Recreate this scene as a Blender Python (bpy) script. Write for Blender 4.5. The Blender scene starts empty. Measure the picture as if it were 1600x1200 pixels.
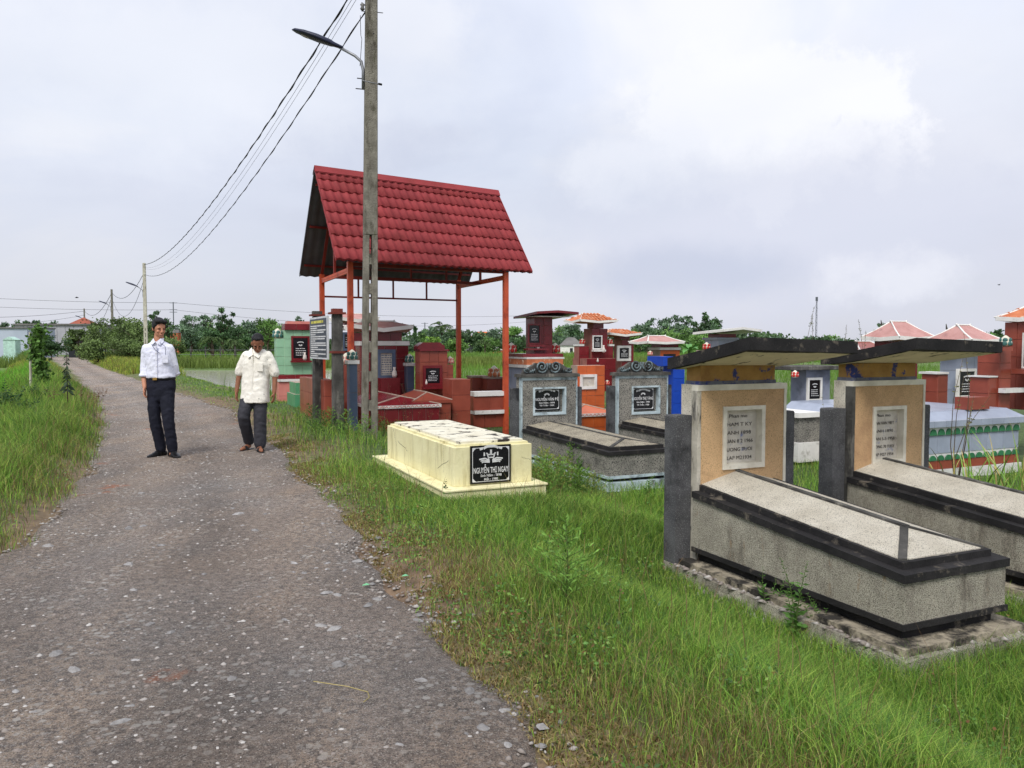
import bpy, bmesh, math, random
import numpy as np
from mathutils import Vector, Matrix, noise as mnoise
R = math.radians
random.seed(7); rng = np.random.default_rng(11)
S = bpy.context.scene
COL = S.collection

# ------------------------------------------------------------------ camera
F = 1250.0; CZ = 1.4; PITCH = math.atan(62.0 / F)
cam = bpy.data.cameras.new('camera'); cam.sensor_width = 36; cam.lens = 36 * F / 1600
cam.clip_start = 0.05; cam.clip_end = 9000
cam_o = bpy.data.objects.new('camera', cam); COL.objects.link(cam_o)
cam_o.location = (0, 0, CZ); cam_o.rotation_euler = (math.pi / 2 - PITCH, 0, 0)
S.camera = cam_o

# ------------------------------------------------------------------ sky, sun, exposure
SUN_EL, SUN_AZ = R(52), R(-18)        # azimuth measured from -Y (behind the camera), towards the left
W = bpy.data.worlds.new('World'); S.world = W; W.use_nodes = True
nt = W.node_tree; nt.nodes.clear()
def wn(t, **k):
    n = nt.nodes.new(t)
    for a, b in k.items(): setattr(n, a, b)
    return n
sky = wn('ShaderNodeTexSky', sky_type='NISHITA', sun_disc=False)
sky.sun_elevation = SUN_EL; sky.sun_rotation = R(180) + SUN_AZ; sky.air_density = 1.0; sky.dust_density = 2.0
bgA = wn('ShaderNodeBackground'); bgA.inputs[1].default_value = 0.10
bgB = wn('ShaderNodeBackground'); bgB.inputs[1].default_value = 1.0
mixs = wn('ShaderNodeMixShader'); outw = wn('ShaderNodeOutputWorld')
tc = wn('ShaderNodeTexCoord'); sep = wn('ShaderNodeSeparateXYZ')
L = nt.links.new
L(tc.outputs['Generated'], sep.inputs[0])
# flatten the dome: divide the direction by its height so clouds shrink towards the horizon
zc = wn('ShaderNodeMath', operation='ADD'); zc.inputs[1].default_value = 0.35
zab = wn('ShaderNodeMath', operation='ABSOLUTE'); L(sep.outputs[2], zab.inputs[0]); L(zab.outputs[0], zc.inputs[0])
dx = wn('ShaderNodeMath', operation='DIVIDE'); dy = wn('ShaderNodeMath', operation='DIVIDE')
L(sep.outputs[0], dx.inputs[0]); L(zc.outputs[0], dx.inputs[1]); L(sep.outputs[1], dy.inputs[0]); L(zc.outputs[0], dy.inputs[1])
comb = wn('ShaderNodeCombineXYZ'); L(dx.outputs[0], comb.inputs[0]); L(dy.outputs[0], comb.inputs[1])
z3 = wn('ShaderNodeMath', operation='MULTIPLY'); z3.inputs[1].default_value = 2.2; L(sep.outputs[2], z3.inputs[0]); L(z3.outputs[0], comb.inputs[2])
n1 = wn('ShaderNodeTexNoise'); n1.inputs['Scale'].default_value = 1.15; n1.inputs['Detail'].default_value = 7; n1.inputs['Roughness'].default_value = 0.5; n1.inputs['Distortion'].default_value = 0.35
n2 = wn('ShaderNodeTexNoise'); n2.inputs['Scale'].default_value = 0.75; n2.inputs['Detail'].default_value = 5; n2.inputs['Roughness'].default_value = 0.5
mp = wn('ShaderNodeMapping'); mp.inputs['Location'].default_value = (2.7, 0.6, 1.3); L(comb.outputs[0], mp.inputs[0])
mp2 = wn('ShaderNodeMapping'); mp2.inputs['Location'].default_value = (7.1, 3.9, 0.2); L(comb.outputs[0], mp2.inputs[0])
L(mp.outputs[0], n1.inputs['Vector']); L(mp2.outputs[0], n2.inputs['Vector'])
r1 = wn('ShaderNodeValToRGB'); r1.color_ramp.interpolation = 'EASE'
els = r1.color_ramp.elements
els[0].position = 0.36; els[0].color = (0.57, 0.60, 0.72, 1)
els[1].position = 0.66; els[1].color = (0.79, 0.80, 0.85, 1)
e = els.new(0.47); e.color = (0.63, 0.67, 0.79, 1)
e = els.new(0.55); e.color = (0.68, 0.72, 0.83, 1)
L(n1.outputs[0], r1.inputs[0])
# horizon tone: lavender grey low down, whiter higher up
hr = wn('ShaderNodeMapRange'); hr.inputs[1].default_value = 0.0; hr.inputs[2].default_value = 0.30
L(zab.outputs[0], hr.inputs[0])
hm = wn('ShaderNodeMix', data_type='RGBA'); hm.inputs[6].default_value = (0.575, 0.585, 0.655, 1)
L(hr.outputs[0], hm.inputs[0]); L(r1.outputs[0], hm.inputs[7])
# single clouds: each a lobed patch of sky round its own direction (centre, half sizes, colour, softness, opacity)
nv = wn('ShaderNodeTexNoise'); nv.inputs['Scale'].default_value = 9.0; nv.inputs['Detail'].default_value = 10; nv.inputs['Roughness'].default_value = 0.66
L(tc.outputs['Generated'], nv.inputs['Vector'])
nvs = wn('ShaderNodeVectorMath', operation='SUBTRACT'); nvs.inputs[1].default_value = (.5, .5, .5); L(nv.outputs['Color'], nvs.inputs[0])
acc = hm.outputs[2]
for (cu_, cv_), (ru_, rv_), cc_, (s0_, s1_), op_, am_ in (
        ((250, 90), (560, 170), (.77, .79, .85), (1.3, .2), .8, 1.2), ((1240, 330), (420, 190), (.57, .595, .70), (1.25, .35), .80, 1.5), ((1480, 150), (330, 170), (.70, .72, .79), (1.2, .5), .6, 1.6),
        ((1190, 200), (230, 135), (.80, .81, .855), (1.04, .66), .95, 2.6), ((1010, 265), (120, 75), (.76, .775, .84), (1.1, .6), .75, 2.0), ((1230, 325), (300, 95), (.60, .625, .725), (1.3, .5), .85, 1.2),
        ((1060, 425), (190, 48), (.47, .51, .63), (1.3, .3), .70, 1.2), ((1395, 432), (110, 42), (.70, .715, .785), (1.3, .3), .8, 3.2), ((640, 40), (110, 60), (.80, .81, .86), (1.2, .4), .6, 1.8)):
    dr_ = Vector(((cu_ - 800) / 1250, math.cos(PITCH) + (600 - cv_) / 1250 * math.sin(PITCH), -math.sin(PITCH) + (600 - cv_) / 1250 * math.cos(PITCH))); k_ = dr_.length; dr_.normalize()
    q1 = wn('ShaderNodeVectorMath', operation='SUBTRACT'); q1.inputs[1].default_value = dr_; L(tc.outputs['Generated'], q1.inputs[0])
    q2 = wn('ShaderNodeVectorMath', operation='MULTIPLY'); q2.inputs[1].default_value = (1250 * k_ / ru_, 1250 * k_ / ru_, 1250 * k_ / rv_); L(q1.outputs[0], q2.inputs[0])
    q3 = wn('ShaderNodeVectorMath', operation='SCALE'); q3.inputs['Scale'].default_value = am_; L(nvs.outputs[0], q3.inputs[0])
    q4 = wn('ShaderNodeVectorMath', operation='ADD'); L(q2.outputs[0], q4.inputs[0]); L(q3.outputs[0], q4.inputs[1])
    q5 = wn('ShaderNodeVectorMath', operation='LENGTH'); L(q4.outputs[0], q5.inputs[0])
    q6 = wn('ShaderNodeMapRange', interpolation_type='SMOOTHSTEP'); q6.inputs[1].default_value = s1_; q6.inputs[2].default_value = s0_; q6.inputs[3].default_value = op_; q6.inputs[4].default_value = 0; L(q5.outputs['Value'], q6.inputs[0])
    q7 = wn('ShaderNodeMix', data_type='RGBA'); q7.inputs[7].default_value = (*cc_, 1); L(q6.outputs[0], q7.inputs[0]); L(acc, q7.inputs[6]); acc = q7.outputs[2]
L(acc, bgB.inputs[0])
cov = wn('ShaderNodeMapRange'); cov.inputs[1].default_value = 0.30; cov.inputs[2].default_value = 0.55; cov.inputs[3].default_value = 0.80; cov.inputs[4].default_value = 1.0
L(n2.outputs[0], cov.inputs[0]); L(cov.outputs[0], mixs.inputs[0])
L(sky.outputs[0], bgA.inputs[0]); L(bgA.outputs[0], mixs.inputs[1]); L(bgB.outputs[0], mixs.inputs[2]); L(mixs.outputs[0], outw.inputs[0])

sun = bpy.data.lights.new('sun', 'SUN'); sun.energy = 2.4; sun.angle = R(24); sun.color = (1.0, 0.96, 0.9)
sun_o = bpy.data.objects.new('sun', sun); COL.objects.link(sun_o)
sd = Vector((math.sin(SUN_AZ) * math.cos(SUN_EL), -math.cos(SUN_AZ) * math.cos(SUN_EL), math.sin(SUN_EL)))
sun_o.rotation_euler = sd.to_track_quat('Z', 'Y').to_euler(); sun_o.location = sd * 40
S.view_settings.view_transform = 'Standard'; S.view_settings.look = 'None'
S.view_settings.exposure = 0.30; S.view_settings.gamma = 1.0; S.view_settings.use_curve_mapping = False
S.render.engine = 'CYCLES'
S.cycles.use_denoising = True; S.cycles.max_bounces = 5; S.cycles.diffuse_bounces = 3; S.cycles.transparent_max_bounces = 6
S.cycles.use_adaptive_sampling = True; S.cycles.adaptive_threshold = 0.02

# ------------------------------------------------------------------ geometry of the view
def ray(u, v):
    a = (u - 800) / F; b = (600 - v) / F
    return Vector((a, math.cos(PITCH) + b * math.sin(PITCH), -math.sin(PITCH) + b * math.cos(PITCH)))
def G(u, v, z=0.0):
    d = ray(u, v); t = (z - CZ) / d.z
    return Vector((d.x * t, d.y * t, z))
def P(u, v, Y):
    d = ray(u, v); t = Y / d.y
    return Vector((d.x * t, Y, CZ + d.z * t))
TH = R(24.3)
EX = Vector((math.cos(TH), math.sin(TH), 0)); DY = Vector((-math.sin(TH), math.cos(TH), 0))
class Frame:
    """a thing's own axes: x to its right, y away into the depth; reads where a picture point falls on its plane y = off"""
    def __init__(s, O, th=TH):
        s.O = Vector(O); s.th = th
        s.ex = Vector((math.cos(th), math.sin(th), 0)); s.ey = Vector((-math.sin(th), math.cos(th), 0))
    def pix(s, u, v, off=0.0):
        d = ray(u, v); c = Vector((0, 0, CZ))
        t = ((s.O - c).dot(s.ey) + off) / d.dot(s.ey)
        p = c + d * t - s.O
        return p.dot(s.ex), p.z
    def X(s, u, off=0.0): return s.pix(u, 540, off)[0]
    def Z(s, v, u=None, off=0.0):
        if u is None: u = 800 + F * s.O.x / s.O.y
        return s.pix(u, v, off)[1]
    def w(s, x, y, z=0): return s.O + s.ex * x + s.ey * y + Vector((0, 0, z))

# ------------------------------------------------------------------ road edges and terrain
_R = [(-6, 3.72), (1, .79), (2.64, .106), (3.0, -.02), (3.8, -.42), (4.9, -.84), (5.8, -1.10), (6.7, -1.55), (7.9, -2.02), (8.7, -2.39), (10.5, -3.05), (13, -4.3), (17.2, -6.15), (24.3, -10.5), (33.6, -16.0), (47, -24), (60, -31.5), (80, -42.5), (100, -58)]
_L = [(-6, .6), (1, -1.75), (3, -2.5), (5.1, -3.30), (7.2, -4.0), (9, -4.75), (10.8, -5.6), (14.3, -7.3), (21.3, -11.0), (28.2, -15.4), (41.7, -23.3), (60, -34.5), (80, -46.5), (100, -63)]
def XR(y): return np.interp(y, [a for a, b in _R], [b for a, b in _R])
def XL(y): return np.interp(y, [a for a, b in _L], [b for a, b in _L])
def sm(a, b, x):
    t = np.clip((x - a) / (b - a), 0, 1); return t * t * (3 - 2 * t)
def wob(x, y):
    return (np.sin(x * 1.7 + y * .9) * np.sin(y * 1.3 - x * .6) * .5 + np.sin(x * 4.1 + 1.3) * np.sin(y * 3.7 + .4) * .3 + np.sin(x * 9.3 + y * 7.7) * .12)
def pondmask(x, y):
    a = sm(0, .6, x - (XR(y) + 2.7 + .25 * np.sin(y * .8))) * sm(0, .6, -7.5 - x) * sm(28.5, 29.5, y) * (1 - sm(54.5, 55.5, y))
    b = sm(0, .5, XL(y) - 2.4 - x) * sm(-19, -18, x) * sm(15.8, 16.6, y) * (1 - sm(20.2, 21, y))
    return a, b
def gz(x, y):
    x = np.asarray(x, float); y = np.asarray(y, float)
    s = (x - XR(y)) * .9; q = (XL(y) - x) * .9
    k = sm(5.6, 7.4, y)
    s0 = .75 + 1.0 * k; s1 = 2.1 + 1.2 * k
    lvl = -.42 + .06 * sm(8, 11, y) + .06 * sm(12, 20, y)
    zr = (.05 * sm(0, .5, s) * (1 - sm(.8, 1.6, s))) + lvl * sm(0, 1, (s - s0) / (s1 - s0))
    zl = .10 * sm(0, .6, q) - .42 * sm(.9, 3.2, q)
    on = (s < 0) & (q < 0)
    z = np.where(s > 0, zr, zl)
    z = z + np.where(on, 0, .035 * wob(x, y) * sm(0, .5, np.maximum(s, q)))
    z = np.where(on, -.03 - .02 * np.sin(np.clip((x - XL(y)) / (XR(y) - XL(y)), 0, 1) * math.pi), z)
    z = z + .20 * sm(13, 30, y) * sm(0, 1.2, q) * (1 - sm(1.5, 3, q))
    z = z + .12 * sm(24, 40, y) * sm(.2, 1.2, s) * (1 - sm(2.0, 3.2, s))
    z = z - .10 * np.exp(-(((x + .62) * .93 + (y - 8.6) * .38) / 1.15) ** 4 - ((-(x + .62) * .41 + (y - 8.6) * .91) / 1.9) ** 4) * sm(.15, .6, s)
    a, b = pondmask(x, y)
    z = z * (1 - a) - .85 * a; z = z * (1 - b) - .8 * b
    return z
def gz1(x, y): return float(gz(x, y))

# ------------------------------------------------------------------ mesh builder and tags
class MB:
    def __init__(s): s.v = []; s.f = []
    def add(s, vs, fs):
        n = len(s.v); s.v += [tuple(p) for p in vs]; s.f += [tuple(i + n for i in f) for f in fs]; return s
    def box(s, x0, x1, y0, y1, z0, z1):
        return s.add([(x0, y0, z0), (x1, y0, z0), (x1, y1, z0), (x0, y1, z0), (x0, y0, z1), (x1, y0, z1), (x1, y1, z1), (x0, y1, z1)],
                     [(0, 3, 2, 1), (4, 5, 6, 7), (0, 1, 5, 4), (1, 2, 6, 5), (2, 3, 7, 6), (3, 0, 4, 7)])
    def hexa(s, b, t):      # four bottom, four top points, both counterclockwise from above
        return s.add(list(b) + list(t), [(0, 3, 2, 1), (4, 5, 6, 7), (0, 1, 5, 4), (1, 2, 6, 5), (2, 3, 7, 6), (3, 0, 4, 7)])
    def ring(s, X0, X1, Z0, Z1, x0, x1, z0, z1, y0, y1):
        s.box(X0, X1, y0, y1, Z0, z0); s.box(X0, X1, y0, y1, z1, Z1); s.box(X0, x0, y0, y1, z0, z1); return s.box(x1, X1, y0, y1, z0, z1)
    def prism(s, poly, y0, y1):         # poly of (x, z), swept along y
        n = len(poly); vs = [(x, y0, z) for x, z in poly] + [(x, y1, z) for x, z in poly]
        return s.add(vs, [tuple(range(n)), tuple(range(2 * n - 1, n - 1, -1))] + [(i, i + n, (i + 1) % n + n, (i + 1) % n) for i in range(n)])
    def lathe(s, prof, c=(0, 0, 0), n=12, sx=1, sy=1):
        vs = []; k = len(prof)
        for r, z in prof:
            for i in range(n):
                a = 2 * math.pi * i / n; vs.append((c[0] + r * sx * math.cos(a), c[1] + r * sy * math.sin(a), c[2] + z))
        fs = [(j * n + i, j * n + (i + 1) % n, (j + 1) * n + (i + 1) % n, (j + 1) * n + i) for j in range(k - 1) for i in range(n)]
        fs += [tuple(range(n - 1, -1, -1)), tuple((k - 1) * n + i for i in range(n))]
        return s.add(vs, fs)
    def tube(s, pts, rad, n=8, flat=1.0):
        pts = [Vector(p) for p in pts]; k = len(pts); vs = []
        rad = rad if isinstance(rad, (list, tuple)) else [rad] * k
        up = Vector((0, 0, 1)); prev = None
        for i, p in enumerate(pts):
            t = (pts[min(i + 1, k - 1)] - pts[max(i - 1, 0)]).normalized()
            if prev is None: a = t.cross(up if abs(t.z) < .95 else Vector((1, 0, 0))).normalized()
            else: a = (prev - t * prev.dot(t)).normalized()
            prev = a; b = t.cross(a)
            for j in range(n):
                q = 2 * math.pi * j / n; vs.append(p + (a * math.cos(q) + b * math.sin(q) * flat) * rad[i])
        fs = [(j * n + i, (j + 1) * n + i, (j + 1) * n + (i + 1) % n, j * n + (i + 1) % n) for j in range(k - 1) for i in range(n)]
        fs += [tuple(range(n)), tuple((k - 1) * n + i for i in range(n - 1, -1, -1))]
        return s.add(vs, fs)
    def ellips(s, c, r, n=12, m=8, rot=None):
        vs = []; fs = []
        M = rot or Matrix.Identity(3)
        for j in range(m + 1):
            ph = math.pi * j / m
            for i in range(n):
                a = 2 * math.pi * i / n
                vs.append(Vector(c) + M @ Vector((r[0] * math.sin(ph) * math.cos(a), r[1] * math.sin(ph) * math.sin(a), r[2] * math.cos(ph))))
        for j in range(m):
            for i in range(n): fs.append((j * n + i, (j + 1) * n + i, (j + 1) * n + (i + 1) % n, j * n + (i + 1) % n))
        return s.add(vs, fs)
    def mesh(s, name):
        me = bpy.data.meshes.new(name); me.from_pydata(s.v, [], s.f); me.validate(); me.update(); return me
    def build(s, name, mat, parent=None, smooth=False, bevel=0, **tags):
        me = s.mesh(name)
        if mat: me.materials.append(mat)
        if smooth:
            me.polygons.foreach_set('use_smooth', [True] * len(me.polygons))
        o = bpy.data.objects.new(name, me); COL.objects.link(o)
        if parent: o.parent = parent
        if bevel:
            m = o.modifiers.new('b', 'BEVEL'); m.width = bevel; m.segments = 1; m.limit_method = 'ANGLE'
        tag(o, **tags); return o
def tag(o, label=None, cat=None, group=None, kind=None):
    if label: o['label'] = label
    if cat: o['category'] = cat
    if group: o['group'] = group
    if kind: o['kind'] = kind
    return o
def thing(name, label, cat, loc=(0, 0, 0), th=0.0, group=None):
    o = bpy.data.objects.new(name, None); COL.objects.link(o); o.empty_display_size = .1
    o.location = loc; o.rotation_euler = (0, 0, th); return tag(o, label, cat, group)
def copy_tree(o, parent=None):
    c = o.copy(); COL.objects.link(c); c.parent = parent
    for ch in o.children: copy_tree(ch, c)
    return c

# ------------------------------------------------------------------ materials
def srgb(r, g, b):
    f = lambda c: (c / 255 / 12.92) if c / 255 <= .04045 else ((c / 255 + .055) / 1.055) ** 2.4
    return (f(r), f(g), f(b), 1)
MATS = {}
def mk(name, c, c2=None, scale=6, rough=.75, bump=0, bscale=40, stain=None, sscale=2.5, sth=(.55, .68), speck=None, spscale=120, spth=.5,
       rnd=0, spec=.3, metal=0, stretch=None, vor=0, stain2=None):
    """noise-mixed base, optional mineral specks, optional stains with their own outline, bump"""
    if name in MATS: return MATS[name]
    m = bpy.data.materials.new(name); m.use_nodes = True; t = m.node_tree; B = t.nodes['Principled BSDF']
    MATS[name] = m
    def N(k, **kw):
        n = t.nodes.new(k)
        for a, b in kw.items(): setattr(n, a, b)
        return n
    K = t.links.new
    geo = N('ShaderNodeNewGeometry'); vec = geo.outputs['Position']
    if stretch:
        mpn = N('ShaderNodeMapping'); mpn.inputs['Scale'].default_value = stretch; K(vec, mpn.inputs[0]); vecs = mpn.outputs[0]
    else: vecs = vec
    def noise(sc, det=4, v=None, ro=.6):
        n = N('ShaderNodeTexNoise'); n.inputs['Scale'].default_value = sc; n.inputs['Detail'].default_value = det; n.inputs['Roughness'].default_value = ro
        K(v or vec, n.inputs['Vector']); return n.outputs[0]
    def mix(fac, a, b):
        n = N('ShaderNodeMix', data_type='RGBA')
        if isinstance(fac, float): n.inputs[0].default_value = fac
        else: K(fac, n.inputs[0])
        for i, q in ((6, a), (7, b)):
            if isinstance(q, tuple): n.inputs[i].default_value = q
            else: K(q, n.inputs[i])
        return n.outputs[2]
    def ramp(x, a, b):
        n = N('ShaderNodeMapRange'); n.inputs[1].default_value = a; n.inputs[2].default_value = b; K(x, n.inputs[0]); return n.outputs[0]
    c2 = c2 or tuple(k * .72 for k in c[:3]) + (1,)
    col = mix(ramp(noise(scale, 5), .35, .65), c, c2)
    if speck:
        if vor:
            n = N('ShaderNodeTexVoronoi'); n.inputs['Scale'].default_value = spscale; K(vec, n.inputs['Vector'])
            cs = N('ShaderNodeSeparateColor'); K(n.outputs['Color'], cs.inputs[0])
            col = mix(ramp(cs.outputs[0], spth - .02, spth + .25), col, speck)
        else: col = mix(ramp(noise(spscale, 2), spth, spth + .08), col, speck)
    if stain: col = mix(ramp(noise(sscale, 8, vecs, .68), *sth), col, stain)
    if stain2: col = mix(ramp(noise(sscale * 2.3, 8, vecs, .7), .60, .70), col, stain2)
    if rnd:
        oi = N('ShaderNodeObjectInfo'); hs = N('ShaderNodeHueSaturation'); rr = N('ShaderNodeMapRange')
        K(oi.outputs['Random'], rr.inputs[0]); rr.inputs[3].default_value = 1 - rnd; rr.inputs[4].default_value = 1 + rnd
        K(rr.outputs[0], hs.inputs['Value']); K(col, hs.inputs['Color']); col = hs.outputs[0]
    K(col, B.inputs['Base Color'])
    B.inputs['Roughness'].default_value = rough; B.inputs['Specular IOR Level'].default_value = spec; B.inputs['Metallic'].default_value = metal
    if bump:
        bn = N('ShaderNodeBump'); bn.inputs['Strength'].default_value = min(1, bump); bn.inputs['Distance'].default_value = .02
        K(noise(bscale, 5), bn.inputs['Height']); K(bn.outputs[0], B.inputs['Normal'])
    return m
def leafmat(name, rough=.55, trans=.25):
    m = bpy.data.materials.new(name); m.use_nodes = True; t = m.node_tree; B = t.nodes['Principled BSDF']
    a = t.nodes.new('ShaderNodeAttribute'); a.attribute_name = 'Col'; t.links.new(a.outputs[0], B.inputs['Base Color'])
    B.inputs['Roughness'].default_value = rough; B.inputs['Specular IOR Level'].default_value = .25
    tr = t.nodes.new('ShaderNodeBsdfTranslucent'); mx = t.nodes.new('ShaderNodeMixShader'); mx.inputs[0].default_value = trans
    t.links.new(a.outputs[0], tr.inputs[0]); t.links.new(B.outputs[0], mx.inputs[1]); t.links.new(tr.outputs[0], mx.inputs[2])
    t.links.new(mx.outputs[0], t.nodes['Material Output'].inputs[0]); return m
M_leaf = leafmat('foliage'); M_grass = leafmat('grass_blades', .6, .3)
BLK = (.012, .012, .013, 1)
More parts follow.
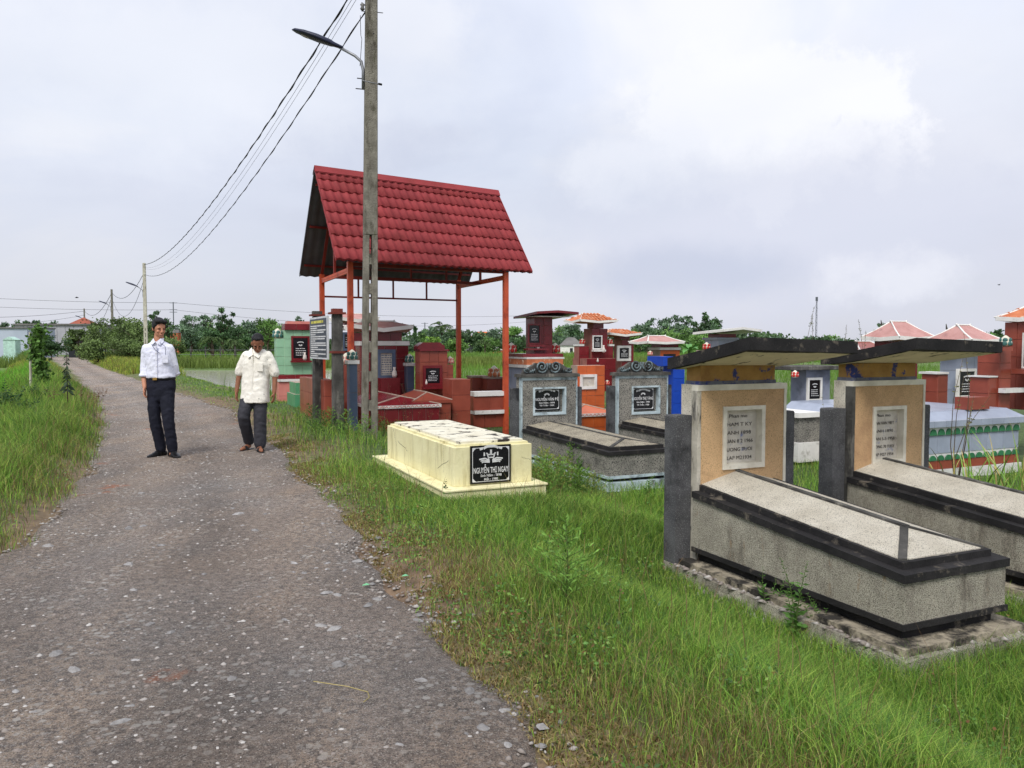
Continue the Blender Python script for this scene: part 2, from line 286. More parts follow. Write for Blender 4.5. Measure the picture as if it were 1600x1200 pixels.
M = dict(
 conc=mk('pole_concrete', srgb(138, 134, 122), srgb(110, 106, 96), 7, .9, .8, 60, stain=srgb(66, 61, 50), sscale=3.0, sth=(.50, .68), stretch=(3, 3, .7), stain2=srgb(80, 86, 58)),
 concL=mk('pale_pole_concrete', srgb(190, 188, 172), srgb(165, 160, 145), 5, .9, .3, 60, stain=srgb(120, 115, 100), sscale=1.2, stretch=(3, 3, .6)),
 mould=mk('mouldy_cement', srgb(92, 90, 86), srgb(52, 51, 49), 4, .9, .6, 50, stain=srgb(128, 125, 116), sscale=3.2, sth=(.54, .66), stretch=(2, 2, .6)),
 blackcem=mk('black_painted_cement', srgb(44, 42, 42), srgb(24, 23, 24), 4, .85, .3, 60, stain=srgb(112, 104, 92), sscale=7, sth=(.57, .68)),
 ped_cream=mk('cream_pebbledash', srgb(232, 225, 208), srgb(212, 204, 186), 5, .92, 1, 170, speck=srgb(112, 104, 92), spscale=150, spth=.57, stain=srgb(136, 126, 108), sscale=3.4, sth=(.60, .78), stretch=(1.3, 1.3, .8)),
 ped_side=mk('weathered_pebbledash', srgb(202, 196, 178), srgb(172, 166, 150), 4, .92, 1, 150, speck=srgb(84, 79, 72), spscale=210, spth=.52, stain=srgb(96, 88, 78), sscale=2.6, sth=(.53, .70), stretch=(1.8, 1.8, .55), stain2=srgb(160, 134, 104)),
 ped_grey=mk('grey_pebbledash', srgb(164, 160, 150), srgb(132, 129, 122), 4, .92, 1, 110, speck=srgb(58, 57, 55), spscale=80, spth=.52, stain=srgb(76, 74, 70), sscale=2.0, sth=(.56, .76)),
 ped_top=mk('grey_cream_pebbledash', srgb(186, 176, 154), srgb(156, 148, 130), 4, .92, 1, 110, speck=srgb(88, 84, 76), spscale=80, spth=.53, stain=srgb(112, 106, 92), sscale=2.0, sth=(.56, .76)),
 ped_tan=mk('tan_pebbledash', srgb(236, 198, 150), srgb(222, 184, 138), 3, .92, 1, 170, speck=srgb(168, 128, 92), spscale=170, spth=.56, stain=srgb(178, 136, 104), sscale=1.4, sth=(.50, .75)),
 tz_dark=mk('dark_terrazzo', srgb(92, 92, 94), srgb(70, 70, 72), 6, .85, .6, 120, speck=srgb(132, 132, 132), spscale=150, spth=.58, stain=srgb(44, 44, 46), sscale=2.2),
 white_t=mk('old_white_trim', srgb(226, 221, 206), srgb(200, 194, 178), 6, .8, .2, 60, stain=srgb(146, 138, 120), sscale=5, sth=(.60, .74)),
 ltblue_t=mk('pale_blue_trim', srgb(190, 204, 208), srgb(160, 176, 182), 6, .75, .2, 60, stain=srgb(84, 90, 92), sscale=5, sth=(.50, .66)),
 whitepl=mk('white_plaque_plaster', srgb(206, 200, 188), srgb(186, 180, 168), 8, .85, .3, 60, stain=srgb(132, 120, 104), sscale=6, sth=(.58, .72), stain2=srgb(110, 124, 168)),
 frieze=mk('peeling_blue_paint', srgb(176, 138, 78), srgb(150, 112, 64), 7, .85, .4, 60, stain=srgb(58, 66, 118), sscale=5.5, sth=(.55, .585), stain2=srgb(120, 112, 100)),
 under=mk('canopy_underside', srgb(226, 214, 184), srgb(206, 194, 164), 4, .9, .3, 40, stain=srgb(60, 56, 48), sscale=3.2, sth=(.58, .66), stretch=(2.2, .8, 1)),
 yellow=mk('yellow_limewash', srgb(232, 226, 184), srgb(218, 210, 164), 3, .85, .25, 40, stain=srgb(178, 166, 118), sscale=3.4, sth=(.52, .72), stretch=(2.6, 2.6, .45), stain2=srgb(204, 190, 150)),
 yellowtop=mk('peeling_white_lime', srgb(222, 218, 200), srgb(206, 200, 178), 6, .85, .3, 60, stain=srgb(50, 44, 40), sscale=4.6, sth=(.545, .585), stain2=srgb(110, 96, 80)),
 crack=mk('crack', srgb(70, 62, 48), rough=1),
 black_st=mk('black_polished_stone', srgb(22, 22, 28), srgb(16, 16, 20), 4, .25, 0, spec=.5),
 engr=mk('engraved_white', srgb(226, 226, 226), rough=.6),
 ink=mk('faded_black_ink', srgb(58, 56, 54), srgb(104, 100, 94), 30, .8),
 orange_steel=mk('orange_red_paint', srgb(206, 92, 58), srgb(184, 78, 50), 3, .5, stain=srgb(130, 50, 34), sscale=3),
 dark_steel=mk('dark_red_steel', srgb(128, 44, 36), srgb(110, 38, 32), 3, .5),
 roofred=mk('red_roof_sheet', srgb(146, 56, 58), srgb(134, 50, 53), 2, .70, 0, rnd=.10, spec=.25, stain=srgb(118, 44, 42), sscale=1.6, sth=(.5, .75)),
 roofgrey=mk('grey_sheet_underside', srgb(92, 94, 98), srgb(76, 78, 82), 3, .6),
 t_maroon=mk('maroon_tile', srgb(122, 36, 42), srgb(106, 30, 36), 4, .25, rnd=.10, spec=.5),
 t_brick=mk('red_brown_tile', srgb(148, 74, 58), srgb(132, 64, 50), 4, .3, rnd=.08, spec=.5),
 t_orange=mk('orange_tile', srgb(200, 100, 50), srgb(184, 86, 42), 4, .3, rnd=.08, spec=.5),
 t_blue=mk('pale_blue_tile', srgb(158, 166, 182), srgb(144, 152, 168), 4, .3, rnd=.06, spec=.5),
 t_green=mk('mint_tile', srgb(150, 194, 160), srgb(138, 182, 150), 4, .3, rnd=.04, spec=.5),
 t_dgreen=mk('green_tile', srgb(86, 150, 110), srgb(76, 138, 100), 4, .3, rnd=.08, spec=.5),
 t_pink=mk('pink_tile', srgb(206, 132, 122), srgb(190, 116, 108), 4, .35, rnd=.06, spec=.5),
 t_slate=mk('slate_blue_tile', srgb(84, 98, 122), srgb(74, 88, 110), 4, .3, rnd=.06, spec=.5),
 t_white=mk('white_tile', srgb(226, 224, 220), srgb(206, 204, 200), 5, .35, rnd=.08, stain=srgb(160, 156, 148), sscale=6),
 t_deepblue=mk('bright_blue_paint', srgb(30, 74, 178), srgb(24, 64, 164), 4, .4),
 scallop=mk('green_scallop_glaze', srgb(58, 122, 84), rough=.3),
 grout=mk('pale_grout', srgb(176, 158, 144), srgb(150, 132, 118), 8, .9),
 groutd=mk('red_grout', srgb(158, 104, 92), srgb(130, 84, 76), 8, .9),
 plaster_g=mk('grey_blue_plaster', srgb(142, 148, 164), srgb(126, 132, 148), 3, .8, stain=srgb(110, 114, 126), sscale=3),
 whitep=mk('white_paint', srgb(236, 234, 228), srgb(220, 218, 212), 5, .7, stain=srgb(150, 146, 136), sscale=5, sth=(.62, .76)),
 clay=mk('orange_clay_tile', srgb(204, 128, 88), srgb(176, 98, 64), 7, .8, stain=srgb(226, 206, 180), sscale=8, sth=(.56, .66)),
 pinkroof=mk('pink_painted_tile', srgb(190, 146, 140), srgb(172, 126, 120), 5, .7),
 lotusg=mk('green_petal', srgb(70, 116, 110), rough=.4), lotusr=mk('red_petal', srgb(196, 50, 44), rough=.4), lotusw=mk('white_petal', srgb(226, 222, 206), srgb(196, 192, 170), 9, .5),
 ceram=mk('white_ceramic', srgb(226, 216, 208), rough=.3),
 signb=mk('dark_sign_face', srgb(52, 56, 72), srgb(44, 48, 62), 3, .4), signf=mk('sign_frame', srgb(214, 216, 220), rough=.5), signy=mk('sign_header_yellow', srgb(214, 206, 92), rough=.6),
 rust=mk('brown_red_paint', srgb(120, 58, 48), srgb(98, 46, 40), 5, .8),
 skin=mk('skin', srgb(196, 142, 114), srgb(182, 126, 100), 12, .55), skind=mk('dark_skin', srgb(146, 98, 74), srgb(130, 86, 64), 12, .55),
 hair=mk('black_hair', srgb(24, 22, 24), srgb(16, 15, 17), 60, .5, .5, 200),
 shirtA=mk('white_shirt_cotton', srgb(226, 228, 240), srgb(212, 214, 230), 5, .85, .5, 16, stretch=None),
 shirtB=mk('cream_shirt_cotton', srgb(240, 236, 226), srgb(226, 222, 210), 5, .85, .6, 16),
 trA=mk('navy_trousers', srgb(26, 28, 42), srgb(20, 22, 34), 5, .85, .5, 14), trB=mk('charcoal_trousers', srgb(64, 64, 70), srgb(50, 50, 56), 5, .85, .6, 14),
 leather=mk('black_leather', srgb(18, 18, 20), rough=.35), gold=mk('gold_buckle', srgb(190, 150, 80), rough=.3, metal=.7),
 lampm=mk('dark_blue_lamp', srgb(40, 44, 66), rough=.45), lens=mk('lamp_lens', srgb(150, 140, 136), rough=.3), galv=mk('galvanised_steel', srgb(140, 142, 146), rough=.45, metal=.5),
 cable=mk('black_cable', srgb(34, 34, 38), rough=.6), porc=mk('grey_insulator', srgb(120, 118, 116), rough=.4),
 bark=mk('bark', srgb(96, 84, 70), srgb(70, 60, 50), 6, .95, .6, 20), stem=mk('green_stem', srgb(84, 104, 50), rough=.7), twig=mk('dry_twig', srgb(96, 82, 66), rough=.9), stemr=mk('dark_stem', srgb(70, 54, 50), rough=.8),
 wallg=mk('grey_far_wall', srgb(170, 170, 176), srgb(150, 150, 156), .4, .9), wallb=mk('blue_grey_far_wall', srgb(180, 188, 204), srgb(166, 174, 190), .4, .9), mint=mk('mint_wall', srgb(186, 218, 206), rough=.9),
 terra=mk('terracotta_far_roof', srgb(158, 90, 72), srgb(136, 74, 60), .8, .85), oranger=mk('orange_far_roof', srgb(208, 112, 66), srgb(190, 98, 58), .8, .85), salmon=mk('salmon_far_wall', srgb(196, 142, 116), srgb(176, 126, 104), .6, .9),
 darkwin=mk('dark_opening', srgb(46, 48, 52), rough=.3), greyroof=mk('grey_far_roof', srgb(120, 118, 116), srgb(98, 96, 94), .8, .9), brickw=mk('brick_far_wall', srgb(190, 110, 78), srgb(168, 94, 66), 2, .9),
 pstone=mk('pale_road_stone', srgb(152, 150, 148), srgb(122, 119, 117), 30, .9, .5, 80, rnd=.22), soil=mk('soil', srgb(92, 74, 58), srgb(70, 56, 44), 3, .95, 1, 20),
 rope=mk('lanyard', srgb(50, 60, 90), rough=.7), plast=mk('green_litter', srgb(120, 190, 140), rough=.5),
)
# ------------------------------------------------------------------ numpy mesh helpers
def npmesh(name, V, T, col=None, mat=None, parent=None, smooth=False, **tags):
    me = bpy.data.meshes.new(name); nv, nf = len(V), len(T); k = T.shape[1]
    me.vertices.add(nv); me.vertices.foreach_set('co', np.ascontiguousarray(V, np.float32).ravel())
    me.loops.add(nf * k); me.loops.foreach_set('vertex_index', np.ascontiguousarray(T, np.int32).ravel())
    me.polygons.add(nf); me.polygons.foreach_set('loop_start', np.arange(0, nf * k, k, dtype=np.int32))
    me.update(calc_edges=True)
    if smooth: me.polygons.foreach_set('use_smooth', np.ones(nf, bool))
    if col is not None:
        a = me.color_attributes.new('Col', 'FLOAT_COLOR', 'POINT')
        a.data.foreach_set('color', np.ascontiguousarray(np.c_[col, np.ones(nv)], np.float32).ravel())
    if mat: me.materials.append(mat)
    o = bpy.data.objects.new(name, me); COL.objects.link(o)
    if parent: o.parent = parent
    tag(o, **tags); return o
def lin(r, g, b): return np.array(srgb(r, g, b)[:3])
def vnoise(x, y, s, seed=0):
    """cheap smooth value noise on arrays, 0..1"""
    x = np.asarray(x) / s + seed * 17.3; y = np.asarray(y) / s - seed * 9.1
    xi = np.floor(x); yi = np.floor(y); fx = x - xi; fy = y - yi; fx = fx * fx * (3 - 2 * fx); fy = fy * fy * (3 - 2 * fy)
    def h(a, b):
        q = np.sin(a * 127.1 + b * 311.7 + seed * 74.7) * 43758.5453; return q - np.floor(q)
    return (h(xi, yi) * (1 - fx) + h(xi + 1, yi) * fx) * (1 - fy) + (h(xi, yi + 1) * (1 - fx) + h(xi + 1, yi + 1) * fx) * fy
def fb(x, y, s, seed=0): return .55 * vnoise(x, y, s, seed) + .3 * vnoise(x, y, s / 2.3, seed + 1) + .15 * vnoise(x, y, s / 5.1, seed + 2)

# ------------------------------------------------------------------ ground sheet
xs = np.concatenate([[-3000, -1200, -500, -260], np.arange(-200, -60, 6), np.arange(-60, -14, .8), np.arange(-14, 14, .14), np.arange(14, 60, 1.2), np.arange(60, 200, 6), [260, 500, 1200, 3000]])
ys = np.concatenate([[-400, -60, -15], np.arange(-4, 1.6, .4), np.arange(1.6, 14, .14), np.arange(14, 30, .4), np.arange(30, 90, 1.2), np.arange(90, 220, 6), [260, 400, 800, 1600, 3500]])
gx, gy = np.meshgrid(xs, ys); gzv = gz(gx, gy)
V = np.c_[gx.ravel(), gy.ravel(), gzv.ravel()]
nx, ny = len(xs), len(ys); idx = np.arange(nx * ny).reshape(ny, nx)
T = np.c_[idx[:-1, :-1].ravel(), idx[:-1, 1:].ravel(), idx[1:, 1:].ravel(), idx[1:, :-1].ravel()]
def verge_dry(x, y):
    """how dry and bare the verge is: most beside the road, in patches further off"""
    s = np.maximum((x - XR(y)) * .9, (XL(y) - x) * .9)
    n = fb(x, y, .9, 3); n2 = fb(x, y, 2.6, 8)
    return np.clip(1.15 - s * 1.25 + (n - .5) * 1.6, 0, 1) * .9 + np.clip((n2 - .56) * 2.2, 0, .5)
dry = np.clip(verge_dry(V[:, 0], V[:, 1]), 0, 1)[:, None]
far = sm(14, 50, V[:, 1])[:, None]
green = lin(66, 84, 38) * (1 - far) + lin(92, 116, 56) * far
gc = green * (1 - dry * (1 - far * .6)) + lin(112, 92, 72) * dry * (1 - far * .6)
gc = gc * (.75 + .5 * fb(V[:, 0], V[:, 1], 6, 5))[:, None]
mg = bpy.data.materials.new('ground_soil_and_grass'); mg.use_nodes = True; t = mg.node_tree; B = t.nodes['Principled BSDF']
a_ = t.nodes.new('ShaderNodeAttribute'); a_.attribute_name = 'Col'
no = t.nodes.new('ShaderNodeTexNoise'); no.inputs['Scale'].default_value = 9; no.inputs['Detail'].default_value = 8
gg = t.nodes.new('ShaderNodeNewGeometry'); t.links.new(gg.outputs['Position'], no.inputs['Vector'])
hs = t.nodes.new('ShaderNodeHueSaturation'); mr = t.nodes.new('ShaderNodeMapRange'); mr.inputs[1].default_value = .3; mr.inputs[2].default_value = .7; mr.inputs[3].default_value = .55; mr.inputs[4].default_value = 1.45
t.links.new(no.outputs[0], mr.inputs[0]); t.links.new(mr.outputs[0], hs.inputs['Value']); t.links.new(a_.outputs[0], hs.inputs['Color']); t.links.new(hs.outputs[0], B.inputs['Base Color'])
bm_ = t.nodes.new('ShaderNodeBump'); bm_.inputs['Strength'].default_value = .8; bm_.inputs['Distance'].default_value = .05; t.links.new(no.outputs[0], bm_.inputs['Height']); t.links.new(bm_.outputs[0], B.inputs['Normal'])
B.inputs['Roughness'].default_value = .95
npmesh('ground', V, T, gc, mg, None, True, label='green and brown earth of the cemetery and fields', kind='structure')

# ------------------------------------------------------------------ road
yy = np.concatenate([np.arange(-3, 12, .07), np.arange(12, 30, .25), np.arange(30, 101, 1.0)])
nc = 60; uu = np.linspace(-.035, 1.02, nc)
l = XL(yy) + .10 * np.sin(yy * 2.3) + .06 * np.sin(yy * 5.9); r_ = XR(yy) + .09 * np.sin(yy * 1.9 + 1) + .05 * np.sin(yy * 6.7)
rx = l[:, None] + (r_ - l)[:, None] * uu[None, :]; ry = np.repeat(yy[:, None], nc, 1)
edge = np.clip(np.minimum(uu + .02, 1.005 - uu) / .05, -1, 1)[None, :]
rz = .012 * edge + .018 * (fb(rx, ry, .5, 2) - .5) + .03 * (fb(rx, ry, 2.2, 6) - .5)
rz = np.where(edge < 0, rz + edge * .05, rz)
V = np.c_[rx.ravel(), ry.ravel(), rz.ravel()]; idx = np.arange(nc * len(yy)).reshape(len(yy), nc)
T = np.c_[idx[:-1, :-1].ravel(), idx[:-1, 1:].ravel(), idx[1:, 1:].ravel(), idx[1:, :-1].ravel()]
mr_ = bpy.data.materials.new('compacted_gravel'); mr_.use_nodes = True; t = mr_.node_tree; B = t.nodes['Principled BSDF']
def N(k, **kw):
    n = t.nodes.new(k)
    for a, b in kw.items(): setattr(n, a, b)
    return n
def nz(sc, de=5, ro=.6, v=None):
    n = N('ShaderNodeTexNoise'); n.inputs['Scale'].default_value = sc; n.inputs['Detail'].default_value = de; n.inputs['Roughness'].default_value = ro
    t.links.new(v or gp, n.inputs['Vector']); return n.outputs[0]
def mr2(x, a, b, c=0, d=1):
    n = N('ShaderNodeMapRange'); n.inputs[1].default_value = a; n.inputs[2].default_value = b; n.inputs[3].default_value = c; n.inputs[4].default_value = d
    t.links.new(x, n.inputs[0]); return n.outputs[0]
def mx(f, a, b):
    n = N('ShaderNodeMix', data_type='RGBA'); t.links.new(f, n.inputs[0])
    for i, q in ((6, a), (7, b)):
        if isinstance(q, tuple): n.inputs[i].default_value = q
        else: t.links.new(q, n.inputs[i])
    return n.outputs[2]
gp = N('ShaderNodeNewGeometry').outputs['Position']
mpn = N('ShaderNodeMapping'); mpn.inputs['Rotation'].default_value = (0, 0, -TH); mpn.inputs['Scale'].default_value = (1.2, .22, 1); t.links.new(gp, mpn.inputs[0])
c = mx(mr2(nz(1.2, 5), .38, .62), srgb(168, 153, 142), srgb(147, 134, 124))
c = mx(mr2(nz(1.3, 4, .5, mpn.outputs[0]), .46, .60), c, srgb(182, 162, 144))      # sandier strips along the wheel tracks
c = mx(mr2(nz(26, 7, .8), .44, .58), c, srgb(116, 106, 100))
c = mx(mr2(nz(110, 4, .8), .54, .64), c, srgb(206, 200, 194))
c = mx(mr2(nz(150, 3, .8), .53, .62), c, srgb(74, 67, 62))
c = mx(mr2(nz(1.1, 7, .65), .635, .685, 0, .7), c, srgb(172, 104, 68))                    # rust-brown soil blotches
for vs_, th_0, cs_ in ((30, .86, (196, 190, 184)), (62, .80, (186, 178, 170)), (62, .12, (84, 78, 74))):     # chips bedded in the surface
    vn = N('ShaderNodeTexVoronoi'); vn.inputs['Scale'].default_value = vs_; t.links.new(gp, vn.inputs['Vector']); sc_ = N('ShaderNodeSeparateColor'); t.links.new(vn.outputs['Color'], sc_.inputs[0])
    dm = mr2(vn.outputs['Distance'], .62 if vs_ < 40 else .55, .40 if vs_ < 40 else .35); rm = mr2(sc_.outputs[0], th_0, th_0 + .02) if th_0 > .5 else mr2(sc_.outputs[1], th_0, th_0 - .02)
    ml = N('ShaderNodeMath', operation='MULTIPLY'); t.links.new(dm, ml.inputs[0]); t.links.new(rm, ml.inputs[1]); m3 = N('ShaderNodeMath', operation='MULTIPLY'); t.links.new(ml.outputs[0], m3.inputs[0]); t.links.new(mr2(nz(2.2, 4, .6), .42, .60, .1, .85), m3.inputs[1])
    c = mx(m3.outputs[0], c, srgb(*cs_))
at_ = N('ShaderNodeAttribute'); at_.attribute_name = 'Col'; mu_ = N('ShaderNodeMix', data_type='RGBA'); mu_.blend_type = 'MULTIPLY'; mu_.inputs[0].default_value = 1; mu_.clamp_result = False
t.links.new(c, mu_.inputs[6]); t.links.new(at_.outputs[0], mu_.inputs[7]); t.links.new(mu_.outputs[2], B.inputs['Base Color']); B.inputs['Roughness'].default_value = .92
ad = N('ShaderNodeMath', operation='ADD'); t.links.new(nz(45, 6, .7), ad.inputs[0]); t.links.new(nz(150, 4, .7), ad.inputs[1])
bp = N('ShaderNodeBump'); bp.inputs['Strength'].default_value = 1; bp.inputs['Distance'].default_value = .03; t.links.new(ad.outputs[0], bp.inputs['Height']); t.links.new(bp.outputs[0], B.inputs['Normal'])
trk = np.exp(-((uu - .30) / .09) ** 2) + np.exp(-((uu - .77) / .11) ** 2); uq_ = np.repeat(uu[None, :], len(yy), 0); trk = np.repeat(trk[None, :], len(yy), 0) * (.5 + .9 * fb(rx, ry, 1.3, 202))
mul = (.80 + .34 * fb(rx, ry, 1.9, 203) + .16 * trk)[:, :, None] * (np.array([1.0, .985, .955]) + (fb(rx, ry, .9, 207)[:, :, None] - .5) * np.array([.16, .02, -.12]))
mul = mul * (1 - .18 * np.clip(np.exp(-((uq_ - .55) / .07) ** 2) * fb(rx, ry, .7, 209) * 1.3, 0, 1))[:, :, None]
npmesh('road', V, T, mul.reshape(-1, 3), mr_, None, True, label='grey gravel road curving away to the left', kind='structure')
def roadz(x, y): return .006 + .018 * (fb(x, y, .5, 2) - .5) + .03 * (fb(x, y, 2.2, 6) - .5)

# pebbles on the road, too many to count
def stones(n, rmin, rmax, ymax, seed):
    g = np.random.default_rng(seed)
    y = np.exp(g.uniform(math.log(2.0), math.log(ymax), n)); a = XL(y); b = XR(y); uq = g.uniform(-.02, 1.06, n)
    x = a + (b - a) * uq
    tr = np.exp(-((uq - .34) / .07) ** 2) + np.exp(-((uq - .80) / .10) ** 2); keep = fb(x, y, .8, 21) + .35 * fb(x, y, .25, 23) + g.uniform(-.25, .25, n) - .22 * tr - .12 * (uq > .62) * (y < 7) + .06 * (uq > .93) + .07 * (y > 4.2) * (uq < .75) > .60
    x, y = x[keep], y[keep]; n = len(x); r = rmin * (rmax / rmin) ** (g.random(n) ** 2.2)
    return x, y, r, n, g
base = np.array([(1, 0, 0), (.5, .87, .1), (-.5, .8, -.05), (-1, 0, .05), (-.45, -.85, 0), (.55, -.8, 0), (.15, .1, 1), (-.1, -.05, -.7)])
bt = np.array([(i, (i + 1) % 6, 6) for i in range(6)] + [((i + 1) % 6, i, 7) for i in range(6)])
def stone_mesh(name, x, y, z, r, g, mat, flat=.5, **tags):
    n = len(x); B_ = np.repeat(base[None], n, 0) * g.uniform(.7, 1.25, (n, 8, 3)) * r[:, None, None]
    B_[:, :, 1] *= g.uniform(.55, 1, n)[:, None]; B_[:, :, 2] *= g.uniform(flat * .5, flat, n)[:, None]
    a = g.uniform(0, 6.28, n); ca, sa = np.cos(a)[:, None], np.sin(a)[:, None]
    X = B_[:, :, 0] * ca - B_[:, :, 1] * sa + x[:, None]; Y = B_[:, :, 0] * sa + B_[:, :, 1] * ca + y[:, None]; Z = B_[:, :, 2] + z[:, None] + .09 * r[:, None]
    V = np.stack([X, Y, Z], 2).reshape(-1, 3); T = (bt[None] + np.arange(n)[:, None, None] * 8).reshape(-1, 3)
    v = g.uniform(.0, 1, n)[:, None] ** 2.6; col = (lin(132, 123, 116) * (1 - v) + lin(182, 179, 174) * v)
    return npmesh(name, V, T, np.repeat(col, 8, 0), mat, None, False, **tags)
M_stone = leafmat('crushed_stone', .9, 0.0)
x, y, r, n, g = stones(52000, .004, .022, 30, 5)
stone_mesh('gravel', x, y, roadz(x, y), r * (1 + y / 30), g, M_stone, .5, label='loose pale gravel strewn over the road', kind='stuff')
x = g.uniform(-.1, .45, 1500); y = np.exp(g.uniform(math.log(2.3), math.log(11), 1500)); x = XR(y) + x - .15
kp = fb(x, y, .5, 31) > .56; x, y = x[kp], y[kp]
stone_mesh('verge_gravel', x, y, gz(x, y) + .004, .007 + .022 * g.random(len(x)) ** 2.5, g, M_stone, .5, label='grey stone chips along the right road edge', kind='stuff')
# the larger loose stones, each one a thing
g = np.random.default_rng(77)
sm_meshes = []
for k in range(6):
    q = np.array([(1, 0, 0), (.6, .6, .1), (0, .8, -.05), (-.7, .6, 0), (-1, 0, .05), (-.55, -.7, 0), (.1, -.85, .05), (.7, -.6, 0), (.4, .2, .8), (-.35, .1, .9), (.1, -.3, .85), (0, 0, -.6)]) * g.uniform(.75, 1.25, (12, 3))
    bmm = bmesh.new(); [bmm.verts.new(p * (1, .75, .42)) for p in q]; bmesh.ops.convex_hull(bmm, input=bmm.verts)
    me = bpy.data.meshes.new('stone'); bmm.to_mesh(me); bmm.free(); me.materials.append(M['pstone']); sm_meshes.append(me)
for k in range(110):
    vv = 700 + 500 * g.random() ** .8; y0 = 1750 / (vv - 538); 
    x0 = XL(y0) + (XR(y0) - XL(y0)) * (g.uniform(.03, .97) if k % 4 else g.uniform(.9, 1.08))
    o = bpy.data.objects.new('stone', sm_meshes[k % 6]); COL.objects.link(o)
    rr = (.014 + .022 * g.random() ** 2) * (1 + y0 / 14)
    o.location = (x0, y0, float(roadz(x0, y0)) + rr * .12); o.scale = (rr, rr, rr * .9); o.rotation_euler = (g.uniform(-.15, .15), g.uniform(-.15, .15), g.uniform(0, 6.28))
    tag(o, 'flat pale grey stone lying loose on the gravel road', 'stone', 'loose stones on the road')

# ------------------------------------------------------------------ water
mw = bpy.data.materials.new('pond_water'); mw.use_nodes = True; t = mw.node_tree; B = t.nodes['Principled BSDF']
B.inputs['Base Color'].default_value = srgb(190, 186, 174); B.inputs['Roughness'].default_value = .08; B.inputs['IOR'].default_value = 1.33
gp = N('ShaderNodeNewGeometry').outputs['Position']
mpn = N('ShaderNodeMapping'); mpn.inputs['Scale'].default_value = (1, 1.0, 1); t.links.new(gp, mpn.inputs[0])
bp = N('ShaderNodeBump'); bp.inputs['Strength'].default_value = .25; bp.inputs['Distance'].default_value = .02; t.links.new(nz(5, 5, .6, mpn.outputs[0]), bp.inputs['Height']); t.links.new(bp.outputs[0], B.inputs['Normal'])
MB().box(-30, -6.4, 27.5, 57, -.75, -.40).build('pond', mw, None, label='rippled grey pond beyond the men', kind='structure')
MB().box(-20, -8, 15.2, 21.5, -.75, -.46).build('flooded_paddy', mw, None, label='patch of still water at the left edge', kind='structure')

# ------------------------------------------------------------------ grass
def blades(name, x, y, h, wd, col, lean=.5, segs=2, mat=None, z=None, g=rng, **tags):
    n = len(x); z = gz(x, y) if z is None else z
    a = g.uniform(0, 6.283, n); b = g.uniform(0, 6.283, n); ln = h * lean * g.uniform(.15, 1.1, n)
    dx_, dy_ = np.cos(a) * ln, np.sin(a) * ln; wx, wy = np.cos(b) * wd, np.sin(b) * wd
    P0 = np.stack([x, y, z - .01], 1); W0 = np.stack([wx, wy, 0 * wx], 1)
    P1 = np.stack([x + dx_ * .35, y + dy_ * .35, z + h * .6], 1); P2 = np.stack([x + dx_, y + dy_, z + h * (1 - .25 * lean * g.random(n))], 1)
    V = np.stack([P0 - W0, P0 + W0, P1 + W0 * .75, P1 - W0 * .75, P2], 1).reshape(-1, 3)
    o = np.arange(n)[:, None] * 5
    T = np.concatenate([o + np.array([[0, 1, 2]]), o + np.array([[0, 2, 3]]), o + np.array([[3, 2, 4]])], 0)
    c5 = np.repeat(col[:, None, :], 5, 1).copy()
    return npmesh(name, V, T, c5.reshape(-1, 3), mat or M_grass, None, False, kind='stuff', **tags)
GR = [lin(98, 136, 52), lin(124, 164, 62), lin(78, 112, 50), lin(154, 176, 80)]
DRYC = [lin(150, 134, 84), lin(128, 104, 66), lin(168, 152, 104)]
def grasscol(x, y, dryness, g=rng):
    n = len(x); i = g.integers(0, 4, n); j = g.integers(0, 3, n)
    c = np.array(GR)[i]; d = np.array(DRYC)[j]
    f = fb(x, y, 1.4, 41)[:, None]
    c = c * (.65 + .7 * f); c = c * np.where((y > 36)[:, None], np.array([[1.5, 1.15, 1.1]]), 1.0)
    isd = (g.random(n) < dryness)[:, None]
    return np.where(isd, d * g.uniform(.5, 1.05, n)[:, None], c) * g.uniform(.75, 1.25, n)[:, None]
EXC = []     # footprints (frame, x0, x1, y0, y1) that grass keeps out of
def clear(x, y):
    ok = np.ones(len(x), bool)
    for fr, x0, x1, y0, y1 in EXC:
        px = (x - fr.O.x) * fr.ex.x + (y - fr.O.y) * fr.ex.y; py = (x - fr.O.x) * fr.ey.x + (y - fr.O.y) * fr.ey.y
        ok &= ~((px > x0) & (px < x1) & (py > y0) & (py < y1))
    return ok
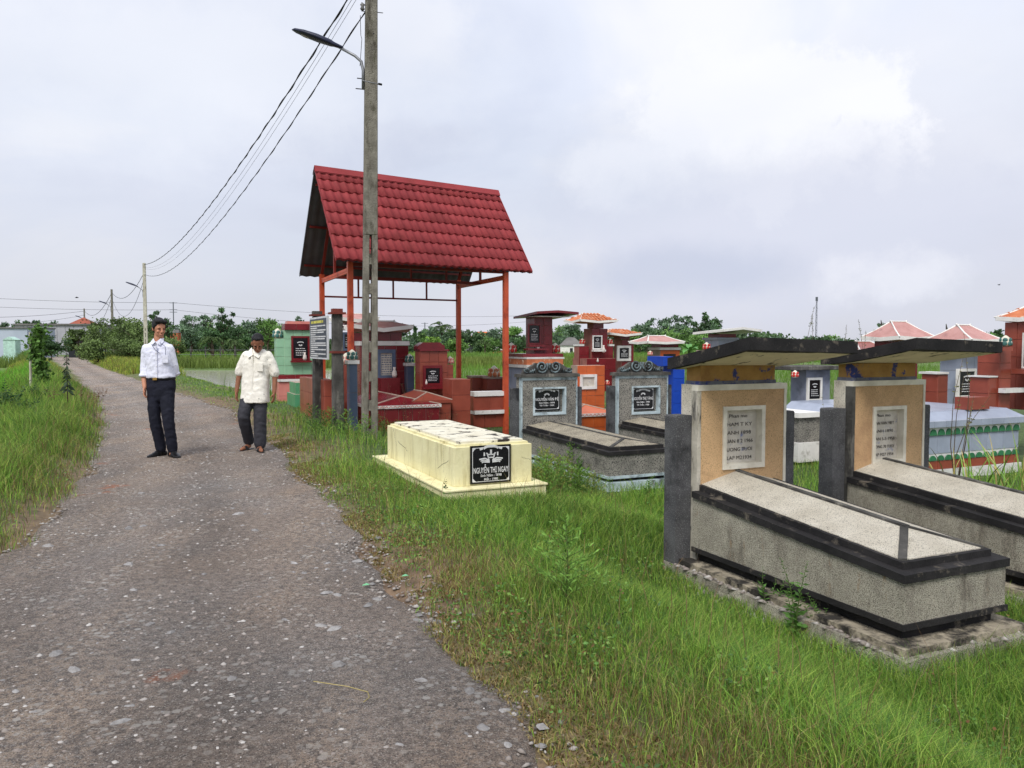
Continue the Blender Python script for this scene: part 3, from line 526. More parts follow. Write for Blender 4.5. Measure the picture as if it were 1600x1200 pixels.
def sow():
    g = np.random.default_rng(5)
    def side(nm, n, y0, y1, right, wmax, hb, wdb, lbl, dens=1.0, lean=.6):
        y = np.exp(g.uniform(math.log(y0), math.log(y1), n)); 
        s = g.random(n) ** .8 * wmax
        x = (XR(y) + s - .12) if right else (XL(y) - s + .10)
        vis = (x / y > -.70) & (x / y < (1.0 if right else .7))
        x, y, s = x[vis], y[vis], s[vis]
        dr = np.clip(verge_dry(x, y) * ((.8 - .45 * sm(4.5, 7, y)) if right else .5) + (.04 if right else .06) + .25 * sm(30, 45, y), 0, 1)
        edge_keep = g.random(len(x)) < np.clip(.12 + s * 1.5 + (fb(x, y, .5, 51) - .5) * 1.6, 0.03, 1)
        k = clear(x, y) & edge_keep
        a, b = pondmask(x, y); k &= (a < .25) & (b < .25)
        x, y, s, dr = x[k], y[k], s[k], dr[k]
        h = hb * (.35 + .65 * np.clip(s * 1.3, 0, 1)) * g.uniform(.45, 1.25, len(x)) * (.25 + 1.5 * fb(x, y, .8, 61) ** 1.3) * (1 - .35 * dr)
        if not right: h *= 1.25
        elif y0 == 8.0: h *= 1 - .65 * sm(12, 18, y) * (1 - sm(-5, -2, x))
        elif y0 == 36.0: dr = np.clip(dr, 0, .35)
        wd = wdb * (.7 + y / 9) * g.uniform(.6, 1.3, len(x))
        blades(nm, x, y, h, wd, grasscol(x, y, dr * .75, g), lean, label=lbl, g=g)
    side('grass', 330000, 2.3, 9.0, True, 6.4, .145, .0014, 'green and straw coloured grass on the near right verge', lean=1.0)
    side('grass', 90000, 8.0, 34.0, True, 12, .20, .0018, 'grass round the graves further back', lean=.8)
    side('grass', 150000, 3.2, 14.0, False, 4.6, .25, .0016, 'tall seeding grass on the left verge', lean=.9)
    side('grass', 50000, 13.0, 60.0, False, 3.2, .30, .0016, 'rank grass beside the far left of the road', lean=.6)
    side('grass', 60000, 36.0, 78.0, True, 3.0, .50, .0016, 'yellowing grass bank inside the road bend', lean=.6)
    # low broad-leaved weeds creeping between the blades
    n = 46000; y = np.exp(g.uniform(math.log(2.4), math.log(11), n)); s = g.random(n) * 4.5 + .1; rt = g.random(n) < .72; x = np.where(rt, XR(y) + s, XL(y) - s)
    k = clear(x, y) & (fb(x, y, .55, 141) > .53) & (np.abs(x / y) < .7); x, y = x[k], y[k]; hz_ = g.uniform(.01, .11, len(x)); cc = np.array([lin(92, 132, 62), lin(120, 152, 74), lin(76, 104, 56), lin(128, 96, 66)])[g.choice(4, len(x), p=(.4, .3, .2, .1))]
    dd = np.c_[g.normal(size=(len(x), 2)), g.uniform(0, .6, len(x))]
    leafmesh('creeping_weeds', np.c_[x, y, gz(x, y) + hz_], dd, g.uniform(.012, .030, len(x)), g.uniform(.004, .009, len(x)), cc * g.uniform(.7, 1.3, (len(x), 1)), None, g=g, label='small broad leaved weeds creeping through the verge grass', kind='stuff')
    # seed stalks standing above the grass
    n = 2600; y = np.exp(g.uniform(math.log(2.6), math.log(14), n)); s = g.random(n) * 3.6 + .25; rt = g.random(n) < .5; x = np.where(rt, XR(y) + s, XL(y) - s); k = clear(x, y) & (fb(x, y, 1.2, 151) > .45); x, y = x[k], y[k]
    blades('seed_stalks', x, y, g.uniform(.16, .40, len(x)), .0012 * (1 + y / 7), np.array([lin(164, 150, 96), lin(140, 112, 84), lin(122, 140, 66)])[g.integers(0, 3, len(x))] * g.uniform(.7, 1.1, (len(x), 1)), .5, label='thin seed stalks above the verge grass', g=g)
    # broken mortar and rubble along the foot of the nearest tomb
    fr = EXC[0][0]; n = 420; t_ = g.random(n); a_ = np.where(g.random(n) < .7, 1, 0); lx = np.where(a_ == 1, g.normal(-.13, .05, n), g.uniform(-.1, .95, n)); ly = np.where(a_ == 1, t_ * 2.0, g.normal(-.14, .06, n))
    X_ = fr.O.x + fr.ex.x * lx + fr.ey.x * ly; Y_ = fr.O.y + fr.ex.y * lx + fr.ey.y * ly; zz = np.where((lx > -.13) & (ly > -.13), -.31, gz(X_, Y_)); stone_mesh('rubble', X_, Y_, zz, .007 + .03 * g.random(n) ** 2.2, g, M_stone, .6, label='crumbled mortar along the foot of the nearest tomb', kind='stuff')
    # straw litter lying flat on the road edge
    n = 34000; y = np.exp(g.uniform(math.log(2.3), math.log(12), n)); x = XR(y) + g.normal(.22, .24, n) * np.where(y < 5, 1.25, .8)
    k = fb(x, y, .45, 71) > .45; x, y = x[k], y[k]
    blades('dry_straw', x, y, g.uniform(.008, .028, len(x)), .0026 * (1 + y / 9), np.array(DRYC + [lin(120, 128, 62)])[g.integers(0, 4, len(x))] * g.uniform(.6, 1.2, (len(x), 1)), 2.4, label='brown straw litter along the road edge', g=g)
    # paddies and far fields
    def field(nm, n, x0, x1, y0, y1, h, wd, c, lbl):
        x = g.uniform(x0, x1, n); y = g.uniform(y0, y1, n); a, b = pondmask(x, y); q = np.maximum(x - XR(y), XL(y) - x)
        q = XL(y) - x if nm == 'rice_paddy' else q; k = (a < .1) & (b < .3) & (q > 1.6) & clear(x, y); x, y = x[k], y[k]
        f = fb(x, y, 9, 81)[:, None]; c_ = c[0] * (1 - f) + c[1] * f
        blades(nm, x, y, h * g.uniform(.5, 1.2, len(x)), wd * g.uniform(.6, 1.4, len(x)), c_ * g.uniform(.75, 1.25, (len(x), 1)), .5, label=lbl, g=g)
    field('rice_paddy', 30000, -44, -9, 21.5, 44, .42, .012, (lin(104, 170, 48), lin(124, 186, 60)), 'bright green rice paddy left of the road')
    field('field_grass', 26000, -40, 14, 56, 72, .75, .03, (lin(122, 136, 66), lin(100, 122, 56)), 'reedy strip on the far bank of the pond')
    field('field_grass', 26000, -50, 60, 72, 112, .8, .05, (lin(96, 138, 58), lin(118, 140, 66)), 'green field before the tree line')
    field('field_grass', 26000, -9, 60, 22, 56, .55, .012, (lin(110, 146, 58), lin(92, 124, 50)), 'long grass field behind the graves')
# ------------------------------------------------------------------ tiles, text, ornaments
TILE = {}
def tile_mesh(w, h, mat, t=.008, g=.004):
    k = (round(w, 3), round(h, 3), mat.name)
    if k not in TILE:
        b = MB(); c = .003
        b.hexa([(g/2, 0, g/2), (w - g/2, 0, g/2), (w - g/2, 0, h - g/2), (g/2, 0, h - g/2)], [(g/2 + c, -t, g/2 + c), (w - g/2 - c, -t, g/2 + c), (w - g/2 - c, -t, h - g/2 - c), (g/2 + c, -t, h - g/2 - c)])
        b.f = [tuple(f) for f in b.f if f != (0, 3, 2, 1)]
        me = b.mesh('tile'); me.materials.append(mat); TILE[k] = me
    return TILE[k]
def tiles_on(parent, p, xd, zd, W_, H_, ts, mat, skip=None):
    """lay tiles over a W_ x H_ face: p its lower left corner, xd and zd unit directions; the tiles stand proud along xd x zd"""
    xd = Vector(xd).normalized(); zd = Vector(zd).normalized(); yd = zd.cross(xd)
    nx_ = max(1, round(W_ / ts)); nz_ = max(1, round(H_ / ts)); tw, th_ = W_ / nx_, H_ / nz_
    me = tile_mesh(tw, th_, mat); Mx = Matrix((xd, yd, zd)).transposed().to_4x4()
    for i in range(nx_):
        for j in range(nz_):
            cx, cz = (i + .5) * tw, (j + .5) * th_
            if False and any(a < cx < b and c < cz < d for a, b, c, d in skip): continue
            o = bpy.data.objects.new('tile', me); COL.objects.link(o); o.parent = parent
            o.matrix_local = Matrix.Translation(Vector(p) + xd * i * tw + zd * j * th_) @ Mx
def tbox(parent, x0, x1, y0, y1, z0, z1, mat, grout, ts=.2, name='body', faces='fl', skip=None):
    """a tiled block: a grout-coloured core with tiles on its front (f), left side (l), right (r) and top (t)"""
    core = MB().box(x0, x1, y0, y1, z0, z1).build(name, grout, parent)
    if 'f' in faces: tiles_on(parent, (x0, y0, z0), (1, 0, 0), (0, 0, 1), x1 - x0, z1 - z0, ts, mat, skip)
    if 'l' in faces: tiles_on(parent, (x0, y1, z0), (0, -1, 0), (0, 0, 1), y1 - y0, z1 - z0, ts, mat)
    if 'r' in faces: tiles_on(parent, (x1, y0, z0), (0, 1, 0), (0, 0, 1), y1 - y0, z1 - z0, ts, mat)
    if 't' in faces: tiles_on(parent, (x0, y0, z1), (1, 0, 0), (0, 1, 0), x1 - x0, y1 - y0, ts, mat)
    return core
def lettering(parent, s, x, y, z, h, mat, width=None, bold=.006, shear=0, name='lettering', sc_y=1.0):
    cu = bpy.data.curves.new('t', 'FONT'); cu.body = s; cu.size = 1; cu.align_x = 'CENTER'; cu.offset = bold; cu.extrude = .02; cu.shear = shear; cu.resolution_u = 2
    o = bpy.data.objects.new('t', cu); COL.objects.link(o); dg = bpy.context.evaluated_depsgraph_get(); dg.update()
    me = bpy.data.meshes.new_from_object(o.evaluated_get(dg)); bpy.data.objects.remove(o); bpy.data.curves.remove(cu)
    n = len(me.vertices); co = np.empty(n * 3); me.vertices.foreach_get('co', co); co = co.reshape(-1, 3)
    if n == 0: return
    cap = .72; sz = h / cap; wx = np.ptp(co[:, 0]); fx = (width / wx) if width else sz
    out = np.c_[(co[:, 0] - (co[:, 0].max() + co[:, 0].min()) / 2) * fx + x, y - .002 - (co[:, 2] + .02) * .04, co[:, 1] * sz + z - h / 2]
    me.vertices.foreach_set('co', out.ravel()); me.update(); me.name = name; me.materials.clear(); me.materials.append(mat)
    q = bpy.data.objects.new(name, me); COL.objects.link(q); q.parent = parent; return q
def strokes(mb, segs, y, t=.004, w=.004):
    """flat raised marks: each seg a polyline of (x, z)"""
    for s in segs:
        for (a, b), (c, d) in zip(s[:-1], s[1:]):
            L_ = math.hypot(c - a, d - b) or 1e-6; nx_, nz_ = -(d - b) / L_ * w / 2, (c - a) / L_ * w / 2
            mb.hexa([(a - nx_, y, b - nz_), (c - nx_, y, d - nz_), (c + nx_, y, d + nz_), (a + nx_, y, b + nz_)][::1], [(a - nx_, y - t, b - nz_), (c - nx_, y - t, d - nz_), (c + nx_, y - t, d + nz_), (a + nx_, y - t, b + nz_)])
    return mb
def emblem(parent, cx, cz, s, y, mat, full=True):
    """the banner over a vase of leaves that the black stones carry"""
    mb = MB(); arc = [(cx + s * .30 * math.sin(a), cz + s * (.30 + .10 * math.cos(a * 1.2))) for a in np.linspace(-1.15, 1.15, 9)]
    strokes(mb, [arc], y, .003, s * .085)
    strokes(mb, [[(cx - s * .42, cz + s * .30), (cx - s * .30, cz + s * .335)], [(cx + s * .42, cz + s * .30), (cx + s * .30, cz + s * .335)]], y, .003, s * .08)
    if full:
        strokes(mb, [[(cx, cz + .10 * s), (cx, cz + .27 * s)]], y, .003, s * .07)
        strokes(mb, [[(cx - .17 * s, cz + .16 * s), (cx - .10 * s, cz + .10 * s), (cx + .10 * s, cz + .10 * s), (cx + .17 * s, cz + .16 * s)], [(cx - .14 * s, cz + .12 * s), (cx - .08 * s, cz - .05 * s)], [(cx + .14 * s, cz + .12 * s), (cx + .08 * s, cz - .05 * s)], [(cx - .10 * s, cz), (cx + .10 * s, cz)]], y, .003, s * .04)
        for q in (-1, 1):
            strokes(mb, [[(cx + q * .25 * s, cz + .06 * s), (cx + q * .25 * s, cz + .18 * s)]], y, .003, s * .05)
            for k in range(3):
                strokes(mb, [[(cx + q * .05 * s, cz - (.10 + .03 * k) * s), (cx + q * (.22 + .04 * k) * s, cz - (.02 + .06 * k) * s), (cx + q * (.44 - .05 * k) * s, cz - (.05 + .06 * k) * s)]], y, .003, s * .045)
    else:
        strokes(mb, [[(cx - .12 * s, cz + .12 * s), (cx - .06 * s, cz + .19 * s), (cx + .06 * s, cz + .19 * s), (cx + .12 * s, cz + .12 * s)]], y, .003, s * .07)
    return mb.build('emblem', mat, parent)
def plaque(parent, x0, x1, z0, z1, y, name_lines=None, full=True, border=True, small=False):
    """a black polished stone with engraved border, corners, emblem and lines; faces -y"""
    p = MB().box(x0, x1, y, y + .02, z0, z1).build('plaque', M['black_st'], parent); w, h = x1 - x0, z1 - z0; cx = (x0 + x1) / 2
    m = .05 * w
    if border:
        mb = MB(); r = [(x0 + m, z0 + m), (x1 - m, z0 + m), (x1 - m, z1 - m), (x0 + m, z1 - m), (x0 + m, z0 + m)]
        strokes(mb, [r], y, .002, .012 * w)
        for a, b, sx, sz in ((x0 + m, z0 + m, 1, 1), (x1 - m, z0 + m, -1, 1), (x1 - m, z1 - m, -1, -1), (x0 + m, z1 - m, 1, -1)):
            c = .09 * w; pts = [(a, b), (a + sx * c, b), (a + sx * c * .45, b + sz * c * .45), (a, b + sz * c)]
            if sx * sz < 0: pts = pts[::-1]
            vs = [(q[0], y - .003, q[1]) for q in pts]; mb.add(vs, [(0, 1, 2, 3)])
        mb.build('engraved_border', M['engr'], p)
    if small:      # far plaques: emblem and unreadable lines as short engraved strokes
        mb = MB(); rr = random.Random(int(x0 * 1000) + int(z1 * 77))
        strokes(mb, [[(cx + w * .25 * math.sin(a), z1 - h * (.25 - .07 * math.cos(a))) for a in np.linspace(-1.2, 1.2, 6)]], y, .003, w * .06)
        strokes(mb, [[(cx - w * .12, z1 - h * .32), (cx, z1 - h * .38), (cx + w * .12, z1 - h * .32)]], y, .003, w * .08)
        for k in range(4):
            zc_ = z1 - h * (.52 + .11 * k); xx = x0 + w * .15
            while xx < x1 - w * .2:
                l_ = w * rr.uniform(.05, .14); strokes(mb, [[(xx, zc_), (min(xx + l_, x1 - w * .12), zc_ + h * rr.uniform(-.008, .008))]], y, .003, h * .035); xx += l_ + w * .04
        mb.build('engraving', M['engr'], p)
    return p
def lotus(parent, c, r, pet, name='lotus_finial'):
    """a round bud with raised petals"""
    x, y, z = c
    b = MB().lathe([(r * .5, 0), (r * .95, r * .35), (r, r * .8), (r * .8, r * 1.3), (r * .4, r * 1.75), (r * .05, r * 2.0)], c, 14).build(name, M['lotusw'], parent, True)
    mb = MB()
    for row, (zz, rr, n) in enumerate(((.55, .99, 7), (1.15, .90, 6))):
        for i in range(n):
            a = 2 * math.pi * (i + .5 * row) / n
            for k, (s, pt) in enumerate(((.34, .0),)):
                ctr = Vector((x + math.cos(a) * r * rr * .93, y + math.sin(a) * r * rr * .93, z + zz * r))
                rot = Matrix.Rotation(a, 3, 'Z')
                mb.ellips(ctr, (r * .13, r * .40, r * .42), 8, 6, rot)
    q = mb.build('petal', pet, b, True); q['kind'] = 'stuff'
    return b
def hip_roof(parent, x0, x1, y0, y1, z0, h, mat, ridge_mat, rx=.28, t=.05, lift=.03, rows=0, name='roof', nlong=0):
    """hipped cap with upturned corners, ridge strips and, when asked, real tile ribs"""
    cx0, cx1, cy = x0 + (x1 - x0) * rx, x1 - (x1 - x0) * rx, (y0 + y1) / 2
    ev = [(x0, y0, z0 + lift), (x1, y0, z0 + lift), (x1, y1, z0 + lift), (x0, y1, z0 + lift)]
    mid = lambda a, b: tuple((Vector(a) + Vector(b)) / 2 - Vector((0, 0, lift)))
    mf, mr3, mb_, ml = mid(ev[0], ev[1]), mid(ev[1], ev[2]), mid(ev[2], ev[3]), mid(ev[3], ev[0])
    ra, rb = (cx0, cy, z0 + h), (cx1, cy, z0 + h)
    lo = [ev[0], mf, ev[1], mr3, ev[2], mb_, ev[3], ml]
    top = [Vector(p) + Vector((0, 0, t)) for p in lo]
    b = MB(); b.add([tuple(p) for p in top] + [ra, rb] + lo,
        [(0, 1, 8), (1, 9, 8), (1, 2, 9), (2, 3, 9), (3, 4, 9), (4, 5, 9), (5, 8, 9), (5, 6, 8), (6, 7, 8), (7, 0, 8)] + [(10 + i, 10 + (i + 1) % 8, (i + 1) % 8, i) for i in range(8)] + [tuple(range(17, 9, -1))])
    ro = b.build(name, mat, parent)
    # white fascia and ridge strips
    fb_ = MB(); o_ = .012
    for i in range(8):
        p, q = Vector(lo[i]), Vector(lo[(i + 1) % 8]); n_ = (q - p).cross(Vector((0, 0, 1))).normalized() * o_
        fb_.hexa([p - n_ * .2, p + n_, q + n_, q - n_ * .2], [p - n_ * .2 + Vector((0, 0, t + .015)), p + n_ + Vector((0, 0, t + .015)), q + n_ + Vector((0, 0, t + .015)), q - n_ * .2 + Vector((0, 0, t + .015))])
    fb_.build('fascia', ridge_mat, ro)
    rb_ = MB(); w = max(.016, min(.026, (x1 - x0) * .015))
    A, B2 = Vector(ra) + Vector((0, 0, w * .5)), Vector(rb) + Vector((0, 0, w * .5))
    rb_.tube([A - Vector((w * 2, 0, -w)), A, B2, B2 + Vector((w * 2, 0, w))], w, 6)
    for i, e_ in ((0, A), (2, B2), (4, B2), (6, A)):
        p = Vector(top[i]); m_ = (p + e_) / 2 - Vector((0, 0, lift * .6)); out = (p - e_).normalized() * w * 2
        rb_.tube([e_, m_, p, p + out + Vector((0, 0, w))], [w, w, w, w * .6], 6)
    rb_.build('ridge', ridge_mat, ro, True)
    if rows:      # half-round ribs up the front and back slopes, ends cut by rows
        tb = MB(); n = nlong or max(6, int((x1 - x0) / .09))
        for s_ in (0, 1):
            for i in range(n):
                fx = (i + .5) / n; ex_ = x0 + (x1 - x0) * fx
                lim = min(fx, 1 - fx) / rx; tt = min(1, lim)
                p0 = Vector((ex_, y0 if s_ == 0 else y1, z0 + t + .008 + lift * abs(fx - .5) * 2)); 
                yy_ = p0.y + (cy - p0.y) * tt; p1 = Vector((ex_, yy_, z0 + t + (h - t) * tt + .008))
                for j in range(rows):
                    a_0 = p0.lerp(p1, j / rows); a_1 = p0.lerp(p1, (j + 1) / rows)
                    tb.tube([a_0 + Vector((0, 0, .012)), a_1], [(x1 - x0) / n * .42] * 2, 6, .6)
        q = tb.build('roof_tiles', mat, ro, True); q['kind'] = 'stuff'
    return ro

# ------------------------------------------------------------------ pebbledash tombs
def roughen(o, amp=.004, step=.05, sc=.035):
    """break straight cast edges: cut long edges up and push the points about a few millimetres"""
    me = o.data; b = bmesh.new(); b.from_mesh(me)
    for _ in range(6):
        es = [e for e in b.edges if e.calc_length() > step * 2]
        if not es: break
        bmesh.ops.subdivide_edges(b, edges=es, cuts=1, use_grid_fill=True)
    b.normal_update()
    for v in b.verts:
        p = v.co * (1 / sc); n = mnoise.noise_vector(p) * .6 + mnoise.noise_vector(p * 2.7) * .4; k = 1.0 + 2.2 * max(0, mnoise.noise(v.co * 5.0) - .18) * 3
        v.co += n * amp * k
    b.to_mesh(me); b.free(); me.update()
def tomb(label, O, zb, L_, W_, hb0, hb1, style, tx0, tx1, txt, group, lift_z=0.0):
    """O: ground point at the near left corner of the body; hb0/hb1 body height at the foot and at the head"""
    big = style == 'big'; fr = Frame(O); EXC.append((fr, -.10, W_ + .1, -.10, L_ + .3))
    t = thing('pebbledash_tomb', label, 'tomb', (O[0], O[1], zb), TH, group)
    Z = lambda zw: zw - zb
    body_m, top_m = (M['ped_side'], M['ped_cream']) if big else (M['ped_grey'], M['ped_top'])
    b0 = .22 if big else .115
    # plinth steps, worn
    e_ = .14 if big else .07; ph_ = .11 if big else .075
    MB().hexa([(-e_, -e_, -.1), (W_ + e_, -e_, -.1), (W_ + e_, L_ + .2, -.1), (-e_, L_ + .2, -.1)], [(.01 - e_, .01 - e_, ph_), (W_ + e_ - .01, .01 - e_, ph_), (W_ + e_ - .01, L_ + .2, ph_), (.01 - e_, L_ + .2, ph_)]).build('plinth', M['ped_side'] if big else M['ltblue_t'], t, bevel=.012)
    MB().box(-.085, W_ + .085, -.085, L_ + .1, .11, .15).build('plinth_step', M['wornstep'], t, bevel=.02) if big else None
    MB().box(.05, W_ - .05, .05, L_, .15 if big else ph_, b0).build('recess_course', M['blackcem'], t)
    MB().box(-.012, W_ + .012, -.012, L_, b0, b0 + .035).build('base_band', M['blackcem'] if big else M['ltblue_t'], t, bevel=.006)
    zt0, zt1 = hb0, hb1
    MB().hexa([(0, 0, b0 + .035), (W_, 0, b0 + .035), (W_, L_, b0 + .035), (0, L_, b0 + .035)], [(0, 0, zt0), (W_, 0, zt0), (W_, L_, zt1), (0, L_, zt1)]).build('body', body_m, t)
    def rim(e0, a, b, nm):
        MB().hexa([(-e0, -e0, zt0 + a), (W_ + e0, -e0, zt0 + a), (W_ + e0, L_ - .002, zt1 + a), (-e0, L_ - .002, zt1 + a)], [(-e0, -e0, zt0 + b), (W_ + e0, -e0, zt0 + b), (W_ + e0, L_ - .002, zt1 + b), (-e0, L_ - .002, zt1 + b)]).build(nm, M['blackcem'], t, bevel=.008)
    rim(.015, 0, .048, 'lower_rim'); rim(-.055, .048, .094, 'upper_rim')
    # hipped lid: two long pebbledash slopes and a foot slope, cement strips on the ridges
    i_ = .085; r0, r1 = zt0 + .096, zt1 + .096; rh = .085 if big else .05; yr = W_ * .42
    lerpz = lambda y: r0 + (r1 - r0) * y / L_
    cx = W_ / 2; A = (cx, yr, lerpz(yr) + rh); Bp = (cx, L_, r1 + rh)
    n0, n1, n2, n3 = (i_, i_, lerpz(i_)), (W_ - i_, i_, lerpz(i_)), (W_ - i_, L_, r1), (i_, L_, r1)
    MB().add([n0, n1, n2, n3, A, Bp, (i_, i_, zt0 + .09), (W_ - i_, i_, zt0 + .09), (W_ - i_, L_, zt1 + .09), (i_, L_, zt1 + .09)],
             [(0, 4, 5, 3), (1, 2, 5, 4), (0, 1, 4), (0, 3, 9, 6), (1, 0, 6, 7), (2, 1, 7, 8), (3, 5, 2, 8, 9), (6, 9, 8, 7)]).build('lid', top_m, t)
    sb = MB()
    for p, q, w in ((Vector(A) - Vector((0, .02, 0)), Vector(Bp), .022), (Vector(A), Vector(n0), .024), (Vector(A), Vector(n1), .016)):
        d = (q - p).normalized(); s_ = d.cross(Vector((0, 0, 1))).normalized() * w; u = Vector((0, 0, .007)); dn = Vector((0, 0, -.02))
        sb.hexa([p - s_ + dn, q - s_ + dn, q + s_ + dn, p + s_ + dn][::-1], [p - s_ + u, q - s_ + u, q + s_ + u, p + s_ + u][::-1])
    sb.build('ridge_strip', M['mould'], t)
    # headstone: front wall with a niche, back block
    y0, y1 = L_, L_ + (.20 if big else .17); ztop = tx1; fx0, fx1 = (.03, W_ + .06) if big else (-.03, W_ + .03)
    nx0, nx1, nz0, nz1 = txt['niche']; yb = y0 + .07
    MB().box(fx0, fx1, yb, y1, 0, ztop).build('headstone', M['ped_cream'] if big else M['ped_grey'], t, bevel=.006)
    MB().ring(fx0 + (.035 if big else .022), fx1 - .025, zt1 - .02, ztop - .045, nx0, nx1, nz0, nz1, y0, yb).build('front_panel', M['ped_tan'] if big else M['ped_grey'], t)
    MB().box(fx0, fx0 + (.035 if big else .022), y0 - .006, yb, 0, ztop - .045).build('corner_trim', (M['mottle'] if not txt.get('droop') else M['mould']) if big else M['ltblue_t'], t)
    MB().box(fx1 - .025, fx1, y0 - .006, yb, 0, ztop - .045).build('corner_trim', M['white_t'] if big else M['ltblue_t'], t)
    MB().box(fx0, fx1, y0 - .008, yb, ztop - .045, ztop).build('top_trim', M['white_t'] if big else M['ltblue_t'], t)
    f = .035 if big else .03
    fm = M['white_t'] if big else M['ltblue_t']
    MB().ring(nx0 - f * .5, nx1 + f * .5, nz0 - f, nz1 + f * .6, nx0 + f * .5, nx1 - f * .5, nz0 + f * .2, nz1 - f * .3, y0 - .014, yb - .001).build('niche_frame', fm, t, bevel=.003)
    a0, a1, c0, c1 = nx0 + f * .5, nx1 - f * .5, nz0 + f * .2, nz1 - f * .3
    if big:
        ip = MB().box(a0 - .002, a1 + .002, yb - .016, yb - .003, c0 - .002, c1 + .002).build('inscription_panel', M['whitepl'], t)
        hh = (c1 - c0); sz = txt['size']
        for k, (s_, rel, wd) in enumerate(txt['lines']): lettering(ip, s_, (a0 + a1) / 2 - .012 + (rel if k else 0) * 0, yb - .016, c1 - hh * (.12 + .158 * k), sz, M['ink'], (a1 - a0) * wd, bold=.0)
    else:
        pq = plaque(t, a0 + .0, a1 - .045, c0 + .025, c1, yb - .022)
        w = a1 - a0 - .045; cxp = (a0 + a1 - .045) / 2; h = c1 - c0 - .025
        emblem(pq, cxp, c0 + .025 + h * .58, w * .72, yb - .024, M['engr'], False)
        for s_, fz, hz, wd in txt['lines']: lettering(pq, s_, cxp, yb - .023, c0 + .025 + h * fz, h * hz, M['engr'], w * wd, bold=.008)
    # posts beside the headstone
    ph = txt['post']
    pw, pd = (.145, .15) if big else (.11, .10)
    for k, px in enumerate((fx0 - .004 - pw, fx1 + .004)):
        pb = MB(); pb.prism([(px, 0), (px + pw, 0), (px + pw, ph), (px + pw - .01, ph + .012), (px + .01, ph + .012), (px, ph)], L_ + .06, L_ + .06 + pd)
        pb.build('side_post', M['tz_dark'], t, bevel=.006)
    if big:
        MB().box(.07, W_ - .05, y0 + .015, y1 - .01, ztop, ztop + .15).build('frieze', M['frieze'], t)
        MB().box(.062, W_ - .042, y0 + .008, y1 - .004, ztop, ztop + .028).build('frieze_band', M['bluegrey'], t)
        # tilted canopy slab, front edge higher
        kx0, kx1, ky0, ky1 = -.05, W_ + .10, L_ - .68, L_ + .28; th_ = .088
        zf, zr_ = ztop + .335, ztop + .195
        def cz(y): return zr_ + (zf - zr_) * (ky1 - y) / (ky1 - ky0)
        N_ = 6; sl = MB(); lo = []; hi = []
        for j in range(N_ + 1):
            y = ky0 + (ky1 - ky0) * j / N_; curve = .028 * max(0, (j - 3) / 3) ** 2 * (1 if txt.get('droop') else .35)
            lo.append((y, cz(y) + curve - th_)); hi.append((y, cz(y) + curve))
        pr = [(y, z) for y, z in lo] + [(y, z) for y, z in hi[::-1]]
        n = len(pr); rl = lambda y: .03 * (ky1 - y) / (ky1 - ky0); vs = [(kx0, y, z + rl(y)) for y, z in pr] + [(kx1, y, z) for y, z in pr]
        sl.add(vs, [tuple(range(n)), tuple(range(2 * n - 1, n - 1, -1))] + [(i, i + n, (i + 1) % n + n, (i + 1) % n) for i in range(n)])
        sl.build('canopy', M['blackcem'], t)
        un = MB(); q = .035
        for j in range(N_):
            (ya, za), (yb2, zb2) = lo[j], lo[j + 1]
            ya += q if j == 0 else 0; yb2 -= q if j == N_ - 1 else 0
            un.add([(kx0 + q, ya, za - .004 + rl(ya)), (kx1 - q, ya, za - .005), (kx1 - q, yb2, zb2 - .005), (kx0 + q, yb2, zb2 - .004 + rl(yb2))], [(0, 3, 2, 1)])
        un.build('canopy_underside', M['under'], t)
    else:
        MB().prism([(fx0 - .03, ztop), (fx1 + .03, ztop), (fx1 + .02, ztop + .05), (fx0 - .02, ztop + .05)], y0 - .04, y1 + .02).build('cornice', M['mould'], t, bevel=.006)
        zb_ = ztop + .05; cx = (fx0 + fx1) / 2; yc = (y0 + y1) / 2 - .03
        ob = MB(); prof = [(cx - .42, zb_), (cx + .42, zb_), (cx + .40, zb_ + .06), (cx + .30, zb_ + .10), (cx + .2, zb_ + .16), (cx + .02, zb_ + .15), (cx - .02, zb_ + .15), (cx - .2, zb_ + .16), (cx - .30, zb_ + .10), (cx - .40, zb_ + .06)]
        ob.prism(prof, yc, yc + .07); sbk = ob.build('scroll_crest', M['mould'], t)
        for q in (-1, 1):
            sp = MB(); R0 = .105; ccx, ccz = cx + q * .115, zb_ + .105
            pts = [(ccx + q * R0 * (1 - k / 26) * math.cos(2.6 + k * .52), yc - .012 - .001 * k, ccz + R0 * (1 - k / 26) * math.sin(2.6 + k * .52)) for k in range(25)]
            sp.tube(pts, [.016 - .0003 * k for k in range(25)], 6); sp.build('scroll', M['swirl'], sbk, True)
            sp = MB(); ccx, ccz, R0 = cx + q * .355, zb_ + .055, .048
            sp.tube([(ccx - q * R0 * (1 - k / 18) * math.cos(2.6 + k * .52), yc - .012, ccz + R0 * (1 - k / 18) * math.sin(2.6 + k * .52)) for k in range(17)], .011, 6); sp.build('scroll', M['swirl'], sbk, True)
            for k in range(3):
                lf = MB(); bx = cx + q * (.235 + .032 * k); lf.tube([(bx - q * .02, yc - .008, zb_ + .012), (bx, yc - .02, zb_ + .07 - .014 * k), (bx + q * .03, yc - .012, zb_ + .012)], [.006, .014, .006], 6); lf.build('scroll_leaf', M['swirl'], sbk, True)
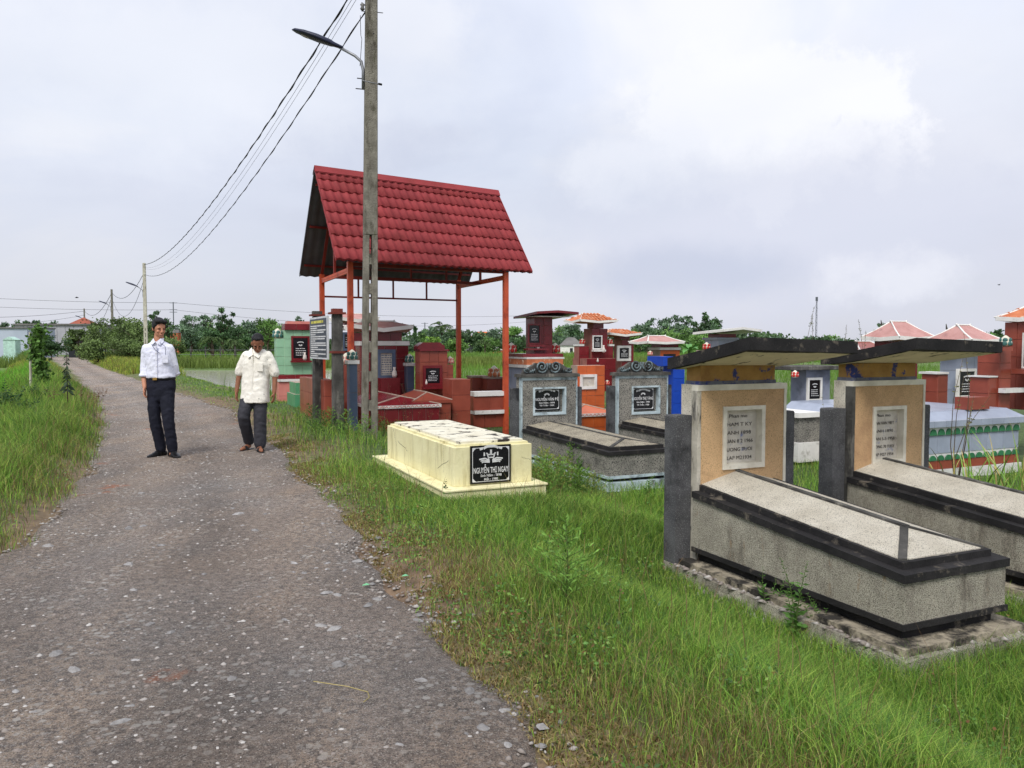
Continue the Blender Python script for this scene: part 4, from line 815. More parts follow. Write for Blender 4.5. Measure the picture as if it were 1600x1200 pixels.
    for o in list(t.children):
        if o.name.split('.')[0] in ('lower_rim', 'upper_rim', 'plinth', 'plinth_step', 'canopy', 'side_post', 'base_band', 'headstone', 'cornice', 'corner_trim', 'top_trim', 'niche_frame', 'ridge_strip'):
            for m_ in list(o.modifiers): o.modifiers.remove(m_)
            nm = o.name.split('.')[0]; roughen(o, {'plinth': .010, 'plinth_step': .010, 'lower_rim': .0034, 'upper_rim': .003, 'base_band': .004, 'canopy': .0016}.get(nm, .0022), .045 if big else .08)
    return t
M['swirl'] = mk('weathered_scroll_paint', srgb(128, 144, 148), srgb(84, 92, 94), 14, .8, .3, 60, stain=srgb(36, 38, 38), sscale=9, sth=(.50, .60))

M['bluegrey'] = mk('worn_blue_grey_band', srgb(120, 122, 132), srgb(92, 94, 106), 8, .85, .4, 60, stain=srgb(62, 70, 120), sscale=7, sth=(.54, .6))
M['wornstep'] = mk('worn_dirty_step', srgb(168, 158, 138), srgb(132, 124, 108), 8, .95, .8, 50, stain=srgb(52, 49, 45), sscale=4, sth=(.47, .58))
M['mottle'] = mk('blackened_white_trim', srgb(196, 190, 176), srgb(170, 164, 150), 6, .85, .4, 60, stain=srgb(70, 68, 64), sscale=5, sth=(.48, .60), stretch=(2, 2, .5))
def build_tombs():
    # the two tall ones under black canopies
    zb = -.42; O = G(1411, 986, -.2); O.z = 0
    lnA = [('Phan mo', 0, .52), ('PHAM T KY', .0, .80), ('SANH 1898', 0, .74), ('TUAN 8 2 1966', 0, .86), ('HUONG TUOI', 0, .82), ('KLAP M21934', 0, .80)]
    lnB = [('Phan mo', 0, .52), ('TRAN VAN VIET', 0, .80), ('SANH 1890', 0, .74), ('TUAN 5-5-1958', 0, .86), ('HUONG 70 TUOI', 0, .82), ('KLAP M27 1954', 0, .80)]
    L_, W_ = 1.91, .86
    def niche(u0, u1, v0, v1, O_):
        f = Frame(O_); xa, za = f.pix(u0, v1, L_); xb, zb_ = f.pix(u1, v0, L_); return xa, xb, za - zb, zb_ - zb
    f = Frame(O); ztop = f.pix(1160, 600, L_)[1] - zb; zp = f.pix(1062, 650, L_ + .15)[1] - zb
    tomb('cream pebbledash tomb with tan headstone, nearest the camera, under a flat black canopy', O, zb, L_, W_, .49, .64, 'big', 0, ztop,
         dict(niche=niche(1131, 1192, 637, 727, O), size=.030, lines=lnA, post=zp), 'tombs with black canopies')
    O2 = O + EX * 1.62; 
    tomb('cream pebbledash tomb cut by the right edge, tan headstone under a bent black canopy', O2, zb, L_, W_, .49, .64, 'big', 0, ztop,
         dict(niche=niche(1364, 1413, 637, 721, O2), size=.028, lines=lnB, post=zp, droop=True), 'tombs with black canopies')
    # the two grey ones with scroll crests
    zb = -.35; O3 = Vector((1.17, 9.62, 0)); L_, W_ = 2.45, .89
    f = Frame(O3); ztop = f.pix(860, 589, L_)[1] - zb; zp = f.pix(797, 608, L_ + .1)[1] - zb
    z0 = f.pix(815, 680, L_)[1] - zb
    tA = [('NGUYỄN VĂN ĐÊ', .52, .13, .86), ('Sinh Năm : 1898', .36, .07, .58), ('Từ Trần : 1980', .24, .07, .54)]
    tB = [('NGUYỄN THỊ TÀNG', .52, .13, .88), ('Sinh Năm : 1900', .36, .07, .58), ('Từ Trần : 1986', .24, .07, .54)]
    tomb('grey pebbledash tomb with scroll crest beside the yellow tomb, black stone in pale blue frame', O3, zb, L_, W_, z0 - .0, z0 + .045, 'grey', 0, ztop,
         dict(niche=niche2(f, L_, zb, 834, 883, 606, 646), lines=tA, post=zp), 'grey scroll crested tombs')
    O4 = O3 + EX * 1.67; f4 = Frame(O4)
    tomb('grey pebbledash tomb with scroll crest further right, half hidden by the dark post', O4, zb, L_ , W_, z0 - .0, z0 + .045, 'grey', 0, ztop,
         dict(niche=niche2(f4, L_, zb, 988, 1030, 604, 645), lines=tB, post=zp), 'grey scroll crested tombs')
    # the pale yellow one by the road
    O5 = G(696, 772, 0.0); O5.z = 0; f = Frame(O5, R(24.5)); EXC.append((f, -.12, 1.14, -.22, 2.68))
    t = thing('lime_washed_tomb', 'pale yellow box tomb by the road with a black name stone', 'tomb', (O5.x, O5.y, -.055), R(24.5))
    W_, L_ = 1.06, 2.62
    MB().hexa([(.0, 0, -.3), (W_, 0, -.3), (W_, L_, -.3), (0, L_, -.3)], [(.0, 0, .065), (W_, 0, .065), (W_, L_, .065), (0, L_, .065)]).build('base_slab', M['yellow'], t, bevel=.008)
    MB().box(-.012, W_ + .012, -.012, L_ + .012, .065, .085).build('slab_edge', M['yellow'], t, bevel=.004)
    bx0, bx1, by0, by1 = .14, .97, .15, L_ - .14; zt = f.pix(760, 688, by0)[1]
    MB().box(bx0, bx1, by0, by1, .085, zt).build('body', M['yellow'], t, bevel=.004)
    MB().box(bx0 + .03, bx1 - .03, by0 + .03, by1 - .03, zt, zt + .022).build('lid_step', M['yellow'], t)
    MB().box(bx0 + .07, bx1 - .07, by0 + .07, by1 - .07, zt + .022, zt + .045).build('lid', M['yellowtop'], t)
    x0, z1 = f.pix(734, 693, by0); x1, z0 = f.pix(797, 748, by0); z0 += .030; z1 += .030
    pq = plaque(t, x0, x1, z0, z1, by0 - .018)
    w, h, cx = x1 - x0, z1 - z0, (x0 + x1) / 2; y = by0 - .02
    emblem(pq, cx, z0 + h * .68, w * .66, y, M['engr'], True)
    lettering(pq, 'NGUYỄN THỊ NGAY', cx, y, z0 + h * .355, h * .15, M['engr'], w * .86, bold=.012)
    lettering(pq, 'Sinh Năm : 1898', cx, y, z0 + h * .215, h * .065, M['engr'], w * .52, bold=.012)
    lettering(pq, 'Mất : 1980', cx, y, z0 + h * .115, h * .065, M['engr'], w * .34, bold=.012)
    # cracks: thin dark filled lines in the render, a few mm wide
    mb = MB(); rr = random.Random(4)
    def crack(pts, face):
        for (a, b), (c, d) in zip(pts[:-1], pts[1:]):
            w_ = .0022
            if face == 'f': strokes(mb, [[(a, b), (c, d)]], by0, .0008, w_)
            else:
                mb.hexa([(bx0, a, b - w_), (bx0, c, d - w_), (bx0, c, d + w_), (bx0, a, b + w_)], [(bx0 - .0008, a, b - w_), (bx0 - .0008, c, d - w_), (bx0 - .0008, c, d + w_), (bx0 - .0008, a, b + w_)])
    def walk(x, z, dx_, dz_, n, face):
        pts = [(x, z)]
        for _ in range(n):
            x += dx_ * rr.uniform(.4, 1.5) + rr.uniform(-.006, .006); z += dz_ * rr.uniform(.3, 1.6) + rr.uniform(-.006, .006); pts.append((x, z))
        crack(pts, face)
    walk(bx1, .30, -.02, .005, 6, 'f'); walk(by1 - .25, zt - .02, -.015, -.02, 8, 'l'); walk(by1 - .45, zt - .14, -.05, -.012, 8, 'l'); walk(.45, zt - .03, .0, -.022, 12, 'l'); walk(.62, .2, -.05, .02, 5, 'l')
    mb.build('crack', M['crack'], t)
def niche2(f, L_, zb, u0, u1, v0, v1):
    xa, za = f.pix(u0, v1, L_); xb, z2 = f.pix(u1, v0, L_); return xa, xb, za - zb, z2 - zb
# ------------------------------------------------------------------ shelter with the red tile-sheet roof
def build_shelter():
    FL = Vector((-2.84, 13.0, 0)); A_ = Vector((3.22, 2.3, 0)); B_ = Vector((-1.38, 3.0, 0)); LA, LB = A_.length, B_.length
    a, b = A_ / LA, B_ / LB; EAVE, RIDGE = P(527, 405, 13.0).z, P(493, 262, 14.4).z
    t = thing('roofed_shelter', 'tall open shelter with a steep red tile roof on orange steel posts', 'shelter', (FL.x, FL.y, -.3), 0)
    up = Vector((0, 0, 1))
    def W_(s, q, z): return a * s + b * q + Vector((0, 0, z + .3))      # local point
    # posts
    gA, gB, gD = P(548, 540, 13.6), P(504, 540, 16.0), P(790, 540, 15.1)
    posts = [gA, gB, gD, gB + (gD - gA)]
    pl = []
    for p in posts:
        l_ = Vector((p.x - FL.x, p.y - FL.y, 0)); pl.append(l_)
    for l_ in pl:
        h = .048; z1 = EAVE + .02 + .3
        MB().hexa([l_ - a * h - b * h, l_ + a * h - b * h, l_ + a * h + b * h, l_ - a * h + b * h], [q + up * z1 for q in (l_ - a * h - b * h, l_ + a * h - b * h, l_ + a * h + b * h, l_ - a * h + b * h)]).build('post', M['orange_steel'], t)
    def bar(p, q, w, mat, nm, h=None):
        h = h or w; p = Vector(p); q = Vector(q); d = (q - p).normalized(); s_ = d.cross(up).normalized() * w / 2 if abs(d.z) < .95 else a * w / 2; u_ = s_.cross(d).normalized() * h / 2
        MB().hexa([p - s_ - u_, q - s_ - u_, q + s_ - u_, p + s_ - u_], [p - s_ + u_, q - s_ + u_, q + s_ + u_, p + s_ + u_]).build(nm, mat, t)
    e0 = EAVE + .3
    fz = lambda l_, z: Vector((l_.x, l_.y, z))
    pA, pB, pD, pC = pl
    low = e0 - .30
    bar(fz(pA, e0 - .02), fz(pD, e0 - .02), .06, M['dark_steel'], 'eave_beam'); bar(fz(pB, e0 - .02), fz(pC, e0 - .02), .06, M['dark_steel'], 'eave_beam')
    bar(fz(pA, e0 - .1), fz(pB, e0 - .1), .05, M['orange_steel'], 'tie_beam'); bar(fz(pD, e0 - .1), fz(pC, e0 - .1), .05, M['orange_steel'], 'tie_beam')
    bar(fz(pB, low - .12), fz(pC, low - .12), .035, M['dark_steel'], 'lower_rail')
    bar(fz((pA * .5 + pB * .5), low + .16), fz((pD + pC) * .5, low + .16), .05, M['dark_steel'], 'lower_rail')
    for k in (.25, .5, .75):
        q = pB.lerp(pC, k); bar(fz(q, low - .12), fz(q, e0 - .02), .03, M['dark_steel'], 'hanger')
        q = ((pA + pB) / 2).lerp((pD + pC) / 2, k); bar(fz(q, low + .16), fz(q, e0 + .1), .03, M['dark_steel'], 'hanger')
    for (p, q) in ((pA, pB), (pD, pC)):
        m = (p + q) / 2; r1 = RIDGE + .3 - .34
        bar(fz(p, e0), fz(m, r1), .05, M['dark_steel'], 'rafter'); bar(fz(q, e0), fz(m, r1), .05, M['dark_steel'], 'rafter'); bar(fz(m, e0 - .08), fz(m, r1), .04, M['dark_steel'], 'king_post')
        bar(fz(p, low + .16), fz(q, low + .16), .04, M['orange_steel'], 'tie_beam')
    # roof slopes
    rise = RIDGE - EAVE; half = LB / 2; sl = math.hypot(half, rise)
    def S_(s, k, side, lift=0):       # k 0 at the eave, 1 at the ridge
        q = half * k if side == 0 else LB - half * k
        nrm = Vector((-b.x * rise, -b.y * rise, half)).normalized() if side == 0 else Vector((b.x * rise, b.y * rise, half)).normalized()
        return W_(s, q, EAVE + rise * k) + nrm * lift
    for k in (.12, .5, .88):
        for side in (0, 1): bar(S_(.05, k, side, -.05), S_(LA - .05, k, side, -.05), .04, M['dark_steel'], 'purlin')
    for side in (0, 1):
        n = 92; v = []; f = []
        for i in range(n + 1):
            s = LA * i / n; w = .014 * math.sin(2 * math.pi * i / n * 23)
            for k in (0, .33, .66, 1.0): v.append(S_(s, k, side, -.028 + w)); 
        for i in range(n):
            for j in range(3): c_ = i * 4 + j; f.append((c_, c_ + 4, c_ + 5, c_ + 1))
        MB().add(v, f).build('sheet_underside', M['roofgrey'], t, True)
    NT, NR = 26, 8; tw, th_ = LA / NT, 1 / NR
    mats = {}
    for side in (0, 1):
        sd_ = a if side == 0 else -a
        b2 = b if side == 0 else -b; upv = (b2 * half + up * rise).normalized(); nrm = a.cross(upv).normalized() if side == 0 else (-a).cross(upv).normalized()
        if nrm.z < 0: nrm = -nrm
        m_ = MB(); vs = []; K_ = 9; L1 = sl / NR
        prof = [(-.004 + .022 * (0.5 - 0.5 * math.cos(2 * math.pi * min(1, (i / K_) * 1.35)))) if i / K_ < .741 else -.004 - .006 * math.sin(math.pi * (i / K_ - .741) / .259) for i in range(K_ + 1)]
        for j, (ln, dz) in enumerate(((0, -.020), (0, .024), (L1 + .03, .004))):
            for i in range(K_ + 1): vs.append(Vector((tw * i / K_, ln - (.012 if False else 0), prof[i] + dz)))
        fs = [(j * (K_ + 1) + i, j * (K_ + 1) + i + 1, (j + 1) * (K_ + 1) + i + 1, (j + 1) * (K_ + 1) + i) for j in range(2) for i in range(K_)]
        me = m_.add(vs, fs).mesh('roof_tile'); me.materials.append(M['roofred']); me.polygons.foreach_set('use_smooth', [j >= K_ for j in range(2 * K_)])
        if side == 1:      # the far slope is never seen from its upper side: one sheet of the same pressed tiles
            continue
        Mx = Matrix((a, upv, nrm)).transposed().to_4x4()
        for r in range(NR):
            for i in range(NT):
                o = bpy.data.objects.new('roof_tile', me); COL.objects.link(o); o.parent = t
                o.matrix_local = Matrix.Translation(S_(i * tw, r * th_, 0, random.uniform(0, .004))) @ Mx @ Matrix.Rotation(random.uniform(-.006, .006), 4, 'Z')
    # far slope upper skin with the same rows and waves
    n = NT * 6; v = []; f = []; rows = []
    for r in range(NR): rows += [(r / NR + .0005, .030), ((r + 1) / NR, .004)]
    for i in range(n + 1):
        s = LA * i / n; w = .014 + .014 * math.sin(2 * math.pi * i / 6)
        for k, z in rows: v.append(S_(s, k, 1, w + z - .01))
    m2 = len(rows)
    for i in range(n):
        for j in range(m2 - 1): c_ = i * m2 + j; f.append((c_, c_ + 1, c_ + m2 + 1, c_ + m2))
    MB().add(v, f).build('far_roof_slope', M['roofred'], t, True)
    # verge strips and ridge cap
    for s in (-.005, LA + .005):
        for side in (0, 1):
            p, q = S_(s, -.0, side, .004), S_(s, .985, side, .004); nn = Vector((0, 0, .03))
            w = a * .006
            MB().hexa([p - w - nn, q - w - nn, q + w - nn, p + w - nn], [p - w + nn, q - w + nn, q + w + nn, p + w + nn]).build('verge_strip', M['roofred'] if side == 0 else M['roofgrey'], t)
    rc = MB(); k_ = .945
    p0, p1 = S_(-.02, k_, 0, .05), S_(LA + .02, k_, 0, .05); r0_, r1_ = S_(-.02, 1, 0, .055), S_(LA + .02, 1, 0, .055); q0, q1 = S_(-.02, k_, 1, .05), S_(LA + .02, k_, 1, .05)
    r0_.z += .02; r1_.z += .02
    rc.add([p0, p1, r1_, r0_, q1, q0], [(0, 1, 2, 3), (3, 2, 4, 5)]); d = Vector((0, 0, -.02)); rc.add([p0 + d, p1 + d, r1_ + d, r0_ + d, q1 + d, q0 + d], [(3, 2, 1, 0), (5, 4, 2, 3)])
    rc.build('ridge_cap', M['roofred'], t)
    return t

# ------------------------------------------------------------------ utility poles and wires
def ladder_pole(name, label, x, y, z0, top, wd=.22, dp=.16, mat=None, th=0.0, slots=True, group=None, holes=True):
    t = thing(name, label, 'utility pole', (x, y, z0), th, group); mat = mat or M['conc']; H = top - z0
    hs_ = H * .44 if slots else 0
    k = lambda z: 1 - .30 * z / H          # taper
    if slots:
        for q in (-1, 1):
            w0, w1 = wd * k(0), wd * k(hs_)
            a0, a1 = (q * w0 / 2, q * w0 * .085), (q * w1 / 2, q * w1 * .085)
            xs0, xs1 = sorted(a0), sorted(a1)
            MB().hexa([(xs0[0], -dp / 2, 0), (xs0[1], -dp / 2, 0), (xs0[1], dp / 2, 0), (xs0[0], dp / 2, 0)], [(xs1[0], -dp * .47, hs_), (xs1[1], -dp * .47, hs_), (xs1[1], dp * .47, hs_), (xs1[0], dp * .47, hs_)]).build('leg', mat, t, bevel=.008)
        z = .1
        while z < hs_ - .2:
            w = wd * k(z) * .085; MB().box(-w - .004, w + .004, -dp * .42, dp * .42, z, z + .15).build('rung', mat, t); z += .43
    w0, w1 = wd * k(hs_) / 2, wd * k(H) / 2
    MB().hexa([(-w0, -dp * .47, hs_), (w0, -dp * .47, hs_), (w0, dp * .47, hs_), (-w0, dp * .47, hs_)], [(-w1, -dp * .38, H), (w1, -dp * .38, H), (w1, dp * .38, H), (-w1, dp * .38, H)]).build('shaft', mat, t, bevel=.01)
    return t
def lamp_parts(t, x, y, z, arm, ang, s=1.0, detail=True):
    """bent arm and cobra-head street lamp; ang in the pole's own plan"""
    d = Vector((math.cos(ang), math.sin(ang), 0)); p = Vector((x, y, z))
    pts = [p - Vector((0, 0, .22)) * s, p + Vector((0, 0, .05)) * s, p + d * .03 * s + Vector((0, 0, .18)) * s, p + d * .12 * s + Vector((0, 0, .26)) * s, p + d * arm + Vector((0, 0, .26 + .36 * arm)) * s]
    MB().tube(pts, .022 * s, 8).build('lamp_arm', M['galv'], t, True)
    e_ = pts[-1]; dd = (d + Vector((0, 0, .36))).normalized(); sd_ = Vector((-d.y, d.x, 0)); up = sd_.cross(dd).normalized() * -1
    if up.z < 0: up = -up
    mb = MB(); rings = [(-.06, .032, .03), (.08, .055, .045), (.14, .095, .06), (.34, .135, .065), (.54, .125, .055), (.68, .075, .036), (.73, .02, .012)]
    n = 12; vs = []
    for l_, w, h in rings:
        for i in range(n):
            q = 2 * math.pi * i / n; vs.append(e_ + dd * l_ * s + sd_ * w * s * math.cos(q) + up * (h * s * math.sin(q) * (1.0 if math.sin(q) > 0 else .45)))
    k = len(rings); mb.add(vs, [(j * n + i, (j + 1) * n + i, (j + 1) * n + (i + 1) % n, j * n + (i + 1) % n) for j in range(k - 1) for i in range(n)] + [tuple(range(n)), tuple((k - 1) * n + i for i in range(n - 1, -1, -1))])
    hd = mb.build('lamp_head', M['lampm'], t, True)
    if detail:
        c_ = e_ + dd * .52 * s - up * .017 * s; lm = MB(); vs = [c_ + dd * .065 * s * math.cos(q) + sd_ * .055 * s * math.sin(q) for q in np.linspace(0, 6.283, 13)[:-1]]
        lm.add(vs + [v - up * .012 * s for v in vs], [tuple(range(12)), tuple(range(23, 11, -1))] + [(i, i + 12, (i + 1) % 12 + 12, (i + 1) % 12) for i in range(12)]).build('lens', M['lens'], hd)
def wire(label, p, q, sag, rad, name='overhead_wire', twist=False, group='wires between the utility poles'):
    p = Vector(p); q = Vector(q); n = 40
    pts = [p.lerp(q, i / n) - Vector((0, 0, sag * 4 * (i / n) * (1 - i / n))) for i in range(n + 1)]
    o = MB().tube(pts, rad, 5).build(name, M['cable'], None, True)
    if twist:
        g_ = random.Random(3); m2 = MB(); tt = []
        for i in range(240):
            f_ = i / 239; c_ = p.lerp(q, f_) - Vector((0, 0, sag * 4 * f_ * (1 - f_))); a_ = i * .75; tt.append(c_ + Vector((math.cos(a_) * rad * 1.7, 0, math.sin(a_) * rad * 1.7)))
        m2.tube(tt, rad * .8, 4).build('twisted_strand', M['cable'], o, True)
    tag(o, label, 'wire', group); return o
def build_poles():
    p1 = G(577, 690, -.05); x1, y1 = p1.x, p1.y; zb = gz1(x1, y1) - .1
    t = ladder_pole('utility_pole', 'weathered concrete ladder pole standing in front of the red roofed shelter', x1, y1, zb, 6.95, .235, .24, M['conc'], R(9))
    t.rotation_euler = (0, R(.75), R(14))
    H = 6.95 - zb
    sh = MB()
    for z in (3.3, 3.42, 3.95, 4.07, 4.6, 4.72, 5.25, 5.37, 6.0):
        w = .009; sh.prism([(.03 + w * math.cos(q), z + w * math.sin(q)) for q in np.linspace(0, 6.283, 9)[:-1]], -.1, -.092)
    sh.build('bolt_hole', M['darkwin'], t)['kind'] = 'stuff'
    zm = P(583, 398, y1).z - zb; yy_ = -.108
    mb = MB(); strokes(mb, [[(.035 * math.cos(q), zm + .035 * math.sin(q)) for q in np.linspace(0, 6.283, 13)]], yy_, .003, .007); strokes(mb, [[(-.02, zm), (0, zm + .02), (.02, zm)], [(0, zm + .02), (0, zm - .02)]], yy_, .003, .006); mb.build('cast_mark', M['groutc'], t)
    lettering(t, '2.103', 0, yy_ + .001, P(585, 417, y1).z - zb, .04, M['groutc'], .15, bold=.0, name='cast_number')
    lz = P(575, 118, y1).z - zb
    lamp_parts(t, -.115, -.05, lz, .36, R(180 - 9 - 8), 1.0)
    for z, e_ in ((P(590, 132, y1).z - zb, .15),):
        MB().tube([(-.13, -.09, z + .02), (0, -.10, z), (.13, -.09, z - .01)], .009, 6).build('clamp', M['galv'], t)
        MB().tube([(.10, -.11, z - .01), (.15, -.09, z - .01)], .016, 6).build('bolt', M['cable'], t)
    MB().tube([(-.11, 0, lz - .05), (-.20, 0, lz - .05)], .008, 5).build('bolt', M['cable'], t); MB().tube([(-.11, 0, lz - .2), (-.22, 0, lz - .2)], .008, 5).build('bolt', M['cable'], t)
    iz = P(575, 14, y1).z - zb
    MB().lathe([(.02, -.05), (.035, -.03), (.02, 0), (.035, .03), (.015, .05)], (-.13, -.06, iz), 10).build('insulator', M['porc'], t, True)
    MB().tube([(-.05, 0, iz + .03), (-.14, -.06, iz + .06), (-.14, -.06, iz - .06), (-.05, 0, iz - .04)], .008, 5).build('insulator_bracket', M['galv'], t)
    MB().tube([(.08, 0, iz - .03), (.17, 0, iz - .03)], .006, 5).build('bolt', M['cable'], t)
    lead = [(-.16, -.02, lz + .12), (-.135, -.04, lz + .5), (-.15, -.04, iz - .4), (-.16, -.05, iz - .12)]
    MB().tube(lead, .004, 4).build('lamp_lead', M['cable'], t)
    # the far poles
    c2 = P(228, 540, 54.0); c3 = P(176.5, 540, 80.0); c4 = P(133, 540, 123.0)
    tops = []
    for c_, vt, m_, lb, wd_, s in ((c2, 411, M['concL'], 'pale ladder pole behind the man in the white shirt, nearest of the distant ones', .26, 1.6), (c3, 452, M['conc'], 'dark concrete pole in front of the low spreading trees', .24, 1.7), (c4, 482, M['conc'], 'smallest and furthest concrete pole, next to the hipped brown roof', .24, 1.9)):
        zt = P(228, vt, c_.y).z; zb2 = gz1(c_.x, c_.y) - .1
        q = ladder_pole('utility_pole', lb, c_.x, c_.y, zb2, zt, wd_, .2, m_, R(14)); tops.append(Vector((c_.x, c_.y, zt)))
        lamp_parts(q, -.1, -.06, (zt - zb2) * (.74 if c_ is c2 else .72), .42, R(180 - 14 - 6), s * .72, False)
    a2, a3, a4 = tops
    P1 = Vector((x1, y1, 0)); top1 = P(566, -45, y1)
    att = P(570, 22, y1)
    z2 = P(228, 417, 54).z; z2b = P(228, 429, 54).z
    wire('thick black cable, highest of the wires from the near pole', P(575, -52, y1), (a2.x, a2.y, z2 + .15), 1.0, .011, twist=True)
    wire('thin wire slung just below the thick cable of the near pole', P(577, -46, y1), (a2.x, a2.y, z2 - .02), 1.25, .0038)
    wire('thin pale wire hanging between the thick cable and the lowest one', P(578, -36, y1), (a2.x, a2.y, z2 - .1), 1.35, .0034)
    wire('twisted black cable hanging lowest, tied to the insulator of the near pole', P(571, 18, y1), (a2.x, a2.y, z2b), 1.30, .008, twist=True)
    z3, z4 = a3.z - .35, a4.z - .4
    wire('upper wire between the two middle poles', (a2.x, a2.y, z2 - .35), (a3.x, a3.y, z3 + .05), 1.1, .018); wire('lower slack wire between the two middle poles', (a2.x, a2.y, z2 - .7), (a3.x, a3.y, z3 - .5), 2.2, .014)
    wire('upper wire between the two furthest poles', (a3.x, a3.y, z3), (a4.x, a4.y, z4 + .1), 1.4, .024); wire('lower slack wire between the two furthest poles', (a3.x, a3.y, z3 - .4), (a4.x, a4.y, z4 - .6), 2.4, .018)
    wire('wire leaving the furthest pole towards the left edge', (a4.x, a4.y, z4), P(-60, 496, 105), .3, .022); wire('lower wire leaving the furthest pole to the left', (a4.x, a4.y, z4 - .6), P(-60, 507, 105), .5, .018)
    far_g = 'long power lines across the distance'
    wire('upper power line crossing the distance', P(-80, 462, 170), P(272, 473, 170), .4, .03, 'power_line', group=far_g); wire('lower power line crossing the distance', P(-80, 476, 170), P(272, 484, 170), .4, .03, 'power_line', group=far_g)
    wire('power line from the steel mast towards the shelter', P(272, 473, 170), P(853, 492, 230), 1.5, .028, 'power_line', group=far_g); wire('lower power line from the steel mast towards the shelter', P(272, 484, 170), P(853, 500, 230), 2.5, .026, 'power_line', group=far_g)
    # far masts
    for u, vt, Y, lb in ((272, 472, 170, 'thin grey power mast above the trees left of the men'), (664, 504, 230, 'tiny power mast seen between the shelter posts')):
        b_ = P(u, 540, Y); z = P(u, vt, Y).z; q = thing('power_mast', lb, 'power mast', (b_.x, b_.y, -.5), R(10))
        s = Y / 170; MB().tube([(0, 0, 0), (0, 0, z + .5)], .11 * s, 6).build('shaft', M['galvf'], q); 
        for dz in (.15, 1.6, 2.1): MB().box(-.75 * s, .75 * s, -.06, .06, z + .5 - dz * s - .08, z + .5 - dz * s + .04).build('cross_arm', M['galvf'], q)
    b_ = P(1275, 530, 160); q = thing('antenna_mast', 'tall thin lattice antenna mast behind the graves on the right', 'mast', (b_.x, b_.y, -.5), 0)
    z = P(1275, 464, 160).z + .5; mb = MB()
    for i in range(3):
        a_ = i * 2.094; mb.tube([(.18 * math.cos(a_), .18 * math.sin(a_), 0), (.12 * math.cos(a_), .12 * math.sin(a_), z)], .035, 4)
    k = 0; zz = 0
    while zz < z - .8:
        a_, b2 = k * 2.094, (k + 1) * 2.094; mb.tube([(.2 * math.cos(a_), .2 * math.sin(a_), zz), (.2 * math.cos(b2), .2 * math.sin(b2), zz + .5)], .035, 4); zz += .5; k += 1
    mb.build('lattice', M['galvf'], q); MB().box(-.18, .18, -.18, .18, z * .93, z).build('antenna', M['galvf'], q)
M['groutc'] = mk('cast_relief', srgb(70, 68, 60), rough=.9)
M['galvf'] = mk('grey_mast_steel', srgb(104, 108, 116), rough=.7)

# ------------------------------------------------------------------ rules board on two cement posts
def build_sign():
    pr = P(527, 540, 12.4); pl_ = P(496, 540, 13.7); dv = Vector((pl_.x - pr.x, pl_.y - pr.y, 0)); ang = math.atan2(dv.y, dv.x)
    t = thing('rules_board', 'dark notice board with a yellow heading between two stained cement posts', 'notice board', (pr.x, pr.y, gz1(pr.x, pr.y) - .1), ang)
    zb = t.location.z; D = dv.length
    z = lambda v, Y=12.4: P(527, v, Y).z - zb
    for x_, vt, Y in ((0, 491, 12.4), (D, 494, 13.7)):
        h = z(vt, Y); w = .085
        MB().hexa([(x_ - w, -w, 0), (x_ + w, -w, 0), (x_ + w, w, 0), (x_ - w, w, 0)], [(x_ - w * .85, -w * .85, h), (x_ + w * .85, -w * .85, h), (x_ + w * .85, w * .85, h), (x_ - w * .85, w * .85, h)]).build('cement_post', M['mould'], t, bevel=.012)
        MB().box(x_ - .115, x_ + .115, -.115, .115, h, h + .03).build('cap_slab', M['rust'], t); MB().box(x_ - .075, x_ + .075, -.075, .075, h + .03, h + .085).build('cap_block', M['rust'] if x_ == 0 else M['mould'], t)
        hz = z(552, Y); MB().ring(x_ - .097, x_ + .097, -.097, .097, x_ - .082, x_ + .082, -.082, .082, hz, hz + .03) if False else None
        mb = MB(); mb.box(x_ - .10, x_ + .10, -.10, -.086, hz, hz + .035).box(x_ - .10, x_ + .10, .086, .10, hz, hz + .035).box(x_ - .10, x_ - .086, -.086, .086, hz, hz + .035).box(x_ + .086, x_ + .10, -.086, .086, hz, hz + .035); mb.build('clamp', M['rust'], t)
    # the board faces the road: its own -x,y plane is turned so that it looks along local +y
    x0, x1 = .12, D - .02; z0, z1 = z(562), z(493)
    MB().box(x0, x1, .10, .13, z0, z1).build('board', M['signf'], t)
    MB().box(x0 + .035, x1 - .035, .13, .135, z0 + .03, z1 - .03).build('board_face', M['signb'], t)
    hz = z1 - z0; mb = MB(); rr = random.Random(9)
    wv = lambda zc, h, xa, xb, m_: m_.box(xa, xb, .135, .138, zc - h / 2, zc + h / 2)
    yh = MB(); xx = x1 - .16
    while xx > x0 + .22: l_ = rr.uniform(.05, .075); wv(z1 - hz * .12, .042, xx - l_, xx, yh); xx -= l_ + (.016 if rr.random() < .75 else .05)
    yh.build('heading', M['signy'], t)
    lines = [1, .45, 1, .9, .35, 1, .95, .3, 1, 1, .5, 1, .25, 1, .5]
    for k, w in enumerate(lines):
        zc = z1 - hz * (.215 + .051 * k); xx = x1 - .10
        end = x1 - .1 - (x1 - x0 - .2) * w
        while xx > end: l_ = rr.uniform(.02, .065); wv(zc, .019, xx - l_, xx, mb); xx -= l_ + rr.uniform(.010, .022)
    mb.build('text_lines', M['engr'], t)

